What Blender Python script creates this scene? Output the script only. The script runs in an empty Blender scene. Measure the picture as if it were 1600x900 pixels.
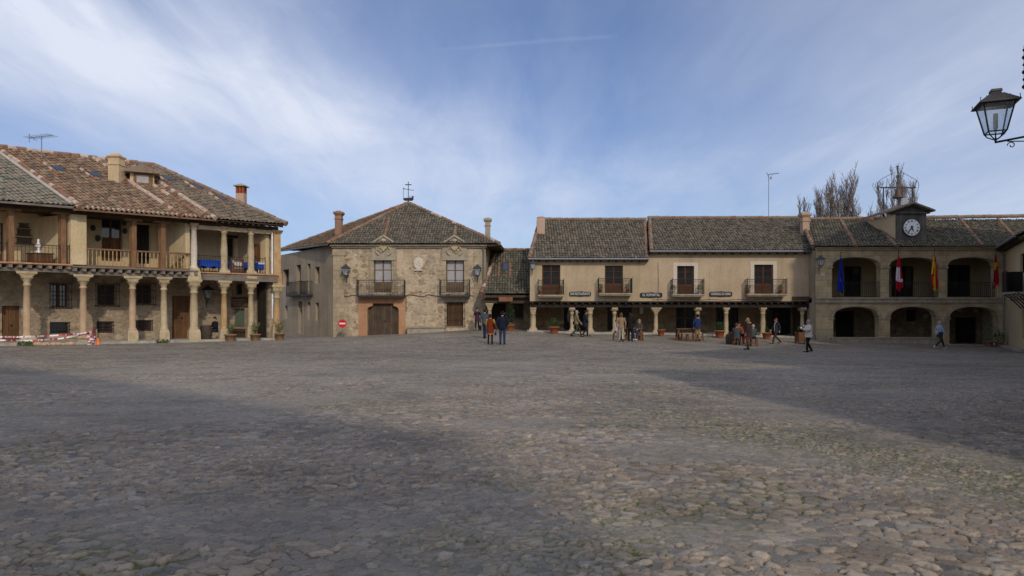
import bpy, bmesh, math, random
import numpy as np
from mathutils import Vector, Matrix

scene = bpy.context.scene
R = math.radians
# ------------------------------------------------------------------ camera
F, HY, ZC = 1062.0, 497.0, 1.6            # focal length (px of a 1600 wide frame), horizon row, eye height
cd = bpy.data.cameras.new("camera")
cam = bpy.data.objects.new("camera", cd)
scene.collection.objects.link(cam)
cam.location = (0, 0, ZC)
cam.rotation_euler = (R(90), 0, 0)
cd.sensor_width = 36.0
cd.lens = 36.0 * F / 1600.0
cd.shift_y = (HY - 450.0) / 1600.0
cd.clip_start, cd.clip_end = 0.1, 8000.0
scene.camera = cam
# ------------------------------------------------------------------ sun and sky
SUN_H = Vector((0.33, -0.944, 0)).normalized()     # horizontal direction towards the sun
SUN_EL = math.atan(0.65)
sun_dir = Vector((SUN_H.x * math.cos(SUN_EL), SUN_H.y * math.cos(SUN_EL), math.sin(SUN_EL)))
sl = bpy.data.lights.new("sun", "SUN")
sl.energy, sl.angle, sl.color = 2.2, R(1.3), (1.0, 0.88, 0.72)
so = bpy.data.objects.new("sun", sl)
scene.collection.objects.link(so)
so.rotation_euler = (-sun_dir).to_track_quat('-Z', 'Y').to_euler()
so.location = (30, -60, 60)

world = bpy.data.worlds.new("World")
scene.world = world
world.use_nodes = True
wt = world.node_tree
for n in list(wt.nodes): wt.nodes.remove(n)

class NT:
    """small helper that adds and links shader nodes"""
    def __init__(s, tree): s.t = tree
    def n(s, kind, ins=None, **kw):
        nd = s.t.nodes.new(kind)
        for k, v in kw.items(): setattr(nd, k, v)
        for k, v in (ins or {}).items():
            sock = nd.inputs[k]
            if isinstance(v, bpy.types.NodeSocket): s.t.links.new(v, sock)
            elif isinstance(v, bpy.types.Node): s.t.links.new(v.outputs[0], sock)
            else: sock.default_value = v
        return nd
    def math(s, op, a, b=0.0, c=0.0, clamp=False):
        nd = s.t.nodes.new('ShaderNodeMath'); nd.operation = op; nd.use_clamp = clamp
        for i, v in enumerate((a, b, c)):
            if isinstance(v, bpy.types.NodeSocket): s.t.links.new(v, nd.inputs[i])
            else: nd.inputs[i].default_value = v
        return nd.outputs[0]
    def mix(s, fac, a, b, blend='MIX'):
        nd = s.t.nodes.new('ShaderNodeMix'); nd.data_type = 'RGBA'; nd.blend_type = blend
        for k, v in ((0, fac), (6, a), (7, b)):
            if isinstance(v, bpy.types.NodeSocket): s.t.links.new(v, nd.inputs[k])
            elif isinstance(v, (int, float)): nd.inputs[k].default_value = v
            else: nd.inputs[k].default_value = (v[0], v[1], v[2], 1)
        return nd.outputs[2]
    def ramp(s, fac, stops, interp='LINEAR'):
        nd = s.t.nodes.new('ShaderNodeValToRGB'); cr = nd.color_ramp; cr.interpolation = interp
        while len(cr.elements) < len(stops): cr.elements.new(0.5)
        for e, (p, c) in zip(cr.elements, stops):
            e.position = p
            e.color = (c, c, c, 1) if isinstance(c, (int, float)) else (c[0], c[1], c[2], 1)
        s.t.links.new(fac, nd.inputs[0])
        return nd.outputs[0]
    def noise(s, vec, scale, detail=4, rough=0.55, dist=0.0):
        nd = s.n('ShaderNodeTexNoise', {'Scale': scale, 'Detail': detail, 'Roughness': rough, 'Distortion': dist})
        if vec is not None: s.t.links.new(vec, nd.inputs['Vector'])
        return nd.outputs[0]
    def mapping(s, vec, scale=(1, 1, 1), rot=(0, 0, 0), loc=(0, 0, 0)):
        nd = s.n('ShaderNodeMapping', {'Scale': scale, 'Rotation': rot, 'Location': loc})
        s.t.links.new(vec, nd.inputs['Vector'])
        return nd.outputs[0]
    def vmath(s, op, a, b=None):
        nd = s.t.nodes.new('ShaderNodeVectorMath'); nd.operation = op
        for i, v in enumerate((a, b)):
            if v is None: continue
            if isinstance(v, bpy.types.NodeSocket): s.t.links.new(v, nd.inputs[i])
            else: nd.inputs[i].default_value = v
        return nd.outputs['Value'] if op in ('DOT_PRODUCT', 'LENGTH') else nd.outputs[0]

def build_sky():
    w = NT(wt)
    sky = w.n('ShaderNodeTexSky', sky_type='NISHITA')
    sky.sun_disc = False
    sky.sun_elevation = SUN_EL
    sky.sun_rotation = math.atan2(sun_dir.x, sun_dir.y)
    sky.altitude = 1000; sky.air_density = 1.25; sky.dust_density = 1.6; sky.ozone_density = 1.6
    tc = w.n('ShaderNodeTexCoord')
    d = w.vmath('NORMALIZE', tc.outputs['Generated'])
    sep = w.n('ShaderNodeSeparateXYZ', {0: d})
    zz = w.math('MAXIMUM', sep.outputs[2], 0.0)
    den = w.math('ADD', zz, 0.12)
    px, py = w.math('DIVIDE', sep.outputs[0], den), w.math('DIVIDE', sep.outputs[1], den)
    p = w.n('ShaderNodeCombineXYZ', {0: px, 1: py, 2: 0.0}).outputs[0]
    # cirrus: stretched noise on the cloud layer, streaks running from upper left to lower right
    m1 = w.mapping(p, scale=(1.15, 0.36, 1), rot=(0, 0, R(5)))
    wob = w.n('ShaderNodeTexNoise', {'Vector': m1, 'Scale': 1.1, 'Detail': 2.0})
    m1b = w.vmath('ADD', m1, w.vmath('SCALE', wob.outputs['Color'], None))
    m1b.node.inputs[1].links[0].from_node.inputs['Scale'].default_value = 0.7
    n1 = w.noise(m1b, 1.15, 9, 0.58, 0.3)
    n2 = w.noise(w.mapping(p, scale=(2.7, 1.0, 1), rot=(0, 0, R(-14)), loc=(3, 1, 0)), 1.6, 8, 0.6, 0.5)
    soft = w.noise(w.mapping(p, scale=(0.5, 0.8, 1), loc=(7, 2, 0)), 1.0, 3, 0.5)
    c = w.math('ADD', w.math('MULTIPLY', n1, 0.75), w.math('MULTIPLY', n2, 0.25))
    c = w.math('ADD', w.math('MULTIPLY', c, 0.7), w.math('MULTIPLY', soft, 0.3))
    cl = w.ramp(c, [(0.36, 0.13), (0.50, 0.44), (0.62, 0.86)])
    # the broad bright bank of cirrus that crosses the left of the sky
    def dirpx(x, y): return Vector((x - 800, F, HY - y)).normalized()
    nb = dirpx(90, 60).cross(dirpx(720, 275)).normalized()
    off = w.math('ADD', w.vmath('DOT_PRODUCT', d, tuple(nb)), w.math('MULTIPLY', w.math('SUBTRACT', n1, 0.5), 0.16))
    band = w.math('POWER', 2.718, w.math('MULTIPLY', w.math('MULTIPLY', off, off), -150.0))
    fade = w.math('MULTIPLY', w.math('SUBTRACT', 0.36, sep.outputs[0]), 1.25, clamp=True)
    band = w.math('MULTIPLY', band, fade)
    band = w.math('MULTIPLY', band, w.math('ADD', w.math('MULTIPLY', n2, 0.9), 0.42))
    # right hand veil, and paler air low down
    veil = w.math('MULTIPLY', w.math('SUBTRACT', sep.outputs[0], 0.10), 0.62, clamp=True)
    low = w.math('POWER', 2.718, w.math('MULTIPLY', zz, -9.0))
    cov = w.math('ADD', w.math('MULTIPLY', cl, 0.58), w.math('MULTIPLY', band, 0.85))
    cov = w.math('ADD', cov, veil)
    cov = w.math('ADD', cov, w.math('MULTIPLY', low, 0.16), clamp=True)
    # thin contrail
    nc = dirpx(660, 78).cross(dirpx(965, 56)).normalized()
    oc = w.math('ADD', w.vmath('DOT_PRODUCT', d, tuple(nc)), w.math('MULTIPLY', w.math('SUBTRACT', n2, 0.5), 0.012))
    tr = w.math('POWER', 2.718, w.math('MULTIPLY', w.math('MULTIPLY', oc, oc), -160000.0))
    az = w.math('DIVIDE', sep.outputs[0], sep.outputs[1])
    win = w.math('MULTIPLY', w.math('MULTIPLY', w.math('ADD', az, 0.13), 9.0, clamp=True),
                 w.math('MULTIPLY', w.math('SUBTRACT', 0.16, az), 40.0, clamp=True))
    cov = w.math('ADD', cov, w.math('MULTIPLY', w.math('MULTIPLY', tr, win), 0.12), clamp=True)
    gap = w.math('POWER', 2.718, w.math('MULTIPLY', w.math('SUBTRACT', w.vmath('DOT_PRODUCT', d, tuple(dirpx(900, 60))), 1.0), 38.0))
    cov = w.math('MULTIPLY', cov, w.math('SUBTRACT', 1.0, w.math('MULTIPLY', gap, 0.52)))
    cloud = (8.3, 8.9, 10.4)
    base = w.mix(1.0, sky.outputs[0], (0.56, 0.75, 1.10), 'MULTIPLY')
    col = w.mix(cov, base, cloud)
    # cirrus glow round the sun, behind the viewer, added to fill the shade
    au = w.math('POWER', w.math('MAXIMUM', w.vmath('DOT_PRODUCT', d, tuple(sun_dir)), 0.0), 3.0)
    glow = w.mix(w.math('MULTIPLY', au, 0.72), (0, 0, 0), (11.0, 10.0, 8.6))
    col = w.mix(1.0, col, glow, 'ADD')
    bg = w.n('ShaderNodeBackground', {'Color': col, 'Strength': 0.13})
    out = w.n('ShaderNodeOutputWorld')
    wt.links.new(bg.outputs[0], out.inputs[0])
build_sky()

scene.view_settings.view_transform = 'Standard'
scene.view_settings.look = 'None'
scene.view_settings.exposure = -0.55
scene.view_settings.gamma = 1.0
scene.view_settings.use_curve_mapping = False
scene.render.engine = 'CYCLES'
scene.cycles.use_denoising = True
scene.cycles.denoiser = 'OPENIMAGEDENOISE'
scene.cycles.denoising_input_passes = 'RGB_ALBEDO_NORMAL'
scene.cycles.denoising_prefilter = 'NONE'
scene.cycles.max_bounces = 6

rng = random.Random(7)
# ------------------------------------------------------------------ materials
def mat(name, rough=0.85, spec=0.3):
    m = bpy.data.materials.new(name); m.use_nodes = True
    t = NT(m.node_tree)
    b = m.node_tree.nodes['Principled BSDF']
    b.inputs['Roughness'].default_value = rough
    b.inputs['Specular IOR Level'].default_value = spec
    return m, t, b
def link(t, a, b): t.t.links.new(a, b)
def bump(t, b, h, strength=0.3, dist=0.02):
    nd = t.n('ShaderNodeBump', {'Strength': strength, 'Distance': dist})
    link(t, h, nd.inputs['Height']); link(t, nd.outputs[0], b.inputs['Normal'])
def objco(t): return t.n('ShaderNodeTexCoord').outputs['Object']
def uvco(t): return t.n('ShaderNodeTexCoord').outputs['UV']

def m_plaster(name, c1, c2, stain=(0.16, 0.13, 0.10), amount=0.35, bs=0.25):
    m, t, b = mat(name, 0.92, 0.15)
    o = objco(t)
    n1 = t.noise(o, 0.45, 5, 0.6)
    col = t.mix(t.ramp(n1, [(0.38, 0), (0.62, 1)]), c1, c2)
    n2 = t.noise(t.mapping(o, scale=(2.2, 2.2, 0.28)), 1.0, 6, 0.65)
    col = t.mix(t.math('MULTIPLY', t.ramp(n2, [(0.52, 0), (0.75, 1)]), amount), col, stain)
    n3 = t.noise(o, 9.0, 5, 0.6)
    col = t.mix(1.0, col, t.ramp(n3, [(0.3, 0.86), (0.7, 1.08)]), 'MULTIPLY')
    link(t, col, b.inputs['Base Color'])
    bump(t, b, t.noise(o, 14, 5, 0.6), bs, 0.02)
    return m

def m_rubble(name, stones, mortar, scale=3.0, cover=0.45, cover_col=(0.4, 0.32, 0.23), asp=0.6, edge=0.06, fine=False):
    m, t, b = mat(name, 0.95, 0.12)
    uv = uvco(t)
    dn = t.n('ShaderNodeTexNoise', {'Vector': uv, 'Scale': 2.2, 'Detail': 3.0})
    sc = t.vmath('SCALE', t.vmath('SUBTRACT', dn.outputs['Color'], (0.5, 0.5, 0.5)), None)
    sc.node.inputs['Scale'].default_value = 0.22
    v = t.mapping(t.vmath('ADD', uv, sc), scale=(asp, 1, 1))
    vo = t.n('ShaderNodeTexVoronoi', {'Vector': v, 'Scale': scale, 'Randomness': 0.9}, voronoi_dimensions='2D')
    ve = t.n('ShaderNodeTexVoronoi', {'Vector': v, 'Scale': scale, 'Randomness': 0.9}, voronoi_dimensions='2D', feature='DISTANCE_TO_EDGE')
    sepc = t.n('ShaderNodeSeparateColor', {0: vo.outputs['Color']})
    k = len(stones)
    col = t.ramp(sepc.outputs[0], [(i / (k - 1.0), c) for i, c in enumerate(stones)])
    col = t.mix(1.0, col, t.ramp(t.noise(uv, 12, 5, 0.6), [(0.3, 0.72), (0.7, 1.2)]), 'MULTIPLY')
    em = t.ramp(ve.outputs['Distance'], [(0.0, 0), (edge, 1)])
    col = t.mix(em, mortar, col)
    big = t.noise(uv, 0.55, 6, 0.68, 0.4)
    cm = t.math('MULTIPLY', t.ramp(big, [(0.62 - cover * 0.35, 0), (0.72 - cover * 0.35, 1)]), 0.75)
    ccol = t.mix(t.noise(uv, 1.7, 4, 0.6), tuple(x * 0.7 for x in cover_col), tuple(min(1, x * 1.2) for x in cover_col))
    col = t.mix(cm, col, ccol)
    dark = t.noise(t.mapping(uv, scale=(1, 0.35, 1), loc=(3, 5, 0)), 0.9, 6, 0.66)
    col = t.mix(t.math('MULTIPLY', t.ramp(dark, [(0.5, 0), (0.72, 1)]), 0.55), col, (0.10, 0.085, 0.065))
    if fine:       # odd bigger blocks and fallen patches of render among the small stones
        v2 = t.n('ShaderNodeTexVoronoi', {'Vector': t.mapping(t.vmath('ADD', uv, sc), scale=(.7, 1, 1), loc=(4, 2, 0)), 'Scale': 2.4, 'Randomness': 1.0}, voronoi_dimensions='2D')
        s2 = t.n('ShaderNodeSeparateColor', {0: v2.outputs['Color']})
        col = t.mix(t.math('MULTIPLY', t.math('GREATER_THAN', s2.outputs[1], 0.86), t.ramp(v2.outputs['Distance'], [(0.30, 1), (0.42, 0)])), col, t.ramp(s2.outputs[0], [(0, (0.21, 0.13, 0.075)), (0.4, (0.36, 0.26, 0.14)), (0.7, (0.30, 0.24, 0.17)), (1, (0.58, 0.50, 0.38))]))
        col = t.mix(1.0, col, t.ramp(t.noise(uv, 5.5, 6, 0.75), [(0.3, 0.70), (0.5, 1.0), (0.72, 1.22)]), 'MULTIPLY')
    link(t, col, b.inputs['Base Color'])
    h = t.math('ADD', t.math('MULTIPLY', t.math('MULTIPLY', em, t.math('SUBTRACT', 1.0, cm)), 0.6), t.math('MULTIPLY', t.noise(uv, 9, 5, 0.65), 0.5))
    bump(t, b, h, 0.55, 0.05)
    return m

def m_ashlar(name, c1, c2, mortar, bw=0.75, bh=0.36, stain=0.45):
    m, t, b = mat(name, 0.93, 0.15)
    uv = uvco(t)
    wob = t.n('ShaderNodeTexNoise', {'Vector': uv, 'Scale': 1.3, 'Detail': 2.0})
    sc = t.vmath('SCALE', t.vmath('SUBTRACT', wob.outputs['Color'], (0.5, 0.5, 0.5)), None)
    sc.node.inputs['Scale'].default_value = 0.06
    br = t.n('ShaderNodeTexBrick', {'Vector': t.vmath('ADD', uv, sc), 'Color1': (*c1, 1), 'Color2': (*c2, 1), 'Mortar': (*mortar, 1), 'Scale': 1.0,
             'Mortar Size': 0.012, 'Mortar Smooth': 0.4, 'Brick Width': bw, 'Row Height': bh}, offset=0.45)
    col = t.mix(1.0, br.outputs[0], t.ramp(t.noise(uv, 1.1, 6, 0.65), [(0.3, 0.68), (0.72, 1.18)]), 'MULTIPLY')
    col = t.mix(1.0, col, t.ramp(t.noise(uv, 15, 4, 0.6), [(0.3, 0.85), (0.7, 1.1)]), 'MULTIPLY')
    dark = t.noise(t.mapping(uv, scale=(1, 0.3, 1)), 1.2, 6, 0.68)
    col = t.mix(t.math('MULTIPLY', t.ramp(dark, [(0.48, 0), (0.72, 1)]), stain), col, (0.09, 0.08, 0.06))
    link(t, col, b.inputs['Base Color'])
    bump(t, b, t.math('ADD', t.math('MULTIPLY', br.outputs['Fac'], -0.6), t.noise(uv, 8, 6, 0.65)), 0.4, 0.03)
    return m

def m_stone(name, c1, c2, sc=2.5, stain=0.4):
    m, t, b = mat(name, 0.92, 0.15)
    o = objco(t)
    col = t.mix(t.ramp(t.noise(o, sc, 5, 0.62), [(0.35, 0), (0.65, 1)]), c1, c2)
    col = t.mix(t.math('MULTIPLY', t.ramp(t.noise(t.mapping(o, scale=(1, 1, 0.5)), sc * 1.7, 5, 0.65), [(0.5, 0), (0.7, 1)]), stain), col, tuple(x * 0.35 for x in c1))
    link(t, col, b.inputs['Base Color'])
    bump(t, b, t.noise(o, 11, 6, 0.65), 0.4, 0.03)
    return m

def m_wood(name, c1, c2, plank=0.0, rough=0.75, horiz=False):
    m, t, b = mat(name, rough, 0.25)
    uv = uvco(t)
    if horiz: uv = t.mapping(uv, rot=(0, 0, R(90)))
    g = t.noise(t.mapping(uv, scale=(14, 0.9, 1)), 1.6, 6, 0.6, 0.6)
    col = t.mix(t.ramp(g, [(0.3, 0), (0.7, 1)]), c1, c2)
    w2 = t.noise(uv, 1.6, 4, 0.6)
    col = t.mix(1.0, col, t.ramp(w2, [(0.3, 0.7), (0.7, 1.2)]), 'MULTIPLY')
    h = g
    if plank:
        s = t.n('ShaderNodeSeparateXYZ', {0: uv})
        fr = t.math('FRACT', t.math('DIVIDE', s.outputs[0], plank))
        ed = t.math('ABSOLUTE', t.math('SUBTRACT', fr, 0.5))
        gap = t.ramp(ed, [(0.44, 0), (0.49, 1)])
        wn = t.n('ShaderNodeTexWhiteNoise', {'W': t.math('FLOOR', t.math('DIVIDE', s.outputs[0], plank))}, noise_dimensions='1D')
        col = t.mix(1.0, col, t.ramp(wn.outputs[0], [(0, 0.75), (1, 1.2)]), 'MULTIPLY')
        col = t.mix(gap, col, tuple(x * 0.3 for x in c1))
        h = t.math('SUBTRACT', g, gap)
    link(t, col, b.inputs['Base Color'])
    bump(t, b, h, 0.3, 0.01)
    return m

def m_plain(name, c, rough=0.6, metal=0.0, spec=0.4, var=0.18, sc=6.0):
    m, t, b = mat(name, rough, spec)
    o = objco(t)
    n = t.noise(o, sc, 4, 0.6)
    col = t.mix(t.ramp(n, [(0.3, 0), (0.7, 1)]), tuple(x * (1 - var) for x in c), tuple(min(1, x * (1 + var)) for x in c))
    link(t, col, b.inputs['Base Color'])
    b.inputs['Metallic'].default_value = metal
    return m

def m_cloth(name, c, var=0.15, sc=18):
    m, t, b = mat(name, 0.9, 0.15)
    o = objco(t)
    n = t.noise(o, sc, 4, 0.6)
    link(t, t.mix(t.ramp(n, [(0.3, 0), (0.7, 1)]), tuple(x * (1 - var) for x in c), tuple(min(1, x * (1 + var)) for x in c)), b.inputs['Base Color'])
    bump(t, b, t.noise(o, 30, 3, 0.5), 0.3, 0.01)
    return m

def m_leaf(name, c1, c2):
    m, t, b = mat(name, 0.7, 0.25)
    g = t.n('ShaderNodeNewGeometry')
    link(t, t.mix(g.outputs['Random Per Island'], c1, c2), b.inputs['Base Color'])
    return m

def m_glass(name, c=(0.02, 0.024, 0.028), rough=0.06):
    m, t, b = mat(name, rough, 0.5)
    o = objco(t)
    n = t.noise(o, 1.3, 3, 0.5)
    link(t, t.mix(n, tuple(x * 0.6 for x in c), tuple(x * 1.5 for x in c)), b.inputs['Base Color'])
    bump(t, b, t.noise(o, 2.5, 2, 0.5), 0.05, 0.02)
    return m

def m_clear(name):
    m, t, b = mat(name, 0.05, 0.5)
    tr = t.n('ShaderNodeBsdfTransparent', {'Color': (0.86, 0.91, 0.95, 1)})
    gl = t.n('ShaderNodeBsdfPrincipled', {'Base Color': (0.6, 0.66, 0.72, 1), 'Roughness': 0.25})
    nz = t.noise(objco(t), 9, 3, 0.6)
    mx = t.n('ShaderNodeMixShader', {0: t.ramp(nz, [(0.3, 0.16), (0.7, 0.36)]), 1: tr.outputs[0], 2: gl.outputs[0]})
    link(t, mx.outputs[0], m.node_tree.nodes['Material Output'].inputs[0])
    return m

def m_tile(name, stops, lichen=(0.20, 0.19, 0.15), lich=0.5, chan=0.5, seed=0.0):
    """old curved clay tiles: one colour per tile from the tile-count UV, lichen patches over them"""
    m, t, b = mat(name, 0.95, 0.12)
    uv = t.n('ShaderNodeUVMap', uv_map='tile').outputs[0]
    s = t.n('ShaderNodeSeparateXYZ', {0: uv})
    fl = t.n('ShaderNodeCombineXYZ', {0: t.math('FLOOR', s.outputs[0]), 1: t.math('FLOOR', s.outputs[1]), 2: seed})
    wn = t.n('ShaderNodeTexWhiteNoise', {'Vector': fl.outputs[0]}, noise_dimensions='3D')
    o = objco(t)
    big = t.noise(o, 0.5, 5, 0.6)
    f = t.math('ADD', t.math('MULTIPLY', wn.outputs[0], 0.8), t.math('MULTIPLY', t.math('SUBTRACT', big, 0.4), 0.5), clamp=True)
    col = t.ramp(f, stops)
    ln = t.math('ADD', t.noise(o, 3.2, 6, 0.7), t.math('MULTIPLY', t.math('SUBTRACT', wn.outputs[0], 0.5), -0.12))
    col = t.mix(t.math('MULTIPLY', t.ramp(ln, [(0.40, 0), (0.62, 1)]), lich), col, lichen)
    col = t.mix(t.ramp(t.noise(o, 11, 3, 0.6), [(0.60, 0), (0.72, 0.5)]), col, tuple(min(1, x * 1.9) for x in lichen))
    fr = t.math('ABSOLUTE', t.math('SUBTRACT', t.math('FRACT', s.outputs[0]), 0.5))
    col = t.mix(t.math('MULTIPLY', t.ramp(fr, [(0.3, 0), (0.46, 1)]), chan), col, (0.05, 0.045, 0.035))
    link(t, col, b.inputs['Base Color'])
    bump(t, b, t.noise(o, 16, 4, 0.65), 0.35, 0.02)
    return m

def m_striped(name, c1, c2, width, axis=0):
    m, t, b = mat(name, 0.5, 0.4)
    s = t.n('ShaderNodeSeparateXYZ', {0: uvco(t)})
    f = t.math('FRACT', t.math('DIVIDE', s.outputs[axis], width))
    wear = t.noise(uvco(t), 6, 3, 0.5)
    col = t.mix(t.math('GREATER_THAN', f, 0.55), c1, c2)
    col = t.mix(1.0, col, t.ramp(wear, [(0.3, 0.85), (0.7, 1.05)]), 'MULTIPLY')
    link(t, col, b.inputs['Base Color'])
    return m

M = {}
M['cream'] = m_plaster('cream_render', (0.43, 0.335, 0.21), (0.53, 0.42, 0.275), amount=0.42)
M['cream2'] = m_plaster('cream_render_rosy', (0.44, 0.335, 0.22), (0.54, 0.415, 0.28), amount=0.40)
M['white_trim'] = m_plaster('pale_trim_render', (0.60, 0.52, 0.42), (0.66, 0.58, 0.47), amount=0.15)
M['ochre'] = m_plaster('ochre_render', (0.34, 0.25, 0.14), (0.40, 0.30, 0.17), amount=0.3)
M['ochre_pale'] = m_plaster('pale_ochre_render', (0.53, 0.40, 0.225), (0.60, 0.475, 0.29), amount=0.3)
M['salmon'] = m_plaster('salmon_render', (0.45, 0.235, 0.125), (0.50, 0.29, 0.17), amount=0.4)
M['grey_render'] = m_plaster('grey_brown_render', (0.33, 0.265, 0.185), (0.42, 0.345, 0.25), amount=0.6)
M['arcade_wall'] = m_rubble('arcade_masonry', [(0.30, 0.23, 0.15), (0.40, 0.31, 0.21), (0.26, 0.20, 0.14), (0.44, 0.36, 0.26)], (0.34, 0.27, 0.19), 4.4, 0.3, (0.42, 0.33, 0.21), 0.6, 0.1, fine=True)
M['palace'] = m_rubble('palace_masonry', [(0.27, 0.195, 0.125), (0.50, 0.40, 0.27), (0.40, 0.32, 0.22), (0.56, 0.46, 0.33), (0.46, 0.35, 0.22), (0.28, 0.19, 0.12), (0.60, 0.52, 0.40)], (0.52, 0.42, 0.29), 5.6, 0.40, (0.58, 0.45, 0.31), 0.7, 0.13, fine=True)
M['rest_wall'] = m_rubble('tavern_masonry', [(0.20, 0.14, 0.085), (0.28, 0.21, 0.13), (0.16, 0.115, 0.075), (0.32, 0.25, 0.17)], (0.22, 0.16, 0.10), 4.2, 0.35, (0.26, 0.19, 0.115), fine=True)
M['ashlar'] = m_ashlar('town_hall_ashlar', (0.58, 0.455, 0.27), (0.47, 0.37, 0.225), (0.27, 0.22, 0.14), 0.9, 0.42)
M['quoin'] = m_ashlar('quoin_ashlar', (0.48, 0.39, 0.26), (0.40, 0.32, 0.21), (0.26, 0.21, 0.15), 0.7, 0.34, 0.3)
M['stone'] = m_stone('weathered_stone', (0.42, 0.325, 0.19), (0.52, 0.42, 0.27))
M['stone_pink'] = m_stone('pinkish_stone', (0.46, 0.30, 0.18), (0.52, 0.38, 0.25))
M['stone_orange'] = m_stone('orange_stone', (0.44, 0.25, 0.10), (0.50, 0.36, 0.20))
M['stone_grey'] = m_stone('grey_stone', (0.31, 0.265, 0.19), (0.41, 0.36, 0.27))
M['slab'] = m_stone('worn_kerb_stone', (0.34, 0.31, 0.26), (0.44, 0.40, 0.33), 1.4)
M['floor_tile'] = m_stone('terracotta_floor_edge', (0.42, 0.20, 0.10), (0.50, 0.29, 0.16), 3)
M['wood_dark'] = m_wood('old_dark_timber', (0.045, 0.03, 0.02), (0.10, 0.07, 0.045))
M['wood_grey'] = m_wood('grey_weathered_timber', (0.11, 0.09, 0.07), (0.25, 0.21, 0.165), horiz=True)
M['wood_post'] = m_wood('brown_timber_post', (0.13, 0.065, 0.03), (0.27, 0.15, 0.075))
M['wood_light'] = m_wood('light_turned_wood', (0.38, 0.24, 0.11), (0.50, 0.34, 0.17))
M['wood_rail'] = m_wood('brown_rail_wood', (0.15, 0.075, 0.04), (0.24, 0.13, 0.07), horiz=True)
M['door'] = m_wood('brown_plank_door', (0.105, 0.048, 0.02), (0.18, 0.09, 0.04), 0.16)
M['gate'] = m_wood('dark_plank_gate', (0.075, 0.05, 0.032), (0.13, 0.09, 0.06), 0.17)
M['frame'] = m_wood('red_brown_window_wood', (0.075, 0.03, 0.014), (0.125, 0.053, 0.024))
M['frame_grey'] = m_wood('brown_window_wood', (0.11, 0.075, 0.045), (0.18, 0.125, 0.08))
M['shut_dark'] = m_wood('near_black_door_wood', (0.018, 0.013, 0.01), (0.035, 0.025, 0.018), 0.2)
M['plank_grey'] = m_wood('grey_clock_boards', (0.075, 0.068, 0.06), (0.15, 0.135, 0.12), 0.19)
M['table_wood'] = m_wood('orange_brown_table_wood', (0.13, 0.057, 0.024), (0.20, 0.095, 0.04))
M['iron'] = m_plain('black_iron', (0.025, 0.024, 0.024), 0.6, 0.2)
M['iron_grey'] = m_plain('grey_iron', (0.06, 0.058, 0.058), 0.55, 0.3)
M['lead'] = m_plain('grey_zinc', (0.20, 0.21, 0.22), 0.55, 0.4)
M['pipe_white'] = m_plain('white_pipe', (0.72, 0.72, 0.72), 0.5)
M['glass'] = m_glass('dark_glass')
M['glass_sky'] = m_glass('skylight_glass', (0.03, 0.05, 0.09), 0.03)
M['glass_green'] = m_glass('green_shop_glass', (0.11, 0.14, 0.105), 0.25)
M['clear'] = m_clear('lantern_glass')
M['curtain'] = m_cloth('pale_curtain', (0.38, 0.365, 0.36), 0.1, 4)
M['void'] = m_plain('dark_interior', (0.012, 0.010, 0.009), 0.9, 0, 0.1)
M['terracotta'] = m_plain('terracotta_pot', (0.31, 0.105, 0.048), 0.8, 0, 0.2)
M['terracotta_old'] = m_plain('brown_clay_pot', (0.26, 0.16, 0.09), 0.85, 0, 0.2)
M['leaf'] = m_leaf('shrub_leaf', (0.02, 0.045, 0.012), (0.07, 0.12, 0.03))
M['leaf_dark'] = m_leaf('dark_conifer_leaf', (0.01, 0.025, 0.01), (0.035, 0.06, 0.02))
M['leaf_olive'] = m_leaf('olive_twig_leaf', (0.07, 0.085, 0.03), (0.18, 0.18, 0.07))
M['moss'] = m_leaf('weed_leaf', (0.03, 0.06, 0.012), (0.09, 0.14, 0.03))
M['bark'] = m_plain('bare_branch_bark', (0.255, 0.215, 0.185), 0.9, 0, 0.1, 0.3, 3)
M['brick'] = m_ashlar('chimney_brick', (0.34, 0.17, 0.10), (0.28, 0.13, 0.08), (0.34, 0.26, 0.2), 0.24, 0.075, 0.2)
M['brick_red'] = m_plain('red_brick', (0.33, 0.09, 0.045), 0.9, 0, 0.15, 0.3)
M['chim_pink'] = m_plaster('pink_chimney_render', (0.46, 0.31, 0.22), (0.50, 0.36, 0.26), amount=0.35)
M['chim_cream'] = m_plaster('cream_chimney_render', (0.56, 0.41, 0.24), (0.62, 0.47, 0.29), amount=0.2)
M['sign_black'] = m_plain('black_sign_paint', (0.012, 0.012, 0.014), 0.4)
M['sign_brown'] = m_wood('brown_sign_board', (0.10, 0.05, 0.03), (0.16, 0.085, 0.05))
M['sign_rust'] = m_wood('rust_sign_board', (0.20, 0.085, 0.045), (0.27, 0.12, 0.065), horiz=True)
M['white'] = m_plain('white_paint', (0.78, 0.77, 0.74), 0.5, 0, 0.4, 0.05)
M['letter'] = m_plain('grey_lettering', (0.52, 0.52, 0.50), 0.6, 0, 0.3, 0.05)
M['letter_old'] = m_plain('faded_lettering', (0.30, 0.25, 0.18), 0.7, 0, 0.3, 0.05)
M['sign_red'] = m_plain('road_sign_red', (0.60, 0.012, 0.02), 0.4, 0, 0.5, 0.05)
M['orange'] = m_plain('orange_plastic', (0.78, 0.17, 0.04), 0.5)
M['tape'] = m_striped('barrier_tape', (0.75, 0.70, 0.70), (0.50, 0.05, 0.07), 0.62)
M['clock_face'] = m_plain('clock_dial', (0.88, 0.90, 0.93), 0.35, 0, 0.5, 0.03)
M['bronze'] = m_plain('dull_bronze', (0.10, 0.07, 0.045), 0.6, 0.3)
M['blue_cloth'] = m_cloth('blue_tablecloth', (0.015, 0.07, 0.42))
M['white_cloth'] = m_cloth('white_tablecloth', (0.72, 0.72, 0.72), 0.05)
M['f_blue'] = m_cloth('flag_blue', (0.006, 0.025, 0.24))
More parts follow.
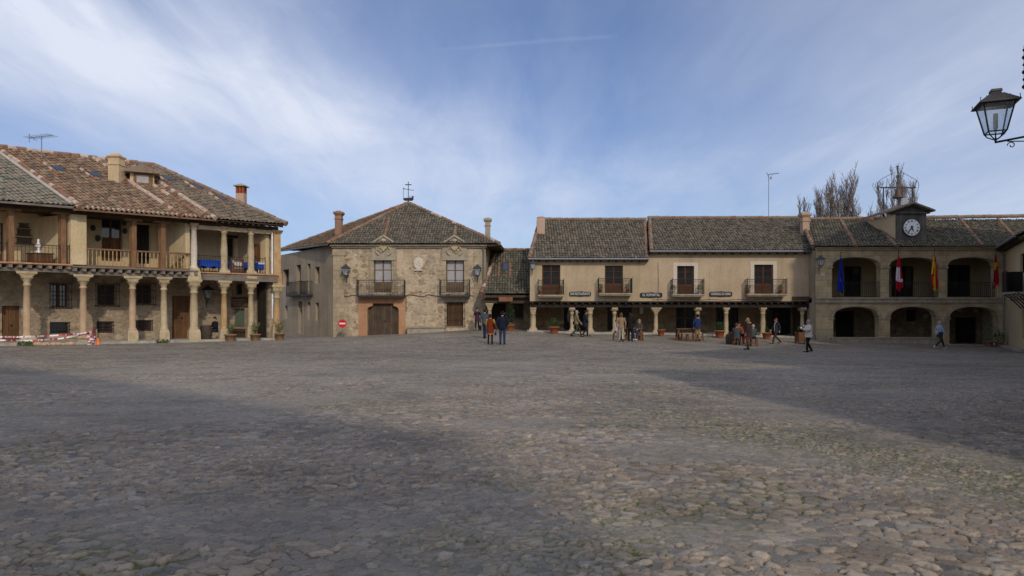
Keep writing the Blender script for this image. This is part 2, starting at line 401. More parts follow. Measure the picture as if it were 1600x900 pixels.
M['f_red'] = m_cloth('flag_red', (0.36, 0.008, 0.022))
M['f_white'] = m_cloth('flag_white', (0.58, 0.56, 0.57), 0.06)
M['f_yellow'] = m_cloth('flag_yellow', (0.62, 0.36, 0.012))
M['cap_mortar'] = m_stone('ridge_tile_pale', (0.42, 0.28, 0.20), (0.55, 0.46, 0.38), 4, 0.2)
M['cap_red'] = m_stone('ridge_tile_red', (0.25, 0.12, 0.072), (0.27, 0.18, 0.125), 3, 0.6)
M['cap_grey'] = m_stone('ridge_tile_grey', (0.27, 0.18, 0.12), (0.24, 0.20, 0.16), 3, 0.5)
M['mortar_line'] = m_stone('pale_verge_mortar', (0.40, 0.35, 0.29), (0.48, 0.43, 0.36), 3, 0.25)
red = [(0, (0.07, 0.05, 0.038)), (0.25, (0.17, 0.09, 0.055)), (0.5, (0.25, 0.135, 0.08)), (0.78, (0.32, 0.23, 0.15)), (1, (0.36, 0.165, 0.085))]
grey = [(0, (0.055, 0.05, 0.042)), (0.3, (0.13, 0.115, 0.09)), (0.55, (0.20, 0.175, 0.135)), (0.8, (0.26, 0.20, 0.14)), (0.95, (0.30, 0.19, 0.12)), (1, (0.38, 0.15, 0.07))]
darkt = [(0, (0.045, 0.041, 0.033)), (0.35, (0.105, 0.093, 0.07)), (0.65, (0.165, 0.145, 0.108)), (0.86, (0.21, 0.165, 0.115)), (0.965, (0.22, 0.13, 0.08)), (1, (0.33, 0.12, 0.05))]
M['tile_red'] = m_tile('red_brown_roof_tile', red, (0.24, 0.21, 0.155), 0.5)
M['tile_lich'] = m_tile('lichen_grey_roof_tile', grey, (0.30, 0.29, 0.235), 0.75, seed=2)
M['tile_mix'] = m_tile('mixed_brown_roof_tile', [(0, (0.06, 0.05, 0.04)), (0.4, (0.15, 0.11, 0.08)), (0.7, (0.23, 0.17, 0.12)), (0.92, (0.28, 0.19, 0.12)), (1, (0.36, 0.15, 0.07))], (0.24, 0.22, 0.17), 0.5, seed=5)
M['tile_dark'] = m_tile('dark_brown_roof_tile', darkt, (0.185, 0.155, 0.118), 0.5, seed=7)
M['tile_brown'] = m_tile('warm_brown_roof_tile', [(0, (0.06, 0.042, 0.03)), (0.4, (0.14, 0.09, 0.058)), (0.7, (0.20, 0.125, 0.08)), (0.92, (0.25, 0.17, 0.11)), (1, (0.34, 0.14, 0.07))], (0.17, 0.14, 0.10), 0.35, seed=6)
M['tile_green'] = m_tile('mossy_dark_roof_tile', darkt, (0.13, 0.125, 0.085), 0.65, seed=9)
# ------------------------------------------------------------------ mesh builder
COL = scene.collection
class MB:
    """collects faces in world metres; build() links them as ONE mesh object under its parent"""
    def __init__(s): s.v, s.f, s.sm, s.mi, s.cur, s.smooth = [], [], [], [], 0, False
    def add(s, vs, fs, smooth=None):
        o = len(s.v); s.v.extend([tuple(p) for p in vs])
        sm = s.smooth if smooth is None else smooth
        for f in fs:
            s.f.append([o + i for i in f]); s.sm.append(sm); s.mi.append(s.cur)
    def quad(s, a, b, c, d): s.add([a, b, c, d], [(0, 1, 2, 3)])
    def poly(s, pts): s.add(pts, [tuple(range(len(pts)))])
    def hexa(s, b, t):          # 4 bottom points, 4 top points
        s.add(list(b) + list(t), [(3, 2, 1, 0), (4, 5, 6, 7), (0, 1, 5, 4), (1, 2, 6, 5), (2, 3, 7, 6), (3, 0, 4, 7)])
    def box(s, f, s0, s1, n0, n1, z0, z1):
        q = [(s0, n0), (s1, n0), (s1, n1), (s0, n1)]
        s.hexa([f.P(a, b, z0) for a, b in q], [f.P(a, b, z1) for a, b in q])
    def bx(s, x0, x1, y0, y1, z0, z1):
        q = [(x0, y0), (x1, y0), (x1, y1), (x0, y1)]
        s.hexa([(a, b, z0) for a, b in q], [(a, b, z1) for a, b in q])
    def frustum(s, c, u, v, a0, b0, z0, a1, b1, z1):
        c = Vector((c[0], c[1], 0)); u = Vector((u[0], u[1], 0)).normalized(); v = Vector((v[0], v[1], 0)).normalized()
        def ring(a, b, z): return [c + u * (i * a) + v * (j * b) + Vector((0, 0, z)) for i, j in ((-1, -1), (1, -1), (1, 1), (-1, 1))]
        s.hexa(ring(a0, b0, z0), ring(a1, b1, z1))
    def prism(s, pts, off):     # polygon (3-D points) pushed along a vector
        n = len(pts); off = Vector(off); p = [Vector(q) for q in pts]
        s.add(p + [q + off for q in p], [tuple(range(n))[::-1], tuple(range(n, 2 * n))] + [(i, (i + 1) % n, n + (i + 1) % n, n + i) for i in range(n)])
    def tube(s, pts, rad, seg=6, smooth=True, cap=True):
        pts = [Vector(p) for p in pts]; n = len(pts)
        rad = [rad] * n if isinstance(rad, (int, float)) else list(rad)
        vs, fs, up = [], [], None
        for i, p in enumerate(pts):
            d = (pts[min(i + 1, n - 1)] - pts[max(i - 1, 0)])
            d = d.normalized() if d.length > 1e-9 else Vector((0, 0, 1))
            if up is None: up = d.orthogonal().normalized()
            up = (up - d * up.dot(d)); up = up.normalized() if up.length > 1e-6 else d.orthogonal().normalized()
            w = d.cross(up)
            for k in range(seg):
                a = 2 * math.pi * k / seg
                vs.append(p + (up * math.cos(a) + w * math.sin(a)) * rad[i])
        for i in range(n - 1):
            for k in range(seg):
                k2 = (k + 1) % seg
                fs.append((i * seg + k, i * seg + k2, (i + 1) * seg + k2, (i + 1) * seg + k))
        s.add(vs, fs, smooth)
        if cap:
            s.add(vs[:seg], [tuple(range(seg))[::-1]], False); s.add(vs[-seg:], [tuple(range(seg))], False)
    def lathe(s, c, prof, seg=14, smooth=True):   # prof: (radius, z)
        vs, fs = [], []
        for r, z in prof:
            for k in range(seg):
                a = 2 * math.pi * k / seg
                vs.append((c[0] + r * math.cos(a), c[1] + r * math.sin(a), z))
        for i in range(len(prof) - 1):
            for k in range(seg):
                k2 = (k + 1) % seg
                fs.append((i * seg + k, i * seg + k2, (i + 1) * seg + k2, (i + 1) * seg + k))
        s.add(vs, fs, smooth)
        s.add(vs[:seg], [tuple(range(seg))[::-1]], False); s.add(vs[-seg:], [tuple(range(seg))], False)
    def ball(s, c, r, seg=10, rings=6, sc=(1, 1, 1)):
        vs, fs = [], []
        for i in range(rings + 1):
            th = math.pi * i / rings
            for k in range(seg):
                a = 2 * math.pi * k / seg
                vs.append((c[0] + r * sc[0] * math.sin(th) * math.cos(a), c[1] + r * sc[1] * math.sin(th) * math.sin(a), c[2] + r * sc[2] * math.cos(th)))
        for i in range(rings):
            for k in range(seg):
                k2 = (k + 1) % seg
                fs.append((i * seg + k, (i + 1) * seg + k, (i + 1) * seg + k2, i * seg + k2))
        s.add(vs, fs, True)
    def loft(s, rings, seg=12):  # rings: (centre, axis a, axis b)
        vs, fs = [], []
        for c, a, b in rings:
            for k in range(seg):
                t = 2 * math.pi * k / seg
                vs.append(Vector(c) + Vector(a) * math.cos(t) + Vector(b) * math.sin(t))
        for i in range(len(rings) - 1):
            for k in range(seg):
                k2 = (k + 1) % seg
                fs.append((i * seg + k, i * seg + k2, (i + 1) * seg + k2, (i + 1) * seg + k))
        s.add(vs, fs, True)
        s.add(vs[:seg], [tuple(range(seg))[::-1]], False); s.add(vs[-seg:], [tuple(range(seg))], False)
    def build(s, name, m, parent=None, loc=None):
        me = bpy.data.meshes.new(name)
        me.from_pydata(s.v, [], s.f)
        mats = m if isinstance(m, (list, tuple)) else [m]
        for x in mats: me.materials.append(M[x] if isinstance(x, str) else x)
        me.polygons.foreach_set('use_smooth', s.sm)
        if len(mats) > 1: me.polygons.foreach_set('material_index', s.mi)
        auto_uv(me)
        org = Vector(loc) if loc else (parent_origin(parent) if parent else Vector((0, 0, 0)))
        if org.length > 0: me.transform(Matrix.Translation(-org))
        o = bpy.data.objects.new(name, me); COL.objects.link(o)
        if parent: o.parent = parent
        else: o.location = org
        ORG[o.name] = org
        return o
ORG = {}
def parent_origin(p): return ORG[p.name].copy()

def auto_uv(me):
    n = len(me.loops)
    if not n: return
    co = np.empty(len(me.vertices) * 3); me.vertices.foreach_get('co', co); co = co.reshape(-1, 3)
    li = np.empty(n, dtype=np.int32); me.loops.foreach_get('vertex_index', li)
    npoly = len(me.polygons)
    nr = np.empty(npoly * 3); me.polygons.foreach_get('normal', nr); nr = nr.reshape(-1, 3)
    tot = np.empty(npoly, dtype=np.int32); me.polygons.foreach_get('loop_total', tot)
    ln = np.repeat(nr, tot, axis=0); p = co[li]
    h = np.stack([-ln[:, 1], ln[:, 0]], 1); hl = np.linalg.norm(h, axis=1); hl[hl < 1e-6] = 1
    h /= hl[:, None]
    sgn = np.where((h[:, 0] < -0.01) | ((abs(h[:, 0]) <= 0.01) & (h[:, 1] < 0)), -1, 1)   # one direction per plane
    u = (p[:, 0] * h[:, 0] + p[:, 1] * h[:, 1]) * sgn; v = p[:, 2].copy()
    fl = abs(ln[:, 2]) > 0.75
    u[fl] = p[fl, 0]; v[fl] = p[fl, 1]
    lay = me.uv_layers.new(name='UVMap')
    lay.data.foreach_set('uv', np.stack([u, v], 1).ravel())

USED_LABELS = {}
def thing(name, label, cat, loc, group=None):
    o = bpy.data.objects.new(name, None); COL.objects.link(o)
    o.empty_display_size = 0.3
    o.location = loc; ORG[o.name] = Vector(loc)
    return tag(o, label, cat, group)
def tag(o, label, cat, group=None):
    o['label'] = label; o['category'] = cat
    if group: o['group'] = group
    return o
def structure(o): o['kind'] = 'structure'; return o

class Frame:
    """a facade's own axes: s along it, n into the building, z up; also turns photo columns/rows into s and z"""
    def __init__(s, O, u, w): s.O, s.u, s.w = Vector((O[0], O[1], 0)), Vector((u[0], u[1], 0)), Vector((w[0], w[1], 0))
    def P(s, a, n, z):
        p = s.O + s.u * a + s.w * n; return Vector((p.x, p.y, z))
    def s(self, px, n=0.0):
        r = (px - 800) / F
        return (r * (self.O.y + self.w.y * n) - self.O.x - self.w.x * n) / (self.u.x - r * self.u.y)
    def z(self, py, a, n=0.0):
        return ZC + (HY - py) / F * self.P(a, n, 0).y
    def rect(self, x0, y0, x1, y1, n=0.0):
        a, b = self.s(x0, n), self.s(x1, n); m = (a + b) / 2
        lo, hi = min(a, b), max(a, b)
        return lo, hi, self.z(y1, m, n), self.z(y0, m, n)
def PX(px, d): return (px - 800) / F * d
def PZ(py, d): return ZC + (HY - py) / F * d

LF = Frame((-25.6, 34), (.814, .581), (-1.061, .471))      # arcaded houses on the left
PF = Frame((-13.09, 50), (1, 0), (0, 1))                   # palace front
PS = Frame((-13.09, 50), (-.63, .776), (.776, .63))        # palace side
RF = Frame((0, 47.5), (1, 0), (0, 1))                      # tavern row
TF = Frame((0, 46.5), (1, 0), (0, 1))                      # town hall
GF = Frame((33.6, 46.3), (-.48, -.877), (.877, -.48))      # house on the far right

# ------------------------------------------------------------------ terrain
CTRL = np.array([(0,0,0),(0,4,0),(-6,8,0),(6,8,0),(-10,16,.02),(10,16,-.05),(0,22,.04),(-25.6,33.4,.22),(-20,37,.22),(-14.4,41.5,.26),
  (-13.1,49.8,.22),(-7.5,49.8,.47),(-2.3,49.8,.76),(1.3,46.8,.62),(11,46.8,.42),(21,46.8,.16),(-1.16,36.2,.2),(-1.6,40,.42),(4.2,44.5,.36),
  (6.1,38,.27),(11.7,43,.12),(12.3,35.5,-.04),(16.7,43,-.02),(15.7,36,-.2),(21.8,46,.0),(33,46,-.3),(25.8,41,-.25),(-18,56,.3),(-40,24,.2),
  (-70,70,.5),(70,70,-.3),(0,110,.6),(0,-60,0),(-70,0,.1),(70,0,-.2),(0,70,.6),(20,20,-.12),(-20,20,.05),(8,11,0),(9,-3,0)], dtype=float)
def _tps(r2): return np.where(r2 > 1e-9, 0.5 * r2 * np.log(np.maximum(r2, 1e-9)), 0.0)
def _fit():
    x = CTRL[:, :2] / 20.0; n = len(x)
    K = _tps(((x[:, None] - x[None]) ** 2).sum(-1)) + np.eye(n) * 0.004
    Pm = np.c_[np.ones(n), x]
    A = np.zeros((n + 3, n + 3)); A[:n, :n] = K; A[:n, n:] = Pm; A[n:, :n] = Pm.T
    return np.linalg.solve(A, np.r_[CTRL[:, 2], 0, 0, 0])
_W = _fit()
def terrain(X, Y):
    X = np.asarray(X, float); Y = np.asarray(Y, float)
    sx, sy = np.clip(X, -70, 70) / 20.0, np.clip(Y, -60, 110) / 20.0
    n = len(CTRL); z = _W[n] + _W[n + 1] * sx + _W[n + 2] * sy
    for i in range(n):
        z = z + _W[i] * _tps((sx - CTRL[i, 0] / 20) ** 2 + (sy - CTRL[i, 1] / 20) ** 2)
    return z
def tz(x, y): return float(terrain(x, y))

def h2(ix, iy, k=0):
    a = (ix.astype(np.int64) * 374761393 + iy.astype(np.int64) * 668265263 + k * 1274126177) & 0xffffffff
    a = ((a ^ (a >> 13)) * 1274126177) & 0xffffffff
    a = ((a ^ (a >> 16)) * 2246822519) & 0xffffffff
    return ((a ^ (a >> 15)) & 0xffffff) / float(0x1000000)
def vnoise(x, y, k=0):
    ix, iy = np.floor(x), np.floor(y); fx, fy = x - ix, y - iy
    fx, fy = fx * fx * (3 - 2 * fx), fy * fy * (3 - 2 * fy)
    a, b = h2(ix, iy, k), h2(ix + 1, iy, k); c, d = h2(ix, iy + 1, k), h2(ix + 1, iy + 1, k)
    return (a * (1 - fx) + b * fx) * (1 - fy) + (c * (1 - fx) + d * fx) * fy
def fbm(x, y, o=4, k=0):
    t, a, s = 0, 0.5, 0
    for i in range(o):
        t = t + a * vnoise(x * 2 ** i + 17 * i, y * 2 ** i - 9 * i, k + i); s += a; a *= 0.5
    return t / s
def cells(x, y, k=0):
    """Voronoi: nearest cell's hashes, distance to the nearest border"""
    ix, iy = np.floor(x), np.floor(y)
    f1 = np.full(x.shape, 9.0); f2 = np.full(x.shape, 9.0); id1 = np.zeros(x.shape); id2 = np.zeros(x.shape)
    for dx in (-1, 0, 1):
        for dy in (-1, 0, 1):
            cx, cy = ix + dx, iy + dy
            d = np.hypot(cx + 0.1 + 0.8 * h2(cx, cy, k) - x, cy + 0.1 + 0.8 * h2(cx, cy, k + 1) - y)
            nr = d < f1
            f2 = np.where(nr, f1, np.minimum(f2, d))
            id1 = np.where(nr, h2(cx, cy, k + 2), id1); id2 = np.where(nr, h2(cx, cy, k + 3), id2)
            f1 = np.where(nr, d, f1)
    return f1, f2 - f1, id1, id2

def m_cobble(near):
    m, t, b = mat('cobblestones_near' if near else 'cobblestones_far', 0.8, 0.3)
    o = objco(t)
    if near:
        def att(n): return t.n('ShaderNodeAttribute', attribute_name=n).outputs['Fac']
        idr, hue, edge, cem, moss = att('stone'), att('hue'), att('edge'), att('cement'), att('moss')
    else:
        dn = t.n('ShaderNodeTexNoise', {'Vector': o, 'Scale': 1.7, 'Detail': 2.0})
        sc = t.vmath('SCALE', t.vmath('SUBTRACT', dn.outputs['Color'], (0.5, 0.5, 0.5)), None); sc.node.inputs['Scale'].default_value = 0.25
        v = t.mapping(t.vmath('ADD', o, sc), scale=(0.72, 1.15, 0.0))
        vo = t.n('ShaderNodeTexVoronoi', {'Vector': v, 'Scale': 10.0}, voronoi_dimensions='2D')
        ve = t.n('ShaderNodeTexVoronoi', {'Vector': v, 'Scale': 10.0}, voronoi_dimensions='2D', feature='DISTANCE_TO_EDGE')
        s = t.n('ShaderNodeSeparateColor', {0: vo.outputs['Color']})
        idr, hue, edge = s.outputs[0], s.outputs[1], t.math('MULTIPLY', ve.outputs['Distance'], 2.0)
        cem = t.ramp(t.noise(o, 0.28, 4, 0.6), [(0.46, 0), (0.60, 1)])
        moss = t.ramp(t.noise(o, 0.5, 4, 0.6), [(0.56, 0), (0.72, 0.8)])
    col = t.ramp(hue, [(0, (0.125, 0.125, 0.135)), (0.25, (0.185, 0.18, 0.18)), (0.5, (0.215, 0.19, 0.165)), (0.7, (0.195, 0.165, 0.15)), (0.95, (0.26, 0.235, 0.205)), (1, (0.225, 0.165, 0.13))])
    col = t.mix(1.0, col, t.ramp(idr, [(0, 0.70), (0.85, 1.22), (1, 1.5)]), 'MULTIPLY')
    mort = t.mix(t.noise(o, 3.0, 3, 0.6), (0.045, 0.04, 0.031), (0.125, 0.112, 0.09))
    mort = t.mix(moss, mort, (0.05, 0.075, 0.012))
    em = t.ramp(edge, [(0.06, 0), (0.15, 1)])
    col = t.mix(em, mort, col)
    col = t.mix(t.math('MULTIPLY', t.math('MULTIPLY', moss, 0.85, clamp=True), t.ramp(edge, [(0.14, 1), (0.38, 0)])), col, t.mix(t.noise(o, 20, 3, 0.6), (0.03, 0.05, 0.008), (0.10, 0.125, 0.025)))
    cc = t.mix(t.noise(o, 2.3, 5, 0.65), (0.16, 0.158, 0.155), (0.225, 0.22, 0.212))
    col = t.mix(t.math('MULTIPLY', cem, 0.42), col, cc)
    bigv = t.noise(o, 0.16, 3, 0.55)
    col = t.mix(1.0, col, t.ramp(bigv, [(0.3, 0.84), (0.7, 1.12)]), 'MULTIPLY')
    col = t.mix(1.0, col, t.ramp(t.noise(t.mapping(o, scale=(.6, 1, 1), rot=(0, 0, .5)), 0.75, 5, 0.7, 0.6), [(0.36, 0.78), (0.5, 1.0), (0.68, 1.16)]), 'MULTIPLY')
    col = t.mix(1.0, col, t.ramp(t.noise(o, 38, 4, 0.7), [(0.25, 0.70), (0.75, 1.30)]), 'MULTIPLY')
    col = t.mix(1.0, col, (1.34, 1.24, 1.06), 'MULTIPLY')
    link(t, col, b.inputs['Base Color'])
    link(t, t.ramp(t.noise(o, 5, 3, 0.5), [(0.3, 0.62), (0.7, 0.9)]), b.inputs['Roughness'])
    h = t.math('MULTIPLY', t.noise(o, 55, 4, 0.6), 0.25)
    if not near: h = t.math('ADD', h, t.math('MULTIPLY', em, t.math('SUBTRACT', 1.0, t.math('MULTIPLY', cem, 0.6))))
    bump(t, b, h, 0.5 if near else 0.8, 0.02 if near else 0.035)
    return m

def grid_mesh(name, X, Y, Z, material, attrs=None):
    r, c = X.shape
    me = bpy.data.meshes.new(name)
    idx = np.arange(r * c).reshape(r, c)
    q = np.stack([idx[:-1, :-1], idx[:-1, 1:], idx[1:, 1:], idx[1:, :-1]], -1).reshape(-1, 4)
    me.vertices.add(r * c); me.vertices.foreach_set('co', np.stack([X, Y, Z], -1).astype(np.float32).ravel())
    me.loops.add(q.size); me.loops.foreach_set('vertex_index', q.ravel().astype(np.int32))
    me.polygons.add(len(q)); me.polygons.foreach_set('loop_start', (np.arange(len(q)) * 4).astype(np.int32))
    me.polygons.foreach_set('loop_total', np.full(len(q), 4, np.int32))
    me.update(calc_edges=True)
    me.polygons.foreach_set('use_smooth', np.ones(len(q), bool))
    for k, a in (attrs or {}).items():
        at = me.attributes.new(k, 'FLOAT', 'POINT'); at.data.foreach_set('value', a.astype(np.float32).ravel())
    me.materials.append(material)
    o = bpy.data.objects.new(name, me); COL.objects.link(o)
    return o

YF = 24.0                                                     # the finely modelled cobbles reach this far
def near_half(y): return 0.753 * y + 3.0
def build_ground():
    # finely modelled cobbles, stone by stone
    ys = 2.2 * np.exp(np.arange(0, math.log(YF / 2.2), 0.0034)); ys[-1] = YF
    tt = np.linspace(-1, 1, 960)
    T, Y = np.meshgrid(tt, ys); X = T * near_half(Y)
    wx, wy = X + 0.22 * (fbm(X * 3.2, Y * 3.2, 4, 11) - .5), Y + 0.22 * (fbm(X * 3.2, Y * 3.2, 4, 23) - .5)
    wx = wx + 0.07 * (fbm(X * 9, Y * 9, 2, 13) - .5); wy = wy + 0.07 * (fbm(X * 9, Y * 9, 2, 29) - .5)
    def rot(a): return wx * math.cos(a) + wy * math.sin(a), -wx * math.sin(a) + wy * math.cos(a)
    (ux, uy), (vx, vy), (qx, qy) = rot(.28), rot(-.42), rot(.9)
    big = fbm(X * .55 + 5, Y * .55, 4, 31)
    f1a, ea, i1a, i2a = cells(ux * 11, uy * 14.4, 41)          # common cobbles
    f1b, eb, i1b, i2b = cells(vx * 7.2, vy * 9.8, 51)          # larger flags in patches
    f1c, ec, i1c, i2c = cells(qx * 14, qy * 17.0, 61)         # small packing stones
    pick = np.where(big > 0.60, 1, np.where(big < 0.40, 2, 0))
    E = np.choose(pick, [ea, eb, ec]); D1 = np.choose(pick, [f1a, f1b, f1c]); I1 = np.choose(pick, [i1a, i1b, i1c]); I2 = np.choose(pick, [i2a, i2b, i2c])
    E = np.where(pick == 2, E, E - np.maximum(0, .16 * (I2 - .45)))      # some stones sit lower and show less of their top
    chips = cells(wx * 24, wy * 28, 67); use = (E < .075) & (chips[3] > .45)
    E = np.where(use, chips[1] * .8, E); I1 = np.where(use, chips[2], I1); D1 = np.where(use, chips[0], D1); I2 = np.where(use, chips[2] * .5, I2)
    cem = np.clip((fbm(X * .42 - 3, Y * .5 + 8, 4, 71) - 0.52) / 0.10, 0, 1)
    for cx, cy, rx, ry in ((1.6, 5.0, .9, .38), (-1.9, 5.3, 2.0, .7), (-6.5, 11, 3, 1.2), (-0.6, 4.3, 1.1, .35)):
        cem = np.maximum(cem, np.clip(1.5 - np.hypot((X - cx) / rx, (Y - cy) / ry) + 0.5 * (fbm(X * 2, Y * 2, 3, 81) - .5), 0, 1))
    seg = np.clip(((X - 2.2) * 2.9 + (Y - 11.9) * -6.0) / (2.9 ** 2 + 6.0 ** 2), 0, 1)
    dl = np.hypot(X - 2.2 - seg * 2.9, Y - 11.9 + seg * 6.0)
    stripe = np.exp(-(dl / 0.8) ** 2)
    cem = cem * (1 - 0.9 * stripe)
    moss = np.clip((fbm(X * .7, Y * .7, 4, 91) - 0.55) * 5, 0, 0.5)
    moss = np.maximum(moss, np.clip(stripe * (0.6 + 1.6 * seg) * (0.45 + 1.2 * fbm(X * 2.2, Y * 2.2, 3, 95)), 0, 1))
    dome = np.clip(E * 4.2 - .12, 0, 1) ** 0.6
    rel = dome * (0.012 + 0.014 * I1) + (I2 - .5) * 0.012 * (dome > .3)
    rel = rel * (1 - 0.62 * cem) + cem * 0.016
    rel = rel + 0.012 * (fbm(X * 16, Y * 22, 3, 99) - .5) + 0.05 * (fbm(X * .5, Y * .5, 3, 103) - .5) * np.clip((YF - Y) / 8, 0, 1)
    fade = np.clip((YF - Y) / 9, 0, 1) * np.clip((1 - abs(T)) * 12, 0, 1)
    Z = terrain(X, Y) + rel * fade + 0.004
    structure(grid_mesh('cobbled_ground', X, Y, Z, m_cobble(True), {'stone': I1, 'hue': I2, 'edge': E * 1.15, 'cement': cem, 'moss': moss}))
    # the rest of the square, and the land out to the horizon
    def axis(lo, hi, step, far):
        a = np.arange(lo, hi + 1e-6, step)
        out = []; d = step
        while len(out) == 0 or out[-1] < far: d *= 1.6; out.append((out[-1] if out else 0) + d)
        o = np.array(out); return np.r_[lo - o[::-1], a, hi + o]
    xs, ys2 = axis(-70, 70, 0.5, 3500), axis(-30, 110, 0.5, 3500)
    X2, Y2 = np.meshgrid(xs, ys2)
    Z2 = terrain(X2, Y2)
    inside = (Y2 > 2.7) & (Y2 < YF - 0.3) & (abs(X2) < near_half(Y2) - 0.6)
    Z2 = Z2 - 0.25 * inside + 0.025 * (fbm(X2 * .5, Y2 * .5, 3, 103) - .5) * (Y2 > YF + 1) * (Y2 < 60)
    structure(grid_mesh('ground', X2, Y2, Z2, m_cobble(False)))
build_ground()
# ------------------------------------------------------------------ roofs
def tile_roof(name, poly, m, parent, down=None, w=0.20, l=0.36, amp=0.068, seed=1, loc=None):
    poly = [Vector(p) for p in poly]
    nrm = Vector((0, 0, 0))
    for i in range(len(poly)):
        a, b = poly[i], poly[(i + 1) % len(poly)]
        nrm += (a - poly[0]).cross(b - poly[0])
    nrm.normalize()
    if nrm.z < 0: nrm = -nrm
    d = Vector(down) if down else Vector((0, 0, -1))
    d = (d - nrm * d.dot(nrm)).normalized()
    u = nrm.cross(d).normalized()
    o = poly[0]
    us = [(p - o).dot(u) for p in poly]; vs = [(p - o).dot(d) for p in poly]
    u0, v1 = min(us) - w, max(vs)
    nc = int((max(us) - u0) / w) + 2; nr = int((v1 - min(vs)) / l) + 2
    SP = 6
    tcol = np.arange(nc * SP + 1) / SP
    prof = amp * np.abs(np.sin(np.pi * tcol)) ** 0.75
    rg = np.random.RandomState(seed)
    jit = rg.uniform(-.012, .012, (nr + 1, nc + 1)); lat = rg.uniform(-.02, .02, (nr + 1, nc + 1)); vj = rg.uniform(-.035, .035, (nr + 1, nc + 1))
    ci = np.minimum(tcol.astype(int), nc)
    wavei = lambda U, V: 0.055 * (fbm(U * .35 + seed, V * .35, 3, seed) - .5)
    V3, UVs, lines = [], [], []
    nu, dd, nn, oo = np.array(u), np.array(d), np.array(nrm), np.array(o)
    for r in range(nr):
        for top in (1, 0):
            v = v1 - (nr - r - (0 if top else 1)) * l
            h = prof + (0.0 if top else 0.042) + jit[r, ci] * (prof > 0.01)
            U = u0 + tcol * w + lat[r, ci]; V = np.full_like(U, v) + (0 if top else vj[r, ci])
            if r == nr - 1 and not top: V = np.full_like(U, v)
            h = h + wavei(U, V)
            V3.append(oo + U[:, None] * nu + V[:, None] * dd + h[:, None] * nn)
            UVs.append(np.stack([tcol + 0.0, np.full_like(tcol, r + (0.04 if top else 0.96))], 1))
    nl, C = len(V3), len(tcol)
    P3 = np.concatenate(V3); UVa = np.concatenate(UVs)
    idx = np.arange(nl * C).reshape(nl, C)
    q = np.stack([idx[:-1, :-1], idx[1:, :-1], idx[1:, 1:], idx[:-1, 1:]], -1).reshape(-1, 4)
    me = bpy.data.meshes.new(name)
    me.from_pydata(P3.tolist(), [], q.tolist())
    lay = me.uv_layers.new(name='tile')
    # keep every face inside its own tile's UV cell
    fu = UVa[q]; cen = fu.mean(1, keepdims=True); fu = cen + (fu - cen) * 0.98
    lay.data.foreach_set('uv', fu.reshape(-1))
    bm = bmesh.new(); bm.from_mesh(me)
    n = len(poly); c0 = sum(poly, Vector()) / n
    for i in range(n):
        a, b = poly[i], poly[(i + 1) % n]
        pn = (b - a).cross(nrm).normalized()
        if (c0 - a).dot(pn) > 0: pn = -pn
        bmesh.ops.bisect_plane(bm, geom=bm.verts[:] + bm.edges[:] + bm.faces[:], plane_co=a + pn * 0.03, plane_no=pn, clear_outer=True)
    bm.to_mesh(me); bm.free()
    me.materials.append(M[m])
    org = parent_origin(parent) if parent else Vector(loc or (0, 0, 0))
    me.transform(Matrix.Translation(-org))
    ob = bpy.data.objects.new(name, me); COL.objects.link(ob)
    if parent: ob.parent = parent
    ORG[ob.name] = org
    return ob

def caps(name, p0, p1, mats, parent, r=0.13, l=0.42, lift=0.06, seed=0):
    """a line of half-round cover tiles along a ridge, a hip or a verge"""
    mb = MB(); rr = random.Random(seed * 31 + 5)
    p0, p1 = Vector(p0), Vector(p1); d = p1 - p0; n = max(1, int(d.length / l)); k = Vector((0, 0, lift))
    for i in range(n):
        mb.cur = rr.choice(range(len(mats)))
        j = Vector((rr.uniform(-.02, .02), rr.uniform(-.02, .02), rr.uniform(-.015, .02)))
        mb.tube([p0 + d * (i / n) + k + j, p0 + d * ((i + 1.08) / n) + k + j * .5], [r * rr.uniform(.85, .95), r * rr.uniform(1.0, 1.12)], 8, False)
    return mb.build(name, mats, parent)

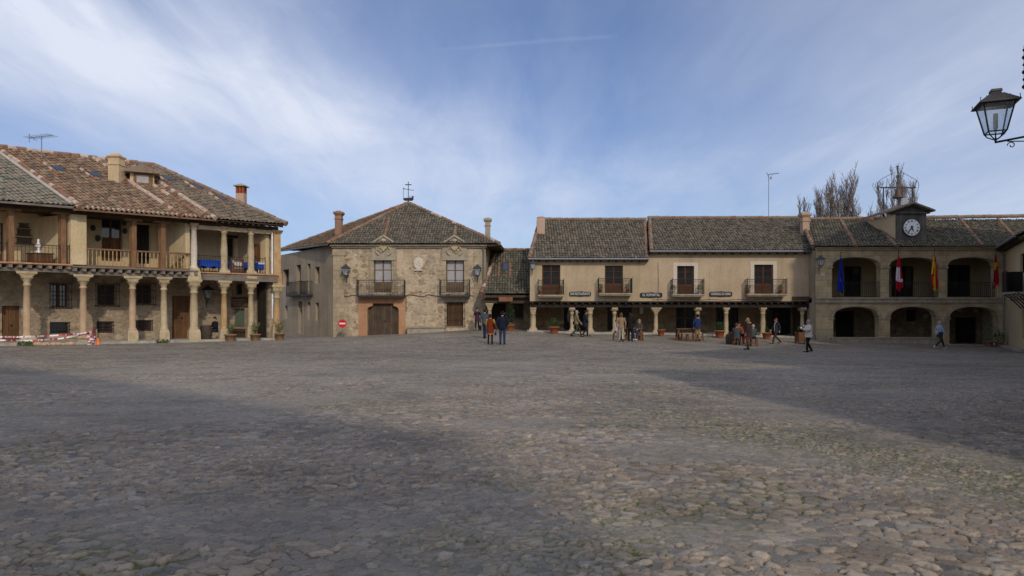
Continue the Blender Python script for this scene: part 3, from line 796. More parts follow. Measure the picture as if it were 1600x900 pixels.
def chimney(parent, x, y, z0, z1, w, m, style='flat', d=None):
    mb = MB(); d = d or w; a, b = w / 2, d / 2; h = z1 - z0
    U, V = (1, 0), (0, 1)
    if style == 'brick_open':
        mb.frustum((x, y), U, V, a, b, z0, a, b, z1 - .55)
        c = mb.build('chimney', m, parent)
        k = MB()
        for i in (-1, 0, 1):
            for j in (-1, 1): k.frustum((x + i * (a - .06), y + j * (b - .06)), U, V, .06, .06, z1 - .55, .06, .06, z1 - .12)
        k.build('brick_vent', 'brick_red', c)
        t = MB(); t.frustum((x, y), U, V, a + .12, b + .12, z1 - .12, a + .12, b + .12, z1 - .07); t.frustum((x, y), U, V, a + .1, b + .1, z1 - .07, .05, .05, z1 + .08)
        t.build('cap', 'stone_grey', c)
        return c
    mb.frustum((x, y), U, V, a, b, z0, a, b, z1 - .32)
    if style == 'moulded':
        mb.frustum((x, y), U, V, a + .05, b + .05, z1 - .62, a + .05, b + .05, z1 - .55)
        mb.frustum((x, y), U, V, a + .02, b + .02, z1 - .32, a + .12, b + .12, z1 - .18)
        mb.frustum((x, y), U, V, a + .12, b + .12, z1 - .18, a + .12, b + .12, z1 - .06)
        mb.frustum((x, y), U, V, a + .04, b + .04, z1 - .06, a * .55, b * .55, z1 + .05)
    elif style == 'stepped':
        mb.frustum((x, y), U, V, a + .04, b + .04, z1 - .7, a + .04, b + .04, z1 - .62)
        mb.frustum((x, y), U, V, a - .01, b - .01, z1 - .32, a + .07, b + .07, z1 - .24)
        mb.frustum((x, y), U, V, a + .07, b + .07, z1 - .24, a + .07, b + .07, z1 - .17)
        mb.frustum((x, y), U, V, a, b, z1 - .17, a * .5, b * .5, z1)
    else:
        mb.frustum((x, y), U, V, a, b, z1 - .32, a - .03, b - .03, z1 - .1)
        mb.frustum((x, y), U, V, a, b, z1 - .1, a * .6, b * .6, z1)
    return mb.build('chimney', m, parent)

# ------------------------------------------------------------------ walls and their openings
def facade(name, f, n, s0, s1, z0, z1, openings, m, parent, depth=0.3, mb=None, finish=True):
    mb = mb or MB()
    ops = [o for o in openings]
    S = sorted({s0, s1} | {min(max(o[0], s0), s1) for o in ops} | {min(max(o[1], s0), s1) for o in ops})
    Z = sorted({z0, z1} | {min(max(o[2], z0), z1) for o in ops} | {min(max(o[3], z0), z1) for o in ops})
    for i in range(len(S) - 1):
        for j in range(len(Z) - 1):
            a, b = (S[i] + S[i + 1]) / 2, (Z[j] + Z[j + 1]) / 2
            if S[i + 1] - S[i] < 1e-5 or Z[j + 1] - Z[j] < 1e-5: continue
            if any(o[0] < a < o[1] and o[2] < b < o[3] for o in ops): continue
            mb.quad(f.P(S[i], n, Z[j]), f.P(S[i + 1], n, Z[j]), f.P(S[i + 1], n, Z[j + 1]), f.P(S[i], n, Z[j + 1]))
    for o in ops:
        a, b, c, d = o[:4]; k = n + depth
        mb.quad(f.P(a, n, c), f.P(a, k, c), f.P(a, k, d), f.P(a, n, d)); mb.quad(f.P(b, n, c), f.P(b, n, d), f.P(b, k, d), f.P(b, k, c))
        mb.quad(f.P(a, n, d), f.P(a, k, d), f.P(b, k, d), f.P(b, n, d)); mb.quad(f.P(a, n, c), f.P(b, n, c), f.P(b, k, c), f.P(a, k, c))
    return mb.build(name, m, parent) if finish else mb

def window(parent, f, rc, n, frame='frame', pane='glass', cols=2, rows=3, panel=0.0, recess=0.12, name='window', t=0.07, label=None):
    """timber frame, glazing bars and, below `panel` of the height, solid boards; the glass is a sub-part"""
    a, b, c, d = rc; k0, k1 = n + recess, n + recess + .07
    mb = MB(); w = (b - a)
    mb.box(f, a, a + t, k0, k1, c, d); mb.box(f, b - t, b, k0, k1, c, d)
    mb.box(f, a + t, b - t, k0 + .002, k1, d - t, d); mb.box(f, a + t, b - t, k0 + .002, k1, c, c + t)
    zp = c + (d - c) * panel
    for i in range(1, cols):
        x = a + w * i / cols; mb.box(f, x - .045, x + .045, k0 + .004, k1, c + t, d - t)
    if panel: mb.box(f, a + t, b - t, k0 + .02, k1 - .01, c + t, zp)
    for j in range(1, rows):
        z = zp + (d - zp) * j / rows; mb.box(f, a + t, b - t, k0 + .012, k1 - .012, z - .02, z + .02)
    o = mb.build(name, frame, parent)
    if label: o['label'] = label
    g = MB(); g.quad(f.P(a + t / 2, k1 - .02, zp), f.P(b - t / 2, k1 - .02, zp), f.P(b - t / 2, k1 - .02, d - t / 2), f.P(a + t / 2, k1 - .02, d - t / 2))
    g.build('pane', pane, o)
    return o

def door(parent, f, rc, n, m='door', recess=0.15, handle=True, label=None, name='door'):
    a, b, c, d = rc
    mb = MB(); mb.box(f, a, b, n + recess, n + recess + .06, c, d)
    mb.box(f, a, b, n + recess - .025, n + recess, d - .14, d - .02); mb.box(f, (a + b) / 2 - .03, (a + b) / 2 + .03, n + recess - .02, n + recess, c, d - .14)
    o = mb.build(name, m, parent)
    if handle:
        h = MB(); p = f.P(a + (b - a) * .55, n + recess - .05, c + (d - c) * .48); h.ball(p, .05, 8, 5); h.build('handle', 'iron', o)
    if label: o['label'] = label
    return o

def grille(parent, f, rc, n, proud=0.08, step=0.13, name='grille'):
    a, b, c, d = rc; mb = MB(); k = max(3, int((b - a) / step))
    for i in range(k + 1):
        x = a + (b - a) * i / k; mb.tube([f.P(x, n - proud, c), f.P(x, n - proud, d)], .013, 5)
    for j in range(4):
        z = c + (d - c) * (j + .15) / 3.3
        mb.box(f, a - .03, b + .03, n - proud - .012, n - proud + .012, z - .015, z + .015)
    for x in (a, b):
        for z in (c + .1, d - .1): mb.tube([f.P(x, n - proud, z), f.P(x, n + .05, z)], .014, 5)
    return mb.build(name, 'iron', parent)

def railing(f, s0, s1, n0, n1, z0, z1, step=0.115, m='iron', parent=None, name='railing', sides=True, r=.011):
    mb = MB()
    def run(p, q):
        p, q = Vector(p), Vector(q); k = max(2, int((q - p).length / step))
        for i in range(k + 1):
            e = p + (q - p) * (i / k); mb.tube([e, e + Vector((0, 0, z1 - z0))], r, 5, True, False)
        for z, hgt in ((z1 - z0, .02), (.06, .012), ((z1 - z0) * .86, .009)):
            k3 = Vector((0, 0, z)); mb.tube([p + k3, q + k3], hgt, 5)
    run(f.P(s0, n0, z0), f.P(s1, n0, z0))
    if sides: run(f.P(s0, n0, z0), f.P(s0, n1, z0)); run(f.P(s1, n0, z0), f.P(s1, n1, z0))
    for x in (s0, s1):
        mb.tube([f.P(x, n0, z0), f.P(x, n0, z1 + .03)], .022, 6); mb.ball(f.P(x, n0, z1 + .06), .035, 6, 4)
    return mb.build(name, m, parent)

def balcony(parent, f, rc, n=0.0, depth=0.65, zr=1.0, m='stone', tiles=False):
    a, b, z, _ = rc; mb = MB()
    mb.box(f, a, b, n - depth, n, z - .10, z)
    mb.box(f, a + .05, b - .05, n - depth + .05, n, z - .17, z - .10)
    if tiles:
        k = int((b - a) / .22)
        for i in range(k): mb.box(f, a + .03 + i * .22, a + .2 + i * .22, n - depth - .012, n - depth, z - .09, z - .01)
    o = mb.build('balcony', m, parent)
    railing(f, a + .03, b - .03, n - depth + .03, n, z, z + zr, parent=o)
    return o

def column(parent, c, z0, z1, u, v, rb=0.18, rt=0.15, plinth=0.35, cap=0.5, cw=0.42, m='stone', mats=None, seed=0, taper_plinth=True, capn=2):
    """rough plinth block, tapered shaft and a flared bracket capital"""
    rr = random.Random(seed); mb = MB(); ms = mats or [m, m]
    j = rr.uniform(-.02, .02)
    if plinth > 0:
        mb.frustum(c, u, v, rb + .11 + j, rb + .11 - j, z0 - .3, rb + .09, rb + .09, z0 + plinth * .72)
        mb.frustum(c, u, v, rb + .09, rb + .09, z0 + plinth * .72, rb + .05, rb + .05, z0 + plinth)
    zs = z0 + plinth; zc = z1 - cap
    mb.cur = 1 if len(ms) > 1 else 0
    mb.lathe(c, [(rb + .05, zs), (rb + .06, zs + .05), (rb + .02, zs + .10), (rb, zs + .16), (rb + .008, (zs + zc) * .5), (rt, zc - .12), (rt + .045, zc - .09), (rt + .045, zc - .04), (rt + .01, zc)], 14)
    mb.cur = 0
    if capn == 2:
        h1 = cap * .45
        mb.lathe(c, [(rt + .01, zc), (rt + .02, zc + h1 * .4), (rt + .10, zc + h1 * .85), (rt + .13, zc + h1)], 14)
        mb.frustum(c, u, v, rt + .11, rt + .11, zc + h1, rt + .14, rt + .14, zc + h1 + .06)
        mb.frustum(c, u, v, rt + .07, rt + .07, zc + h1 + .06, cw * .8, rt + .13, z1 - .12)
        mb.frustum(c, u, v, cw * .92, rt + .16, z1 - .12, cw, rt + .17, z1)
    elif capn == 1:
        mb.frustum(c, u, v, rt + .02, rt + .02, zc, cw, rt + .12, z1 - .08)
        mb.frustum(c, u, v, cw + .02, rt + .14, z1 - .08, cw + .02, rt + .14, z1)
    else:
        mb.lathe(c, [(rt + .01, zc), (rt + .07, zc + cap * .5), (rt + .07, zc + cap * .6)], 14)
        mb.frustum(c, u, v, rt + .07, rt + .07, zc + cap * .6, rt + .09, rt + .09, z1)
    return mb.build('column', ms, parent)

def eaves(parent, f, s0, s1, n0, n1, zt, step=0.5, m='wood_dark', drop=0.16, slope=0.0, name='eaves'):
    """boards under the overhang with the rafter tails showing below them"""
    mb = MB()
    mb.hexa([f.P(s0, n0, zt - .05), f.P(s1, n0, zt - .05), f.P(s1, n1, zt - .05 + slope * (n1 - n0)), f.P(s0, n1, zt - .05 + slope * (n1 - n0))],
            [f.P(s0, n0, zt), f.P(s1, n0, zt), f.P(s1, n1, zt + slope * (n1 - n0)), f.P(s0, n1, zt + slope * (n1 - n0))])
    k = int((s1 - s0) / step)
    for i in range(k + 1):
        a = s0 + .08 + (s1 - s0 - .2) * i / max(1, k)
        q = [(a, n0 + .08), (a + .11, n0 + .08), (a + .11, n1), (a, n1)]
        mb.hexa([f.P(x, y, zt - .055 - drop * (.75 if y < n1 else 1) + slope * (y - n0)) for x, y in q], [f.P(x, y, zt - .055 + slope * (y - n0)) for x, y in q])
    return mb.build(name, m, parent)

def blob_leaves(mb, c, r, n, size, rr, squash=1.0, cone=False):
    for _ in range(n):
        while True:
            p = Vector((rr.uniform(-1, 1), rr.uniform(-1, 1), rr.uniform(-1, 1)))
            if p.length < 1 and p.length > .25 and rr.random() < .35 + p.length * .65: break
        if cone: k = 1 - (p.z + 1) / 2.15; p.x *= k * 1.25; p.y *= k * 1.25
        q = Vector(c) + Vector((p.x * r, p.y * r, p.z * r * squash))
        a = Vector((rr.uniform(-1, 1), rr.uniform(-1, 1), rr.uniform(-.3, 1))).normalized() * size * rr.uniform(.6, 1.3)
        b = a.orthogonal().normalized() * size * rr.uniform(.3, .5)
        b.rotate(Matrix.Rotation(rr.uniform(0, 6.28), 3, a))
        mb.add([q - a * .5, q + b, q + a * .5, q - b], [(0, 1, 2, 3)])
# ================================================================== the arcaded houses on the left
def base(x, y): return (x, y, tz(x, y))
ZE = 7.3
def lroof_z(n): return 7.3 + (n + .85) * .614
SIDE = Frame((LF.P(13.15, 0, 0).x, LF.P(13.15, 0, 0).y), (-1.061, .471), (.814, .581))
def left_houses():
    f = LF; U, V = (f.u.x, f.u.y), (-f.u.y, f.u.x)
    sA, sB, sC, sE = -9.0, 2.85, 8.92, 13.35
    p = f.P(-1, 0, 0); HA = thing('arcaded_house', 'arcaded house with lichen grey roof, wooden posts and black iron gallery rail', 'house', base(p.x, p.y), 'arcaded houses on the left of the square')
    p = f.P(5.8, 0, 0); HB = thing('arcaded_house', 'arcaded house with red brown roof and wooden balustrade along its upper gallery', 'house', base(p.x, p.y), 'arcaded houses on the left of the square')
    p = f.P(11, 0, 0); HC = thing('arcaded_house', 'arcaded house with round stone columns upstairs and blue tables in its gallery', 'house', base(p.x, p.y), 'arcaded houses on the left of the square')
    NW, NU = 2.6, 2.2
    down = -f.w + Vector((0, 0, -.614))
    # --- ground floor walls
    def R_(x0, y0, x1, y1, n): return f.rect(x0, y0, x1, y1, n)
    dA = R_(3, 478, 33, 536, NW); wA = R_(80, 444, 107, 480, NW); lA = R_(78, 503, 108, 521, NW)
    gAB, gBC = f.s(116, NW), f.s(312, NW)
    facade('wall', f, NW, sA, gAB, -.3, 4.1, [dA, wA, lA], 'arcade_wall', HA)
    door(HA, f, dA, NW); o = window(HA, f, wA, NW, 'frame', cols=2, rows=2); grille(o, f, (wA[0] - .1, wA[1] + .1, wA[2] - .1, wA[3] + .1), NW)
    o = window(HA, f, lA, NW, 'shut_dark', cols=1, rows=1); grille(o, f, lA, NW, .03, .1)
    wB = [R_(152, 445, 181, 477, NW), R_(213, 444, 238, 475, NW)]; lB = [R_(151, 502, 177, 520, NW), R_(212, 500, 238, 517, NW)]; dB = R_(269, 462, 300, 529, NW)
    facade('wall', f, NW, gAB, gBC, -.3, 4.1, wB + lB + [dB], 'arcade_wall', HB)
    for w in wB: o = window(HB, f, w, NW, 'frame', cols=2, rows=2); grille(o, f, (w[0] - .12, w[1] + .12, w[2] - .1, w[3] + .1), NW)
    for w in lB: o = window(HB, f, w, NW, 'frame', cols=2, rows=1, t=.12); grille(o, f, w, NW, .02, .1)
    door(HB, f, dB, NW, label='tall double plank door')
    facade('wall', f, NW, gBC, sE + .2, -.3, 4.1, [], 'arcade_wall', HC)
    fe = SIDE                                                    # the end wall of the arcade carries the shop window
    wC = fe.rect(366, 443, 378, 461); gC = fe.rect(359, 482, 382, 511)
    facade('end_wall', fe, 0, .85, 8, -.3, 4.1, [wC, gC], 'arcade_wall', HC, .25)
    window(HC, fe, wC, 0, 'frame_grey', cols=1, rows=1); window(HC, fe, gC, 0, 'frame_grey', 'glass_green', cols=1, rows=1, label='greenish shop window')
    mb = MB(); mb.box(fe, gC[0] - .6, gC[1] + .1, -.35, -.003, gC[2] - .28, gC[2] - .1); mb.box(fe, gC[0] - .3, gC[1] - .1, -.25, -.003, .2, gC[2] - .282); mb.build('stone_counter', 'wood_dark', HC)
    mb = MB(); mb.box(fe, .30, .847, .05, .12, 0, 4.0); mb.build('dark_gap_panel', 'shut_dark', HC)  # added near-black panel for the shaded gap beside the corner pillar
    mb = MB(); mb.box(fe, .25, 8, .26, .4, -.3, 7.2); mb.build('outer_wall', 'arcade_wall', HC)
    # --- gallery floors, joists and beams
    def floor_parts(H, s0, s1, z, edge, joist=True):
        mb = MB(); mb.box(f, s0, s1, -.32, NU + .6, z - .08, z); mb.build('gallery_floor', edge, H)
        mb = MB(); mb.box(f, s0, s1, -.26, NW, z - .12, z - .082)
        if joist:
            k = int((s1 - s0) / .42)
            for i in range(k + 1):
                a = s0 + .05 + (s1 - s0 - .25) * i / k; mb.box(f, a, a + .13, -.30 - rng.uniform(0, .06), NW - .01, z - .28, z - .122)
            mb.box(f, s0, s1, -.13, .15, z - .45, z - .284)
        mb.build('floor_beam', 'wood_grey', H)
    floor_parts(HA, sA, sB, 4.42, 'floor_tile'); floor_parts(HB, sB + .003, sC, 4.34, 'wood_grey')
    mb = MB(); mb.box(f, sC + .3, sE + .1, -.36, NU + .6, 4.20, 4.27); mb.build('gallery_floor', 'floor_tile', HC)
    mb = MB(); mb.box(f, sC + .35, sE + .08, -.30, .18, 3.80, 4.197); mb.build('floor_beam', 'wood_grey', HC)
    mb = MB(); mb.box(f, sC + .003, sE, .18, NW, 4.05, 4.19); mb.build('arcade_ceiling', 'wood_dark', HC)
    # --- ground floor columns
    spec = [(-46, HA, 'stone', 2), (42, HA, 'stone', 2), (130, HB, 'stone', 2), (207, HB, 'stone', 2), (256, HB, 'stone', 2), (303, HC, 'stone', 2), (350, HC, 'stone', 2), (392, HC, 'stone', 2)]
    shaft = ['stone', 'stone_pink', 'stone_pink', 'stone_pink', 'stone', 'stone', 'stone_orange', 'stone']
    for i, (px, H, m, cn) in enumerate(spec):
        s = f.s(px); c = f.P(s, 0, 0); g = tz(c.x, c.y)
        z1 = 3.97 if H is HA else (3.90 if H is HB else 3.80)
        big = px == 303
        column(H, (c.x, c.y), g + .1, z1, U, V, .165 + .05 * big, .135 + .04 * big, .3 if px in (42, 130) else .62, .62 if i < 5 else .66, .46 if i in (0, 1, 2, 3) else .40, mats=[m, shaft[i]], seed=i)
    s = f.s(433); c = f.P(s, 0.05, 0); g = tz(c.x, c.y)
    column(HC, (c.x, c.y), g + .1, 3.62, U, V, .20, .18, .75, .7, .36, mats=['stone', 'stone_orange'], seed=33, capn=2)
    mb = MB(); mb.frustum((c.x, c.y), U, V, .27, .25, 3.62, .25, .25, 4.3); mb.frustum((c.x, c.y), U, V, .22, .22, 4.3, .20, .20, 6.75); mb.frustum((c.x, c.y), U, V, .2, .2, 6.75, .32, .3, 6.92); mb.frustum((c.x, c.y), U, V, .32, .3, 6.92, .32, .3, 7.0)
    mb.build('corner_pillar', 'stone_orange', HC)
    # stacked block and tall column between the two galleries
    s3 = f.s(303); c = f.P(s3, 0, 0)
    mb = MB(); mb.frustum((c.x, c.y), U, V, .36, .27, 3.802, .30, .25, 4.32); mb.build('column_block', 'stone', HC)
    column(HC, (c.x, c.y), 4.32, 7.06, U, V, .17, .145, .16, .24, .3, mats=['stone', 'white_trim'], seed=40, capn=0)
    for k, px in enumerate((350, 392)):
        s = f.s(px); c = f.P(s, 0, 0)
        column(HC, (c.x, c.y), 4.27, 6.98, U, V, .19, .14, .14, .26, .3, mats=['stone', 'stone'], seed=50 + k, capn=0)
    mb = MB(); mb.box(f, s3 + .18, sE - .1, -.13, .13, 6.74, 6.97); mb.build('lintel', 'cream2', HC)
    # --- upper walls
    uA = R_(-14, 348, 7, 412, NU)
    facade('wall', f, NU, sA, sB, 4.1, 9.0, [uA], 'ochre_pale', HA); window(HA, f, uA, NU, 'frame', 'curtain', 2, 3, .25)
    uB = [R_(159, 341, 192, 408, NU), R_(213, 351, 236, 412, NU)]
    facade('wall', f, NU, sB, sC, 4.1, 9.0, uB, 'ochre_pale', HB)
    o = window(HB, f, uB[0], NU, 'door', 'glass', 2, 2, .55, label='glazed door with wooden lower half'); door(HB, f, uB[1], NU, 'shut_dark')
    uC = [R_(350, 372, 367, 418, NU)]; dS = SIDE.rect(397, 381, 407, 418)
    facade('wall', f, NU, sC, sE, 4.1, 9.0, uC, 'ochre_pale', HC)
    door(HC, f, uC[0], NU, 'shut_dark'); door(HC, SIDE, dS, -.2, 'door')
    mb = MB(); a, b = f.s(345, NU), f.s(372, NU); mb.box(f, a, b, NU - .06, NU - .004, uC[0][3] + .003, uC[0][3] + .18); mb.build('door_lintel', 'wood_dark', HC)
    # party walls
    mb = MB(); mb.box(f, f.s(108), f.s(132.5), -.12, NU - .003, 4.42, 7.05); mb.build('party_wall', 'ochre_pale', HB)
    mb = MB(); mb.box(f, s3 - .35, s3 - .12, .12, NU - .003, 4.34, 7.25); mb.build('party_wall', 'ochre_pale', HC)
    mb = MB(); mb.box(SIDE, .22, NU - .003, -.003, .2, 4.27, 7.2); mb.build('gallery_side_wall', 'ochre_pale', HC)
    # --- timber posts, top beams, ceilings
    for px in (15.5, 97):
        s = f.s(px); mb = MB(); mb.box(f, s - .11, s + .11, -.11, .11, 4.42, 7.06); mb.box(f, s - .42, s + .42, -.10, .10, 7.0, 7.12); mb.build('wooden_post', 'wood_post', HA)
    for px in (207.5, 253):
        s = f.s(px); mb = MB(); mb.box(f, s - .11, s + .11, -.11, .11, 4.34, 7.0); mb.box(f, s - .4, s + .4, -.10, .10, 6.93, 7.05); mb.build('wooden_post', 'wood_post', HB)
    for H, a, b, z in ((HA, sA, sB, 7.12), (HB, sB + .003, s3 - .3, 7.05), (HC, s3 - .25, sE + .25, 7.0)):
        mb = MB(); mb.box(f, a, b, -.14, .14, z, z + .2); mb.build('top_beam', 'wood_dark', H)
        mb = MB(); mb.box(f, a, b, .15, NU, z + .1, z + .15); mb.build('gallery_ceiling', 'wood_dark', H)
    # --- railings
    for a, b in ((f.s(15.5) + .11, f.s(97) - .11), (-5, f.s(15.5) - .11), (f.s(97) + .11, f.s(107.5))):
        railing(f, a, b, -.05, .1, 4.44, 5.36, .16, 'iron', HA, 'railing', False)
    for a, b in ((f.s(134), f.s(207.5) - .12), (f.s(207.5) + .12, f.s(253) - .12), (f.s(253) + .12, s3 - .2)):
        mb = MB(); mb.box(f, a, b, -.06, .06, 5.25, 5.33); mb.box(f, a, b, -.05, .05, 4.36, 4.43)
        o = mb.build('balustrade', 'wood_rail', HB)
        mb = MB(); k = int((b - a) / .175)
        for i in range(k):
            q = f.P(a + (i + .6) * (b - a) / k, 0, 0)
            mb.lathe((q.x, q.y), [(.024, 4.42), (.032, 4.6), (.036, 4.75), (.02, 4.95), (.03, 5.12), (.024, 5.26)], 7)
        mb.build('baluster', 'wood_light', o)
    ss = [s3, f.s(350), f.s(392), sE - .25]
    for a, b in zip(ss[:-1], ss[1:]): railing(f, a + .2, b - .2, -.04, .1, 4.29, 5.22, .15, 'iron', HC, 'railing', False)
    q0, q1 = f.P(f.s(423), -.1, 4.3), f.P(f.s(423), -.1, 6.95)
    mb = MB(); mb.tube([q0, q1], .06, 8); mb.build('drain_pipe', 'pipe_white', HC)
    # --- roofs
    sb = 2.55; hx = 10.85
    def rp(s, n, dz=0): return f.P(s, n, lroof_z(n) + dz)
    rA = tile_roof('roof', [rp(sA, -.85, .08), rp(sb, -.85, .08), rp(sb, 5.5, .08), rp(sA, 5.5, .08)], 'tile_lich', HA, down, seed=1)
    mid = 9.45
    rB = tile_roof('roof', [rp(sb, -.85), rp(mid, -.85), rp(mid, 5.5), rp(sb, 5.5)], 'tile_red', HB, down, seed=2)
    rC = tile_roof('roof', [rp(mid, -.85), rp(13.43, -.85), rp(hx, 5.5), rp(mid, 5.5)], 'tile_mix', HC, down, seed=3)
    be = f.P(14.6, 11.5, 7.3)
    tile_roof('roof_hip', [rp(13.43, -.85), be, rp(hx, 5.5)], 'tile_mix', HC, seed=4, l=.6)
    for H, a, b in ((HA, sA, sb), (HB, sb, mid), (HC, mid, hx)):
        mb = MB(); q = [rp(a, 5.5), rp(b, 5.5), f.P(b if H is not HC else 14.6, 11.5, 7.3), f.P(a, 11.5, 7.3)]; mb.poly(q); mb.build('rear_roof', 'tile_dark', H)
        mb = MB(); mb.quad(f.P(a, 11, -.3), f.P(b, 11, -.3), f.P(b, 11, 7.6), f.P(a, 11, 7.6)); mb.build('rear_wall', 'grey_render', H)
    CM = ['cap_mortar', 'cap_red', 'cap_red']
    caps('ridge_cap', rp(sA, 5.5, .1), rp(sb, 5.5, .1), CM, rA, .16); caps('ridge_cap', rp(sb, 5.5), rp(mid, 5.5), CM, rB, .16)
    caps('ridge_cap', rp(mid, 5.5), rp(hx, 5.5), ['cap_grey', 'cap_red'], rC, .16); caps('hip_cap', rp(hx, 5.5), rp(13.43, -.85), ['cap_grey', 'cap_red', 'cap_grey'], rC, .15)
    mb = MB(); mb.tube([rp(sb - .05, 5.5, .17), rp(sb - .05, -.8, .17)], .10, 6); mb.build('verge_mortar', 'mortar_line', rA)
    caps('cover_tiles', rp(sb + .32, 5.5, .02), rp(sb + .32, -.9, .02), CM, rB, .15, .36)
    for n_hi, s_, k in ((5.5, 7.55, 11), (4.2, 8.65, 12), (4.9, 9.35, 13)):
        caps('cover_tiles', rp(s_, n_hi, .02), rp(s_, -.9, .02), ['cap_mortar', 'cap_red', 'cap_mortar'], rB, .14, .36, seed=k)
    mb = MB(); rr = random.Random(3)
    k = int((mid - sb) / .235)
    for i in range(k):
        a = rp(sb + .15 + i * .235, -.80, .075); mb.tube([a, a + (-f.w).normalized() * .12 + Vector((0, 0, -.06))], [.075, .085], 7, False)
    mb.build('eave_tiles', 'cap_mortar', rB)
    eaves(HA, f, sA, sb, -.8, .15, 7.33 + .05, .44, slope=.30); eaves(HB, f, sb + .002, mid, -.8, .15, 7.27, .44, slope=.30); eaves(HC, f, mid + .002, 13.38, -.8, .15, 7.27, .33, slope=.30)
    mb = MB(); mb.box(f, sA, sb, -.86, -.81, 7.25, 7.36); mb.build('fascia', 'wood_grey', HA)
    mb = MB(); mb.box(f, sb, mid, -.86, -.81, 7.17, 7.26); mb.build('fascia', 'wood_post', HB)
    # on the roof: skylights, chimneys, a dormer
    def on_roof(px, py):
        # the roof point seen at this place of the photo
        lo, hi = -.85, 5.5
        for _ in range(40):
            n = (lo + hi) / 2; s = f.s(px, n); q = f.P(s, n, 0)
            if lroof_z(n) - ZC > (HY - py) / F * q.y: hi = n
            else: lo = n
        return s, n
    for px, py, par, w_ in ((91, 266, rB, .42), (148, 275, rB, .42), (262, 281, rC, .36), (308, 294, rC, .3), (346, 312, rC, .3)):
        s, n = on_roof(px, py); mb = MB(); hw, hn = w_ / 2 + .05, .27
        q = [(s - hw, n - hn), (s + hw, n - hn), (s + hw, n + hn), (s - hw, n + hn)]
        mb.hexa([rp(a, b, -.02) for a, b in q], [rp(a, b, .13) for a, b in q]); sk = mb.build('skylight', 'iron_grey', par)
        q = [(s - hw + .06, n - hn + .07), (s + hw - .06, n - hn + .07), (s + hw - .06, n + hn - .07), (s - hw + .06, n + hn - .07)]
        mb = MB(); mb.poly([rp(a, b, .135) for a, b in q]); mb.build('pane', 'glass_sky', par)
        caps('flashing_tiles', rp(s - hw - .12, n + .5, .02), rp(s - hw - .12, n - .7, .02), ['cap_red', 'cap_mortar'], par, .09, .3)
    s, n = on_roof(182, 282); q = f.P(s, n, 0)
    chimney(rB, q.x, q.y, lroof_z(n) - .4, PZ(240, q.y), .62, 'chim_cream', 'stepped')
    s, n = on_roof(377, 316); q = f.P(s, n, 0)
    chimney(rC, q.x, q.y, lroof_z(n) - .4, PZ(289, q.y), .50, 'chim_pink', 'brick_open')
    s, n = on_roof(222, 290); q = f.P(s, n, 0); zb = lroof_z(n)
    fd = Frame((q.x, q.y), (.90, .436), (-.436, .90))
    mb = MB(); mb.box(fd, -.62, .62, 0, 2.6, zb - .5, zb + .78); dm = mb.build('dormer', 'chim_cream', HB)
    mb = MB(); mb.box(fd, -.44, .56, -.05, -.003, zb + .02, zb + .76)
    mb.build('dormer_front', 'wood_post', dm); mb = MB(); mb.quad(fd.P(-.28, -.056, zb + .16), fd.P(.34, -.056, zb + .16), fd.P(.34, -.056, zb + .6), fd.P(-.28, -.056, zb + .6)); mb.build('pane', 'curtain', dm)
    mb = MB(); mb.prism([fd.P(-.9, -.35, zb + .72), fd.P(.9, -.35, zb + .72), fd.P(.9, -.35, zb + .84), fd.P(0, -.35, zb + 1.22), fd.P(-.9, -.35, zb + .84)], fd.w * 3.0); mb.build('dormer_roof', 'tile_mix' if False else 'cap_grey', dm)
    return HA, HB, HC
HOUSE_A, HOUSE_B, HOUSE_C = left_houses()

def pavement(name, f, s0, s1, n0, n1, rise, m, step=0.6, kerb=True):
    """a raised stone walk that follows the ground, with an uneven front edge of long kerb blocks"""
    mb = MB(); rr = random.Random(int(s1 * 10)); s = s0
    while s < s1 - .01:
        e = min(s1, s + rr.uniform(.7, 1.5)); j = rr.uniform(-.05, .05); k = rr.uniform(-.02, .02)
        q = [(s + .008, n0 + j), (e - .008, n0 + j), (e - .008, n0 + .42), (s + .008, n0 + .42)]
        P = [f.P(a, b, 0) for a, b in q]
        mb.hexa([(p.x, p.y, tz(p.x, p.y) - .4) for p in P], [(p.x, p.y, tz(f.P(a, n0, 0).x, f.P(a, n0, 0).y) + rise + k) for p, (a, b) in zip(P, q)])
        q = [(s, n0 + .42), (e, n0 + .42), (e, n1), (s, n1)]
        P = [f.P(a, b, 0) for a, b in q]
        mb.hexa([(p.x, p.y, tz(p.x, p.y) - .4) for p in P], [(p.x, p.y, tz(f.P(a, n0, 0).x, f.P(a, n0, 0).y) + rise - .004) for p, (a, b) in zip(P, q)])
        s = e
    o = mb.build(name, m); o['kind'] = 'structure'; return o
pavement('pavement', LF, -9, 13.6, -.5, 2.7, .13, 'slab')

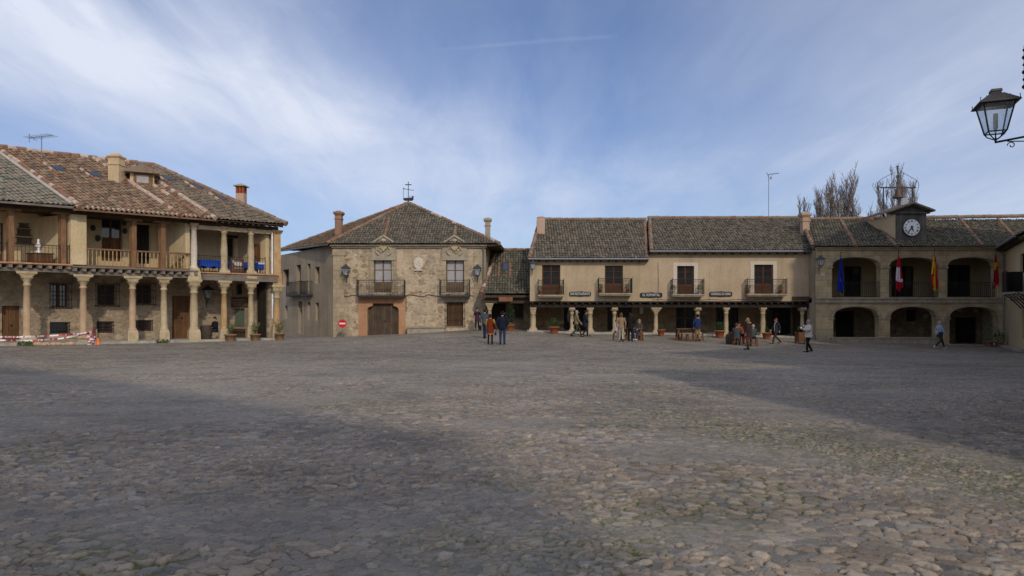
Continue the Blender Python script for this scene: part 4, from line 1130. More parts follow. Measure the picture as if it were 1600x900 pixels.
# ================================================================== the stone palace
def pediment(parent, cx, z0, half, h):
    f = PF; mb = MB(); n0 = -.16
    a = f.s(cx)
    pts = [f.P(a - half, n0, z0), f.P(a + half, n0, z0), f.P(a + half, n0, z0 + .12), f.P(a, n0, z0 + h), f.P(a - half, n0, z0 + .12)]
    mb.prism(pts, (0, .9, 0))
    for sg in (-1, 1):
        p = [f.P(a + sg * half * 1.08, -.26, z0 + .08), f.P(a + sg * half * 1.08, -.26, z0 + .22), f.P(a, -.26, z0 + h + .16), f.P(a, -.26, z0 + h)]
        mb.prism(p, (0, 1.0, 0))
    mb.box(f, a - half * .95, a + half * .95, -.10, -.002, z0 - 1.0, z0)
    o = mb.build('pediment', 'stone_grey', parent)
    c = MB(); z = z0 - .12
    c.prism([f.P(a - .27, -.24, z + .42), f.P(a + .27, -.24, z + .42), f.P(a + .27, -.24, z + .05), f.P(a, -.24, z - .24), f.P(a - .27, -.24, z + .05)], (0, .1, 0))
    c.ball(f.P(a, -.24, z + .55), .16, 8, 6, (1.3, .6, .7))
    rr = random.Random(int(cx))
    for k in range(26):
        t = rr.uniform(0, 6.28); r = rr.uniform(.3, .58)
        c.ball(f.P(a + math.cos(t) * r, -.13, z + .1 + math.sin(t) * r * .85), rr.uniform(.05, .10), 6, 4, (1, .7, 1))
    for sg in (-1, 1):
        c.tube([f.P(a + sg * (.36 + .2 * math.sin(t * .9)), -.17, z - .5 + t * .16) for t in range(7)], .05, 6)
    c.build('coat_of_arms', 'stone', o)

def palace():
    f = PF; X0, X1 = 0.0, 11.1; ZT = 6.95
    H = thing('stone_palace', 'old stone palace with hipped tile roof, two carved pediments and iron balconies', 'palace', base(-7.5, 49.9), 'houses at the back of the square')
    zg = lambda s: tz(f.P(s, 0, 0).x, 49.9)
    d1 = f.rect(584, 402, 612, 457); d2 = f.rect(697, 403, 725, 457); gate = f.rect(574, 474, 623, 523); gw = f.rect(698, 472, 724, 509)
    gate = (gate[0], gate[1], gate[2] - .2, gate[3])
    facade('wall', f, 0, X0, X1, -.4, ZT, [d1, d2, gate, gw], 'palace', H, .35)
    for d in (d1, d2):
        window(H, f, d, 0, 'frame_grey', 'curtain', 2, 2, .30, .22)
    # gateway with its painted surround and stepped arch
    a, b = f.s(560), f.s(634); z1 = f.z(463, f.s(600)); g0, g1, gz = gate[0], gate[1], gate[3]
    mb = MB()
    for x0, x1 in ((a, g0), (g1, b)): mb.box(f, x0, x1, -.03, 0, -.3, z1)
    mb.box(f, g0, g1, -.03, 0, gz, z1)
    w = g1 - g0
    for sg, e in ((1, g0), (-1, g1)):
        pts = [(0, 0), (w * .17, 0), (w * .17, -.16), (w * .13, -.22), (w * .06, -.26), (w * .015, -.36), (0, -.5)]
        mb.prism([f.P(e + sg * x, -.03, gz + z) for x, z in pts], (0, .3, 0))
    mb.build('gate_surround', 'salmon', H)
    door(H, f, gate, 0, 'gate', .28, label='wide dark plank gate', name='gate')
    window(H, f, gw, 0, 'frame', 'glass', 2, 3, .0, .2); o = door(H, f, (gw[0] + .06, gw[1] - .06, gw[2], gw[3] - .1), 0, 'door', .16, False, name='shutter')
    grille(H, f, (gw[0] - .1, gw[1] + .12, gw[2] - .1, gw[3] + .05), 0, .12, .12)
    balcony(H, f, f.rect(560, 437, 634, 461.5), 0, .7, 1.08, 'iron_grey'); balcony(H, f, f.rect(688, 438, 735, 461.5), 0, .7, 1.08, 'iron_grey')
    # corner stones, cornice, gutter
    mb = MB(); mb.box(f, -.06, .75, -.05, .004, -.3, ZT - .3); mb.box(f, -.10, .9, -.09, .004, ZT - .75, ZT - .3); mb.build('corner_pilaster', 'quoin', H)
    mb = MB(); mb.box(f, 10.3, X1 + .05, -.05, .004, -.3, ZT - .3); mb.build('corner_pilaster', 'quoin', H)
    for d in (d1, d2):
        mb = MB(); mb.box(f, d[0] - .38, d[0] - .004, -.04, .003, d[2], d[3] + .35); mb.box(f, d[1] + .004, d[1] + .38, -.04, .003, d[2], d[3] + .35); mb.box(f, d[0] - .004, d[1] + .004, -.04, .003, d[3] + .003, d[3] + .35); mb.build('window_surround', 'quoin', H)
    mb = MB()
    mb.box(f, -.15, X1 + .15, -.13, 0, ZT - .2, ZT - .08); mb.box(f, -.25, X1 + .25, -.27, 0, ZT - .078, ZT + .05)
    mb.build('cornice', 'stone_grey', H)
    pediment(H, 600, ZT - .1, .95, .72); pediment(H, 710.5, ZT - .1, .95, .72)
    mb = MB(); mb.tube([f.P(11.0, -.3, ZT - .1), f.P(11.0, -.12, ZT - .5), f.P(11.0, -.12, 4.0)], .06, 8); mb.build('drain_pipe', 'lead', H)
    mb = MB()
    pts = [f.P(0.75 + i * .28, -.03, f.z(462.5 - (2 if i % 5 == 2 else 0), 1 + i * .28) - .05 * math.sin(i * 1.3)) for i in range(37)]
    mb.tube(pts, .022, 5); mb.tube([f.P(5.3, -.04, 3.3), f.P(5.3, -.04, 2.1)], .02, 5); mb.build('wall_cable', 'iron', H)
    mb = MB(); c = f.P(f.s(654), -.05, PZ(412, 50)); mb.loft([((c.x, 50.0, c.z), (.38, 0, 0), (0, 0, .46)), ((c.x, 49.93, c.z), (.38, 0, 0), (0, 0, .46)), ((c.x, 49.90, c.z), (.32, 0, 0), (0, 0, .40))], 16)
    for k in range(8): mb.ball((c.x + rng.uniform(-.2, .2), 49.9, c.z + rng.uniform(-.26, .2)), .055, 6, 4, (1.3, .5, .8))
    mb.bx(c.x - .3, c.x + .3, 49.88, 50, c.z - .52, c.z - .42); mb.build('carved_medallion', 'white_trim', H)
    # side wall along the street
    fs = PS; L = 11.0
    ow = [fs.rect(442, 421, 451.5, 448), fs.rect(463, 414, 470, 461), fs.rect(480, 412, 485, 461), fs.rect(492, 417, 499, 443), fs.rect(445, 478, 449, 498), fs.rect(466, 471, 472, 521), fs.rect(481, 472, 485, 499), fs.rect(493, 473, 498, 501)]
    facade('side_wall', fs, 0, 0, L + 1.5, -.5, ZT + .05, ow, 'grey_render', H, .4)
    for i, o in enumerate(ow):
        if i in (1, 2, 5): door(H, fs, o, 0, 'door' if i == 1 else 'gate', .32, False)
        else: window(H, fs, o, 0, 'frame_grey', 'glass', 1, 2, 0, .3)
    for x0, x1 in ((455, 477), (478.5, 489)):
        r = fs.rect(x0, 440, x1, 460); balcony(H, fs, (r[0], r[1], r[2], 0), 0, .45, 1.0, 'iron_grey')
    # right side and back
    mb = MB(); BRX, BRY = -1.0, 61.0
    mb.quad((-1.99, 50, -.3), (BRX, BRY, -.3), (BRX, BRY, ZT + .05), (-1.99, 50, ZT + .05)); bl = fs.P(L + 1.5, 0, 0)
    mb.quad((BRX, BRY, -.3), (bl.x, bl.y, -.3), (bl.x, bl.y, ZT), (BRX, BRY, ZT)); mb.build('rear_wall', 'grey_render', H)
    # roof
    ap = Vector((PX(638, 56), 56, PZ(318, 56))); ze = ZT + .05
    FL, FR = Vector((-13.5, 49.55, ze)), Vector((-.95, 49.55, ze)); BL = Vector((PX(436, 58.8), 58.8, PZ(391.5, 58.8))); BR = Vector((0, 61.5, ze))
    r1 = tile_roof('roof', [FL, FR, ap], 'tile_dark', H, seed=11); r2 = tile_roof('roof', [FL, ap, BL], 'tile_brown', H, seed=12)
    tile_roof('roof', [FR, BR, ap], 'tile_dark', H, seed=13); tile_roof('roof', [BL, BR, ap], 'tile_dark', H, l=.8, seed=14)
    caps('hip_cap', ap, FL, ['cap_red', 'cap_grey', 'cap_red'], r1, .14); caps('hip_cap', ap, FR, ['cap_red', 'cap_mortar', 'cap_grey'], r1, .14); caps('hip_cap', ap, BL, ['cap_red', 'cap_grey'], r2, .13)
    def onf(px, py):
        t = (PZ(py, 1) - ZC);  # plane through FL, FR, ap
        k = (ap.z - ze) / (ap.y - 49.55); y = (ze - k * 49.55 - ZC) / (t - k); return Vector((PX(px, y), y, ZC + t * y))
    caps('cover_tiles', onf(608, 342), onf(601, 371), ['cap_red', 'cap_red'], r1, .12, .36); caps('cover_tiles', onf(711.5, 356), onf(710, 372), ['cap_red', 'cap_grey'], r1, .12, .36)
    mb = MB(); mb.tube([FL + Vector((0, .05, -.03)), BL + Vector((0, -.05, -.05))], .075, 7); mb.build('gutter', 'lead', H)
    e1, e2 = Vector((-1.85, 49.7, ze - .02)), Vector((BRX, BRY, ze - .02))
    mb = MB(); mb.hexa([e1 - Vector((0, 0, .14)), FR + Vector((0, .1, -.1)), BR - Vector((0, 0, .1)), e2 - Vector((0, 0, .14))], [e1, FR + Vector((0, .1, -.02)), BR - Vector((0, 0, .02)), e2]); mb.build('eaves', 'wood_dark', H)
    y = 52.5; chimney(r2, PX(529.5, y), y, 7.0, PZ(330.5, y), .50, 'brick', 'moulded'); y = 53.5; chimney(r1, PX(762, y), y, 7.0, PZ(341, y), .40, 'stone_grey', 'moulded')
    y = 55.5
    # stone bench by the wall
    B = MB(); x0, x1 = PX(637, 49.6), PX(695, 49.6); g = zg(6.5)
    B.bx(x0, x1, 49.35, 49.97, .2, g + .36); B.bx(x0 - .05, x1 + .05, 49.28, 49.97, g + .362, g + .46)
    b_ = B.build('stone_bench', 'stone_grey', None, (((x0 + x1) / 2), 49.6, g)); tag(b_, 'long grey stone bench built against the palace wall beside the gate', 'bench')
    return ap, H
APEX, PAL = palace()

# ================================================================== the low tavern between palace and restaurant
def tavern():
    H = thing('low_tavern', 'small low tavern under a steep lean-to tile roof between palace and restaurant', 'tavern', base(-.6, 49.5), 'houses at the back of the square')
    e0, e1 = Vector((PX(749, 48.3), 48.3, PZ(460, 48.3))), Vector((1.35, 48.3, PZ(460, 48.3)))
    r0, r1 = Vector((-1.35, 54, PZ(391.5, 54))), Vector((2.6, 54, PZ(391.5, 54)))
    r = tile_roof('roof', [e0, e1, r1, r0], 'tile_green', H, seed=21)
    caps('verge_tiles', r0 + Vector((.15, 0, 0)), e0 + Vector((.15, 0, 0)), ['cap_red', 'cap_mortar', 'cap_red'], r, .14); caps('ridge_cap', r0, r1, ['cap_red', 'cap_grey'], r, .14)
    k = (e0.z - r0.z) / (e0.y - r0.y)
    def on(px, y): return Vector((PX(px, y), y, e0.z + (y - e0.y) * k))
    q = [on(784, 51.0), on(794, 51.0), on(794, 52.0), on(784, 52.0)]
    mb = MB(); mb.hexa([p - Vector((0, 0, .02)) for p in q], [p + Vector((0, 0, .16)) for p in q]); mb.build('skylight', 'iron_grey', r)
    mb = MB(); mb.poly([p + (q[0] + q[2] - p * 2) * .12 + Vector((0, 0, .168)) for p in q]); mb.build('pane', 'glass_sky', r)
    for px, s_ in ((780, 1), (797.5, 2)): caps('flashing_tiles', on(px, 52.1), on(px - 1.2, 50.3), ['cap_red', 'cap_red'], r, .10, .34, seed=s_)
    f = Frame((0, 50.6), (1, 0), (0, 1)); g = tz(0, 49.5)
    dr = f.rect(768, 474, 790, 516); wn = f.rect(804, 474, 821, 496); dr = (dr[0], dr[1], g - .1, dr[3])
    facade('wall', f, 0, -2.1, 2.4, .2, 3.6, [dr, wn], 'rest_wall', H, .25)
    door(H, f, dr, 0, 'shut_dark', .2); o = window(H, f, wn, 0, 'shut_dark', cols=2, rows=2); grille(o, f, (wn[0] - .08, wn[1] + .08, wn[2] - .1, wn[3] + .02), 0)
    f2 = Frame((0, 48.75), (1, 0), (0, 1))
    mb = MB(); z = e0.z
    mb.box(f2, -2.1, 1.3, -.42, -.36, z - .22, z - .06); mb.box(f2, -2.2, 1.3, -.1, .15, z - .62, z - .36); mb.box(f2, -2.0, 1.25, -.2, 1.8, z - .34, z - .28); mb.build('porch_beam', 'wood_dark', H)
    mb = MB(); mb.bx(-2.1, 2.3, 54, 57, .2, 6.9); mb.build('rear_wall', 'grey_render', H)
    c = (PX(765, 48.8), 48.8); column(H, c, tz(*c) + .02, z - .63, (1, 0), (0, 1), .15, .13, .2, .36, .26, seed=60, capn=1)
    mb = MB(); x0, x1 = PX(779.5, 48.2), PX(801, 48.2); mb.bx(x0, x1, 48.15, 48.21, PZ(471, 48.2), PZ(464, 48.2))
    s_ = mb.build('tavern_sign', 'sign_rust', None, ((x0 + x1) / 2, 48.18, PZ(471, 48.2))); tag(s_, 'rust brown wooden board hung on the beam of the low tavern', 'sign')
tavern()

# ================================================================== restaurant row
def restaurant():
    f = RF
    z5 = 2.78
    H1 = thing('restaurant_house', 'cream restaurant house with lower eaves and the bar restaurant sign', 'house', base(5, 47.5), 'houses at the back of the square')
    H2 = thing('restaurant_house', 'longer cream restaurant house with white window surrounds and terracotta pots below', 'house', base(15, 47.5), 'houses at the back of the square')
    sL, sM, sR = PX(828, 47.5), PX(1012, 47.5), PX(1272, 47.5)
    spec = [(H1, (847, 414, 875.5, 461), (840, 880.5, 461)), (H1, (945, 415, 973.5, 458), (933.5, 986, 458.5)), (H2, (1058, 415.5, 1084.5, 460), (1047, 1097, 460)), (H2, (1178.5, 413.5, 1208, 459), (1163, 1225, 459.5))]
    R1 = [f.rect(*s[1]) for s in spec[:2]]; R2 = [f.rect(*s[1]) for s in spec[2:]]
    facade('wall', f, 0, sL, sM, z5, PZ(405, 47.5), R1, 'cream', H1, .22); facade('wall', f, 0, sM, sR, z5, PZ(393, 47.5), R2, 'cream2', H2, .22)
    for (H, d, b), rc in zip(spec, R1 + R2):
        window(H, f, rc, 0, 'frame', 'glass', 2, 3, .36, .12, t=.09)
        r = f.rect(b[0], 437, b[1], b[2]); balcony(H, f, r, 0, .62, 1.0, 'stone_grey', True)
    for rc in R2:
        mb = MB(); a, b, c, d = rc
        mb.box(f, a - .26, a - .003, -.012, .003, c, d + .24); mb.box(f, b + .003, b + .26, -.012, .003, c, d + .24); mb.box(f, a - .003, b + .003, -.012, .003, d + .003, d + .24); mb.build('window_surround', 'white_trim', H2)
    mb = MB(); mb.tube([f.P(PX(1028, 47.5), -.02, PZ(410, 47.5)), f.P(PX(1028.6, 47.5), -.02, PZ(440, 47.5)), f.P(PX(1027.8, 47.5), -.02, z5 + .02)], .014, 5); mb.tube([f.P(sM + .3 + i * .5, -.02, z5 + .10 + .025 * math.sin(i * 1.7)) for i in range(18)], .014, 5); mb.build('wall_cable', 'wood_dark', H2)
    # napkins and a plant behind the glass are left to the panes; arcade beneath
    for H, a, b in ((H1, sL, sM), (H2, sM + .002, sR)):
        mb = MB(); mb.box(f, a, b, .004, 3.0, z5 - .1, z5)
        k = int((b - a) / .5)
        for i in range(k):
            x = a + .1 + i * (b - a - .2) / k; mb.box(f, x, x + .14, -.05 - rng.uniform(0, .1), 2.9, z5 - .24, z5 - .103)
        mb.box(f, a, b, -.02, .26, z5 - .44, z5 - .245); mb.build('arcade_beam', 'shut_dark', H)
    mb = MB(); mb.box(f, PX(1238, 47.5), sR + .1, -.22, .1, z5 + .12, z5 + .32); mb.box(f, PX(1262, 47.5), sR - .02, .3, 2.5, 0, z5 - .1); mb.build('corner_timber', 'wood_dark', H2)
    n = 2.6
    o1 = [f.rect(x0, y0, x1, y1, n) for x0, y0, x1, y1 in ((881, 476, 892, 515), (898, 476, 917, 516), (949, 476, 959, 516), (966, 476, 987, 516))]
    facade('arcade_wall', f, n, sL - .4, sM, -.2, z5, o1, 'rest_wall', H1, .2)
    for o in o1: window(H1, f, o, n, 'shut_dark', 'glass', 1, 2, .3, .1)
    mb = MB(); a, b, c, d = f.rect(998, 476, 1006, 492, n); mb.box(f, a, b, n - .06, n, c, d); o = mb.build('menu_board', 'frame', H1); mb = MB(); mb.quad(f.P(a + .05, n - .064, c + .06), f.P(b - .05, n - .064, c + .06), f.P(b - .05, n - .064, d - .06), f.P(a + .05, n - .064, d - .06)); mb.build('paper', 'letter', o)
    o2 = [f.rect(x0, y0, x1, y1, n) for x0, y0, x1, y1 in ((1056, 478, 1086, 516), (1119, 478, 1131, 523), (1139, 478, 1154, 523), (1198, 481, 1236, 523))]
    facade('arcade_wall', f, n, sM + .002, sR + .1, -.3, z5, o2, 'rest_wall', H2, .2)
    for i, o in enumerate(o2): window(H2, f, o, n, 'shut_dark' if i else 'frame_grey', 'glass', 2, 2, .0 if i == 0 else .3, .1)
    cols = [(833, 475, H1, .19, .165, 1), (893.5, 475, H1, .125, .105, 2), (922, 478, H1, .17, .155, 0), (960, 476, H1, .125, .11, 2), (1024.8, 476, H2, .14, .12, 1), (1090, 477, H2, .13, .115, 2), (1134.5, 479, H2, .145, .12, 0), (1192, 477, H2, .165, .13, 0), (1253.5, 473, H2, .125, .11, 2)]
    for i, (px, py, H, rb, rt, cn) in enumerate(cols):
        x = PX(px, 47.62); g = tz(x, 47.3)
        column(H, (x, 47.62), g + .12, z5 - .446, (1, 0), (0, 1), rb, rt, .12, .34, .34 if px == 1024.8 else .20, mats=['stone', 'stone'], seed=80 + i, capn=cn)
    # roofs
    def roof(H, x0, x1, ze, zr, xr0, xr1, seed, m):
        r = tile_roof('roof', [(x0, 47.1, ze), (x1, 47.1, ze), (xr1, 52.5, zr), (xr0, 52.5, zr)], m, H, seed=seed)
        mb = MB(); mb.quad((xr0, 52.5, zr), (xr1, 52.5, zr), (xr1, 58, ze), (xr0, 58, ze)); mb.build('rear_roof', 'tile_dark', H)
        mb = MB(); mb.quad((xr0, 57.6, 0), (xr1, 57.6, 0), (xr1, 57.6, ze + .3), (xr0, 57.6, ze + .3)); mb.build('rear_wall', 'grey_render', H)
        caps('ridge_cap', (xr0, 52.5, zr), (xr1, 52.5, zr), ['cap_red', 'cap_grey', 'cap_grey'], r, .14)
        mb = MB(); mb.tube([(x0, 47.03, ze - .04), (x1, 47.03, ze - .04)], .075, 8); mb.build('gutter', 'lead', H)
        return r
    za, zb = PZ(404, 47.1), PZ(392, 47.1)
    r1 = roof(H1, PX(825, 47.1), PX(1013.5, 47.1), za, PZ(344, 52.5), PX(843, 52.5), PX(1009, 52.5), 31, 'tile_dark')
    r2 = roof(H2, PX(1015, 47.1), PX(1275, 47.1), zb, PZ(341.5, 52.5), PX(1012, 52.5), PX(1251, 52.5), 32, 'tile_dark')
    caps('verge_tiles', (PX(844, 52.5), 52.5, PZ(344, 52.5)), (PX(827, 47.1), 47.1, za), ['cap_red', 'cap_grey'], r1, .14)
    caps('verge_tiles', (PX(1007, 52.5), 52.5, PZ(344, 52.5)), (PX(1011, 47.1), 47.1, za), ['cap_red', 'cap_grey'], r1, .13)
    caps('verge_tiles', (PX(1015, 52.5), 52.5, PZ(341.5, 52.5)), (PX(1018, 47.1), 47.1, zb), ['cap_red', 'cap_grey'], r2, .13)
    caps('verge_tiles', (PX(1248, 52.5), 52.5, PZ(341.5, 52.5)), (PX(1272, 47.1), 47.1, zb), ['cap_red', 'cap_grey', 'cap_grey'], r2, .13)
    eaves(H1, f, sL - .05, sM, -.36, .05, za - .05, .52, drop=.1); eaves(H2, f, sM, sR, -.36, .05, zb - .05, .62, drop=.1)
    # gable ends
    mb = MB(); mb.poly([(sL, 47.5, -.2), (2.15, 57.6, -.2), (2.15, 57.6, za + .3), (2.12, 52.5, PZ(344, 52.5) - .05), (sL, 47.5, za + .1)]); mb.build('gable_wall', 'cream', H1)
    mb = MB(); mb.poly([(sM, 47.5, za - .2), (10.5, 52.5, za), (10.5, 52.5, PZ(341.5, 52.5) - .03), (sM, 47.5, zb + .08)]); mb.build('gable_wall', 'cream2', H2)
    mb = MB(); mb.poly([(sR, 47.5, -.4), (22.3, 57.6, -.4), (22.3, 57.6, zb), (22.25, 52.5, PZ(341.5, 52.5) - .05), (sR, 47.5, zb + .1)]); mb.build('gable_wall', 'cream2', H2)
    y = 50.6; chimney(r1, PX(845, y), y, 7.0, PZ(338.5, y), .60, 'chim_pink', 'flat'); y = 49.6; chimney(r2, PX(1257.5, y), y, 6.7, PZ(333, y), .50, 'chim_pink', 'moulded')
    pavement('pavement', RF, sL - .2, sR, -.35, 2.7, .12, 'slab')
restaurant()

# ================================================================== the town hall
def arch_z(x, a, b, zs, rise):
    t = abs((x - (a + b) / 2) / ((b - a) / 2)); return zs + rise * max(0.0, 1 - t ** 2.3) ** (1 / 2.3)
def town_hall():
    f = TF; X0, X1 = PX(1274, 46.5), PX(1577, 46.5)
    H = thing('town_hall', 'two storey stone town hall with basket arches, gallery railing and clock gable', 'town hall', base(27, 46.5), 'houses at the back of the square')
    zc, zs0, zs1 = PZ(391, 46.5), PZ(473, 46.5), PZ(465, 46.5)
    up = [(1300, 1376), (1389, 1467), (1480, 1557)]; lo = [(1302, 1373.5), (1390.5, 1463.5), (1483.5, 1560)]
    UP = [(PX(a, 46.5), PX(b, 46.5), zs1, PZ(402, 46.5)) for a, b in up]
    LO = [(PX(a, 46.5), PX(b, 46.5), -.6, PZ(479.5, 46.5)) for a, b in lo]
    mb = facade('wall', f, 0, X0, X1, -.7, zs0, LO, 'ashlar', H, .55, finish=False)
    facade('wall', f, 0, X0, X1, zs0, zc, UP, 'ashlar', H, .55, mb=mb, finish=False)
    for a, b, c, d in UP + LO:
        zs = d - .62 if d > 4 else d - .72; N = 18
        for i in range(N):
            x0, x1 = a + (b - a) * i / N, a + (b - a) * (i + 1) / N; z0, z1 = arch_z(x0, a, b, zs, d - zs - .004), arch_z(x1, a, b, zs, d - zs - .004)
            mb.quad(f.P(x0, .002, z0), f.P(x1, .002, z1), f.P(x1, .002, d + .01), f.P(x0, .002, d + .01)); mb.quad(f.P(x0, .002, z0), f.P(x0, .55, z0), f.P(x1, .55, z1), f.P(x1, .002, z1))
    mb.build('wall', 'ashlar', H)
    # arch rings, imposts, string course, cornice
    for a, b, c, d in UP + LO:
        zs = d - .62 if d > 4 else d - .72; mb = MB(); N = 18; P = []
        for i in range(N + 1):
            t = math.pi * (1 - i / N); x = (a + b) / 2 + (b - a) / 2 * math.copysign(abs(math.cos(t)) ** (2 / 2.3), math.cos(t)); z = zs + (d - zs) * math.sin(t) ** (2 / 2.3)
            dx, dz = math.cos(t) * .8, math.sin(t); P.append((x, z, x + dx * .24, z + dz * .2))
        for p, q in zip(P[:-1], P[1:]):
            mb.hexa([f.P(p[0], -.035, p[1]), f.P(q[0], -.035, q[1]), f.P(q[0], .01, q[1]), f.P(p[0], .01, p[1])], [f.P(p[2], -.035, p[3]), f.P(q[2], -.035, q[3]), f.P(q[2], .01, q[3]), f.P(p[2], .01, p[3])])
        for e, sg in ((a, -1), (b, 1)):
            x0, x1 = sorted((e - sg * .06, e + sg * .30)); mb.box(f, x0, x1, -.06, .5, zs - .13, zs - .02)
        mb.build('arch_ring', 'quoin', H)
    mb = MB(); mb.box(f, X0, X1, -.10, .02, zs0 + .003, zs1 - .1); mb.box(f, X0, X1, -.16, .02, zs1 - .098, zs1 + .01); mb.build('string_course', 'stone_grey', H)
    mb = MB(); mb.box(f, X0, X1, -.12, .02, zc, zc + .1); mb.box(f, X0, X1, -.22, .02, zc + .102, zc + .2); mb.build('cornice', 'stone', H)
    for a, b, c, d in UP: railing(f, a, b, .18, .3, zs1 + .02, zs1 + 1.05, .14, 'iron', H, 'railing', False)
    # galleries behind the arches
    n = 2.6
    ud = [f.rect(x0, y0, x1, y1, n) for x0, y0, x1, y1 in ((1319, 416, 1346, 463), (1393, 416, 1428, 463), (1481, 414, 1517, 463))]
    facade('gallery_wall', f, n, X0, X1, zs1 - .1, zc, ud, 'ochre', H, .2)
    for o in ud: window(H, f, o, n, 'shut_dark', 'glass', 2, 2, .3, .12)
    ld = [f.rect(x0, y0, x1, y1, n) for x0, y0, x1, y1 in ((1306, 486, 1335, 524), (1493, 496, 1527, 536))]
    ld = [(a, b, -.6, d) for a, b, c, d in ld]
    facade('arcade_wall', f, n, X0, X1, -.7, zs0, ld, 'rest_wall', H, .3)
    for o in ld: door(H, f, o, n, 'shut_dark', .2)
    mb = MB(); a, b, c, d = f.rect(1416, 484, 1430, 502, n); mb.box(f, a, b, n - .04, n - .004, c, d); mb.build('notice_board', 'shut_dark', H)
    mb = MB(); mb.box(f, X0, X1, .55, n, zs0 + .02, zs1 - .02); mb.build('gallery_floor', 'wood_dark', H)
    mb = MB(); mb.box(f, X0, X1, .55, n + .4, zc - .1, zc); mb.build('gallery_ceiling', 'wood_dark', H)
    mb = MB(); mb.box(f, LO[0][0] - .2, LO[1][1] + .3, -.16, .5, -.7, .2); mb.box(f, LO[0][0] - .25, LO[1][1] + .35, -.2, .52, .202, .29); mb.build('low_parapet', 'stone_grey', H)
    mb = MB(); mb.box(f, X0, PX(1300, 46.5) - .3, -.06, .004, -.7, .45); mb.build('wall_base', 'stone_grey', H)
    mb = MB(); mb.box(f, X0 + .0, X0 + .02, .1, 9, -.7, zc); mb.box(f, X1 - .02, X1, .1, 9, -.7, zc); mb.box(f, X0, X1, 9, 9.02, -.7, zc); mb.build('rear_wall', 'grey_render', H)
    # roof, laid with courses that lean
    ze = zc + .21; zr = PZ(344, 52); k = (zr - ze) / 5.9
    dn = Vector((-.36, -1, -k))
    r = tile_roof('roof', [(X0 - .5, 46.1, ze), (X1 + 1.5, 46.1, ze), (X1 + 6, 52, zr), (X0 + 1.3, 52, zr)], 'tile_green', H, dn, seed=41)
    mb = MB(); mb.quad((X0, 52, zr), (X1 + 6, 52, zr), (X1 + 6, 58, ze), (X0, 58, ze)); mb.build('rear_roof', 'tile_dark', H)
    caps('ridge_cap', (X0 + 1.3, 52, zr), (X1 + 6, 52, zr + .28), ['cap_red', 'cap_grey', 'cap_grey'], r, .14)
    for xt, xb, s_ in ((1313, 1337, 1), (1500, 1535, 2), (1559, 1597, 3), (1362, 1400, 4)):
        caps('cover_tiles', (PX(xt, 52), 52, zr), (PX(xb, 46.1), 46.1, ze), ['cap_red', 'cap_grey', 'cap_red'], r, .13, .38, seed=s_)
    caps('verge_tiles', (X0 + 1.3, 52, zr), (X0 - .35, 46.1, ze), ['cap_grey', 'cap_red'], r, .13)
    # clock gable
    y = 47.3; cx = PX(1423.6, y); hw = PX(1447.5, y) - cx; z0 = ze + (y - 46.1) * k - .3; z1 = PZ(334, y); zp = PZ(319, y)
    mb = MB(); mb.bx(cx - hw + .02, cx + hw - .02, y + .06, 51.2, z0, z1); g = mb.build('clock_gable', 'chim_cream', H)
    mb = MB(); mb.bx(cx - hw, cx + hw, y, y + .058, z0, z1)
    mb.prism([(cx - hw - .1, y + .02, z1 + .12), (cx + hw + .1, y + .02, z1 + .12), (cx, y + .02, zp - .12)], (0, .1, 0)); mb.build('plank_front', 'plank_grey', g)
    mb = MB(); mb.bx(cx - hw - .18, cx + hw + .18, y - .12, y + .1, z1, z1 + .11)
    for sg in (-1, 1): mb.prism([(cx + sg * (hw + .22), y - .14, z1 + .10), (cx + sg * (hw + .22), y - .14, z1 + .22), (cx, y - .14, zp - .02), (cx, y - .14, zp - .14)], (0, .3, 0))
    mb.build('gable_moulding', 'plank_grey', g)
    for sg in (-1, 1):
        e = cx + sg * (hw + .42)
        mb = MB(); q = [(e, y - .35, z1 + .12), (cx, y - .35, zp), (cx, 50.9, zp), (e, 50.9, z1 + .12)]; mb.hexa(q, [(a, b, c + .12) for a, b, c in q]); mb.build('gable_roof', 'cap_grey', g)
    ck = thing('wall_clock', 'round white town clock with roman numerals on the grey boarded gable', 'clock', (cx, y - .01, PZ(355.8, y)))
    zc_ = PZ(355.8, y); rr = .575
    mb = MB(); mb.loft([((cx, y - .002, zc_), (rr + .05, 0, 0), (0, 0, rr + .05)), ((cx, y - .08, zc_), (rr + .05, 0, 0), (0, 0, rr + .05)), ((cx, y - .08, zc_), (rr, 0, 0), (0, 0, rr))], 32); mb.build('rim', 'iron_grey', ck)
    mb = MB(); mb.loft([((cx, y - .05, zc_), (rr - .005, 0, 0), (0, 0, rr - .005)), ((cx, y - .086, zc_), (rr - .005, 0, 0), (0, 0, rr - .005))], 32); mb.build('dial', 'clock_face', ck)
    NUM = ['XII', 'I', 'II', 'III', 'IIII', 'V', 'VI', 'VII', 'VIII', 'IX', 'X', 'XI']
    mb = MB()
    def stroke(c, d, p0, p1, w):
        e = Vector((d.z, 0, -d.x)); a = c + e * p0[0] + d * p0[1]; b = c + e * p1[0] + d * p1[1]; t = (b - a).normalized(); s_ = Vector((t.z, 0, -t.x)) * w / 2
        q = [a - s_, a + s_, b + s_, b - s_]; mb.hexa([(p.x, y - .093, p.z) for p in q], [(p.x, y - .086, p.z) for p in q])
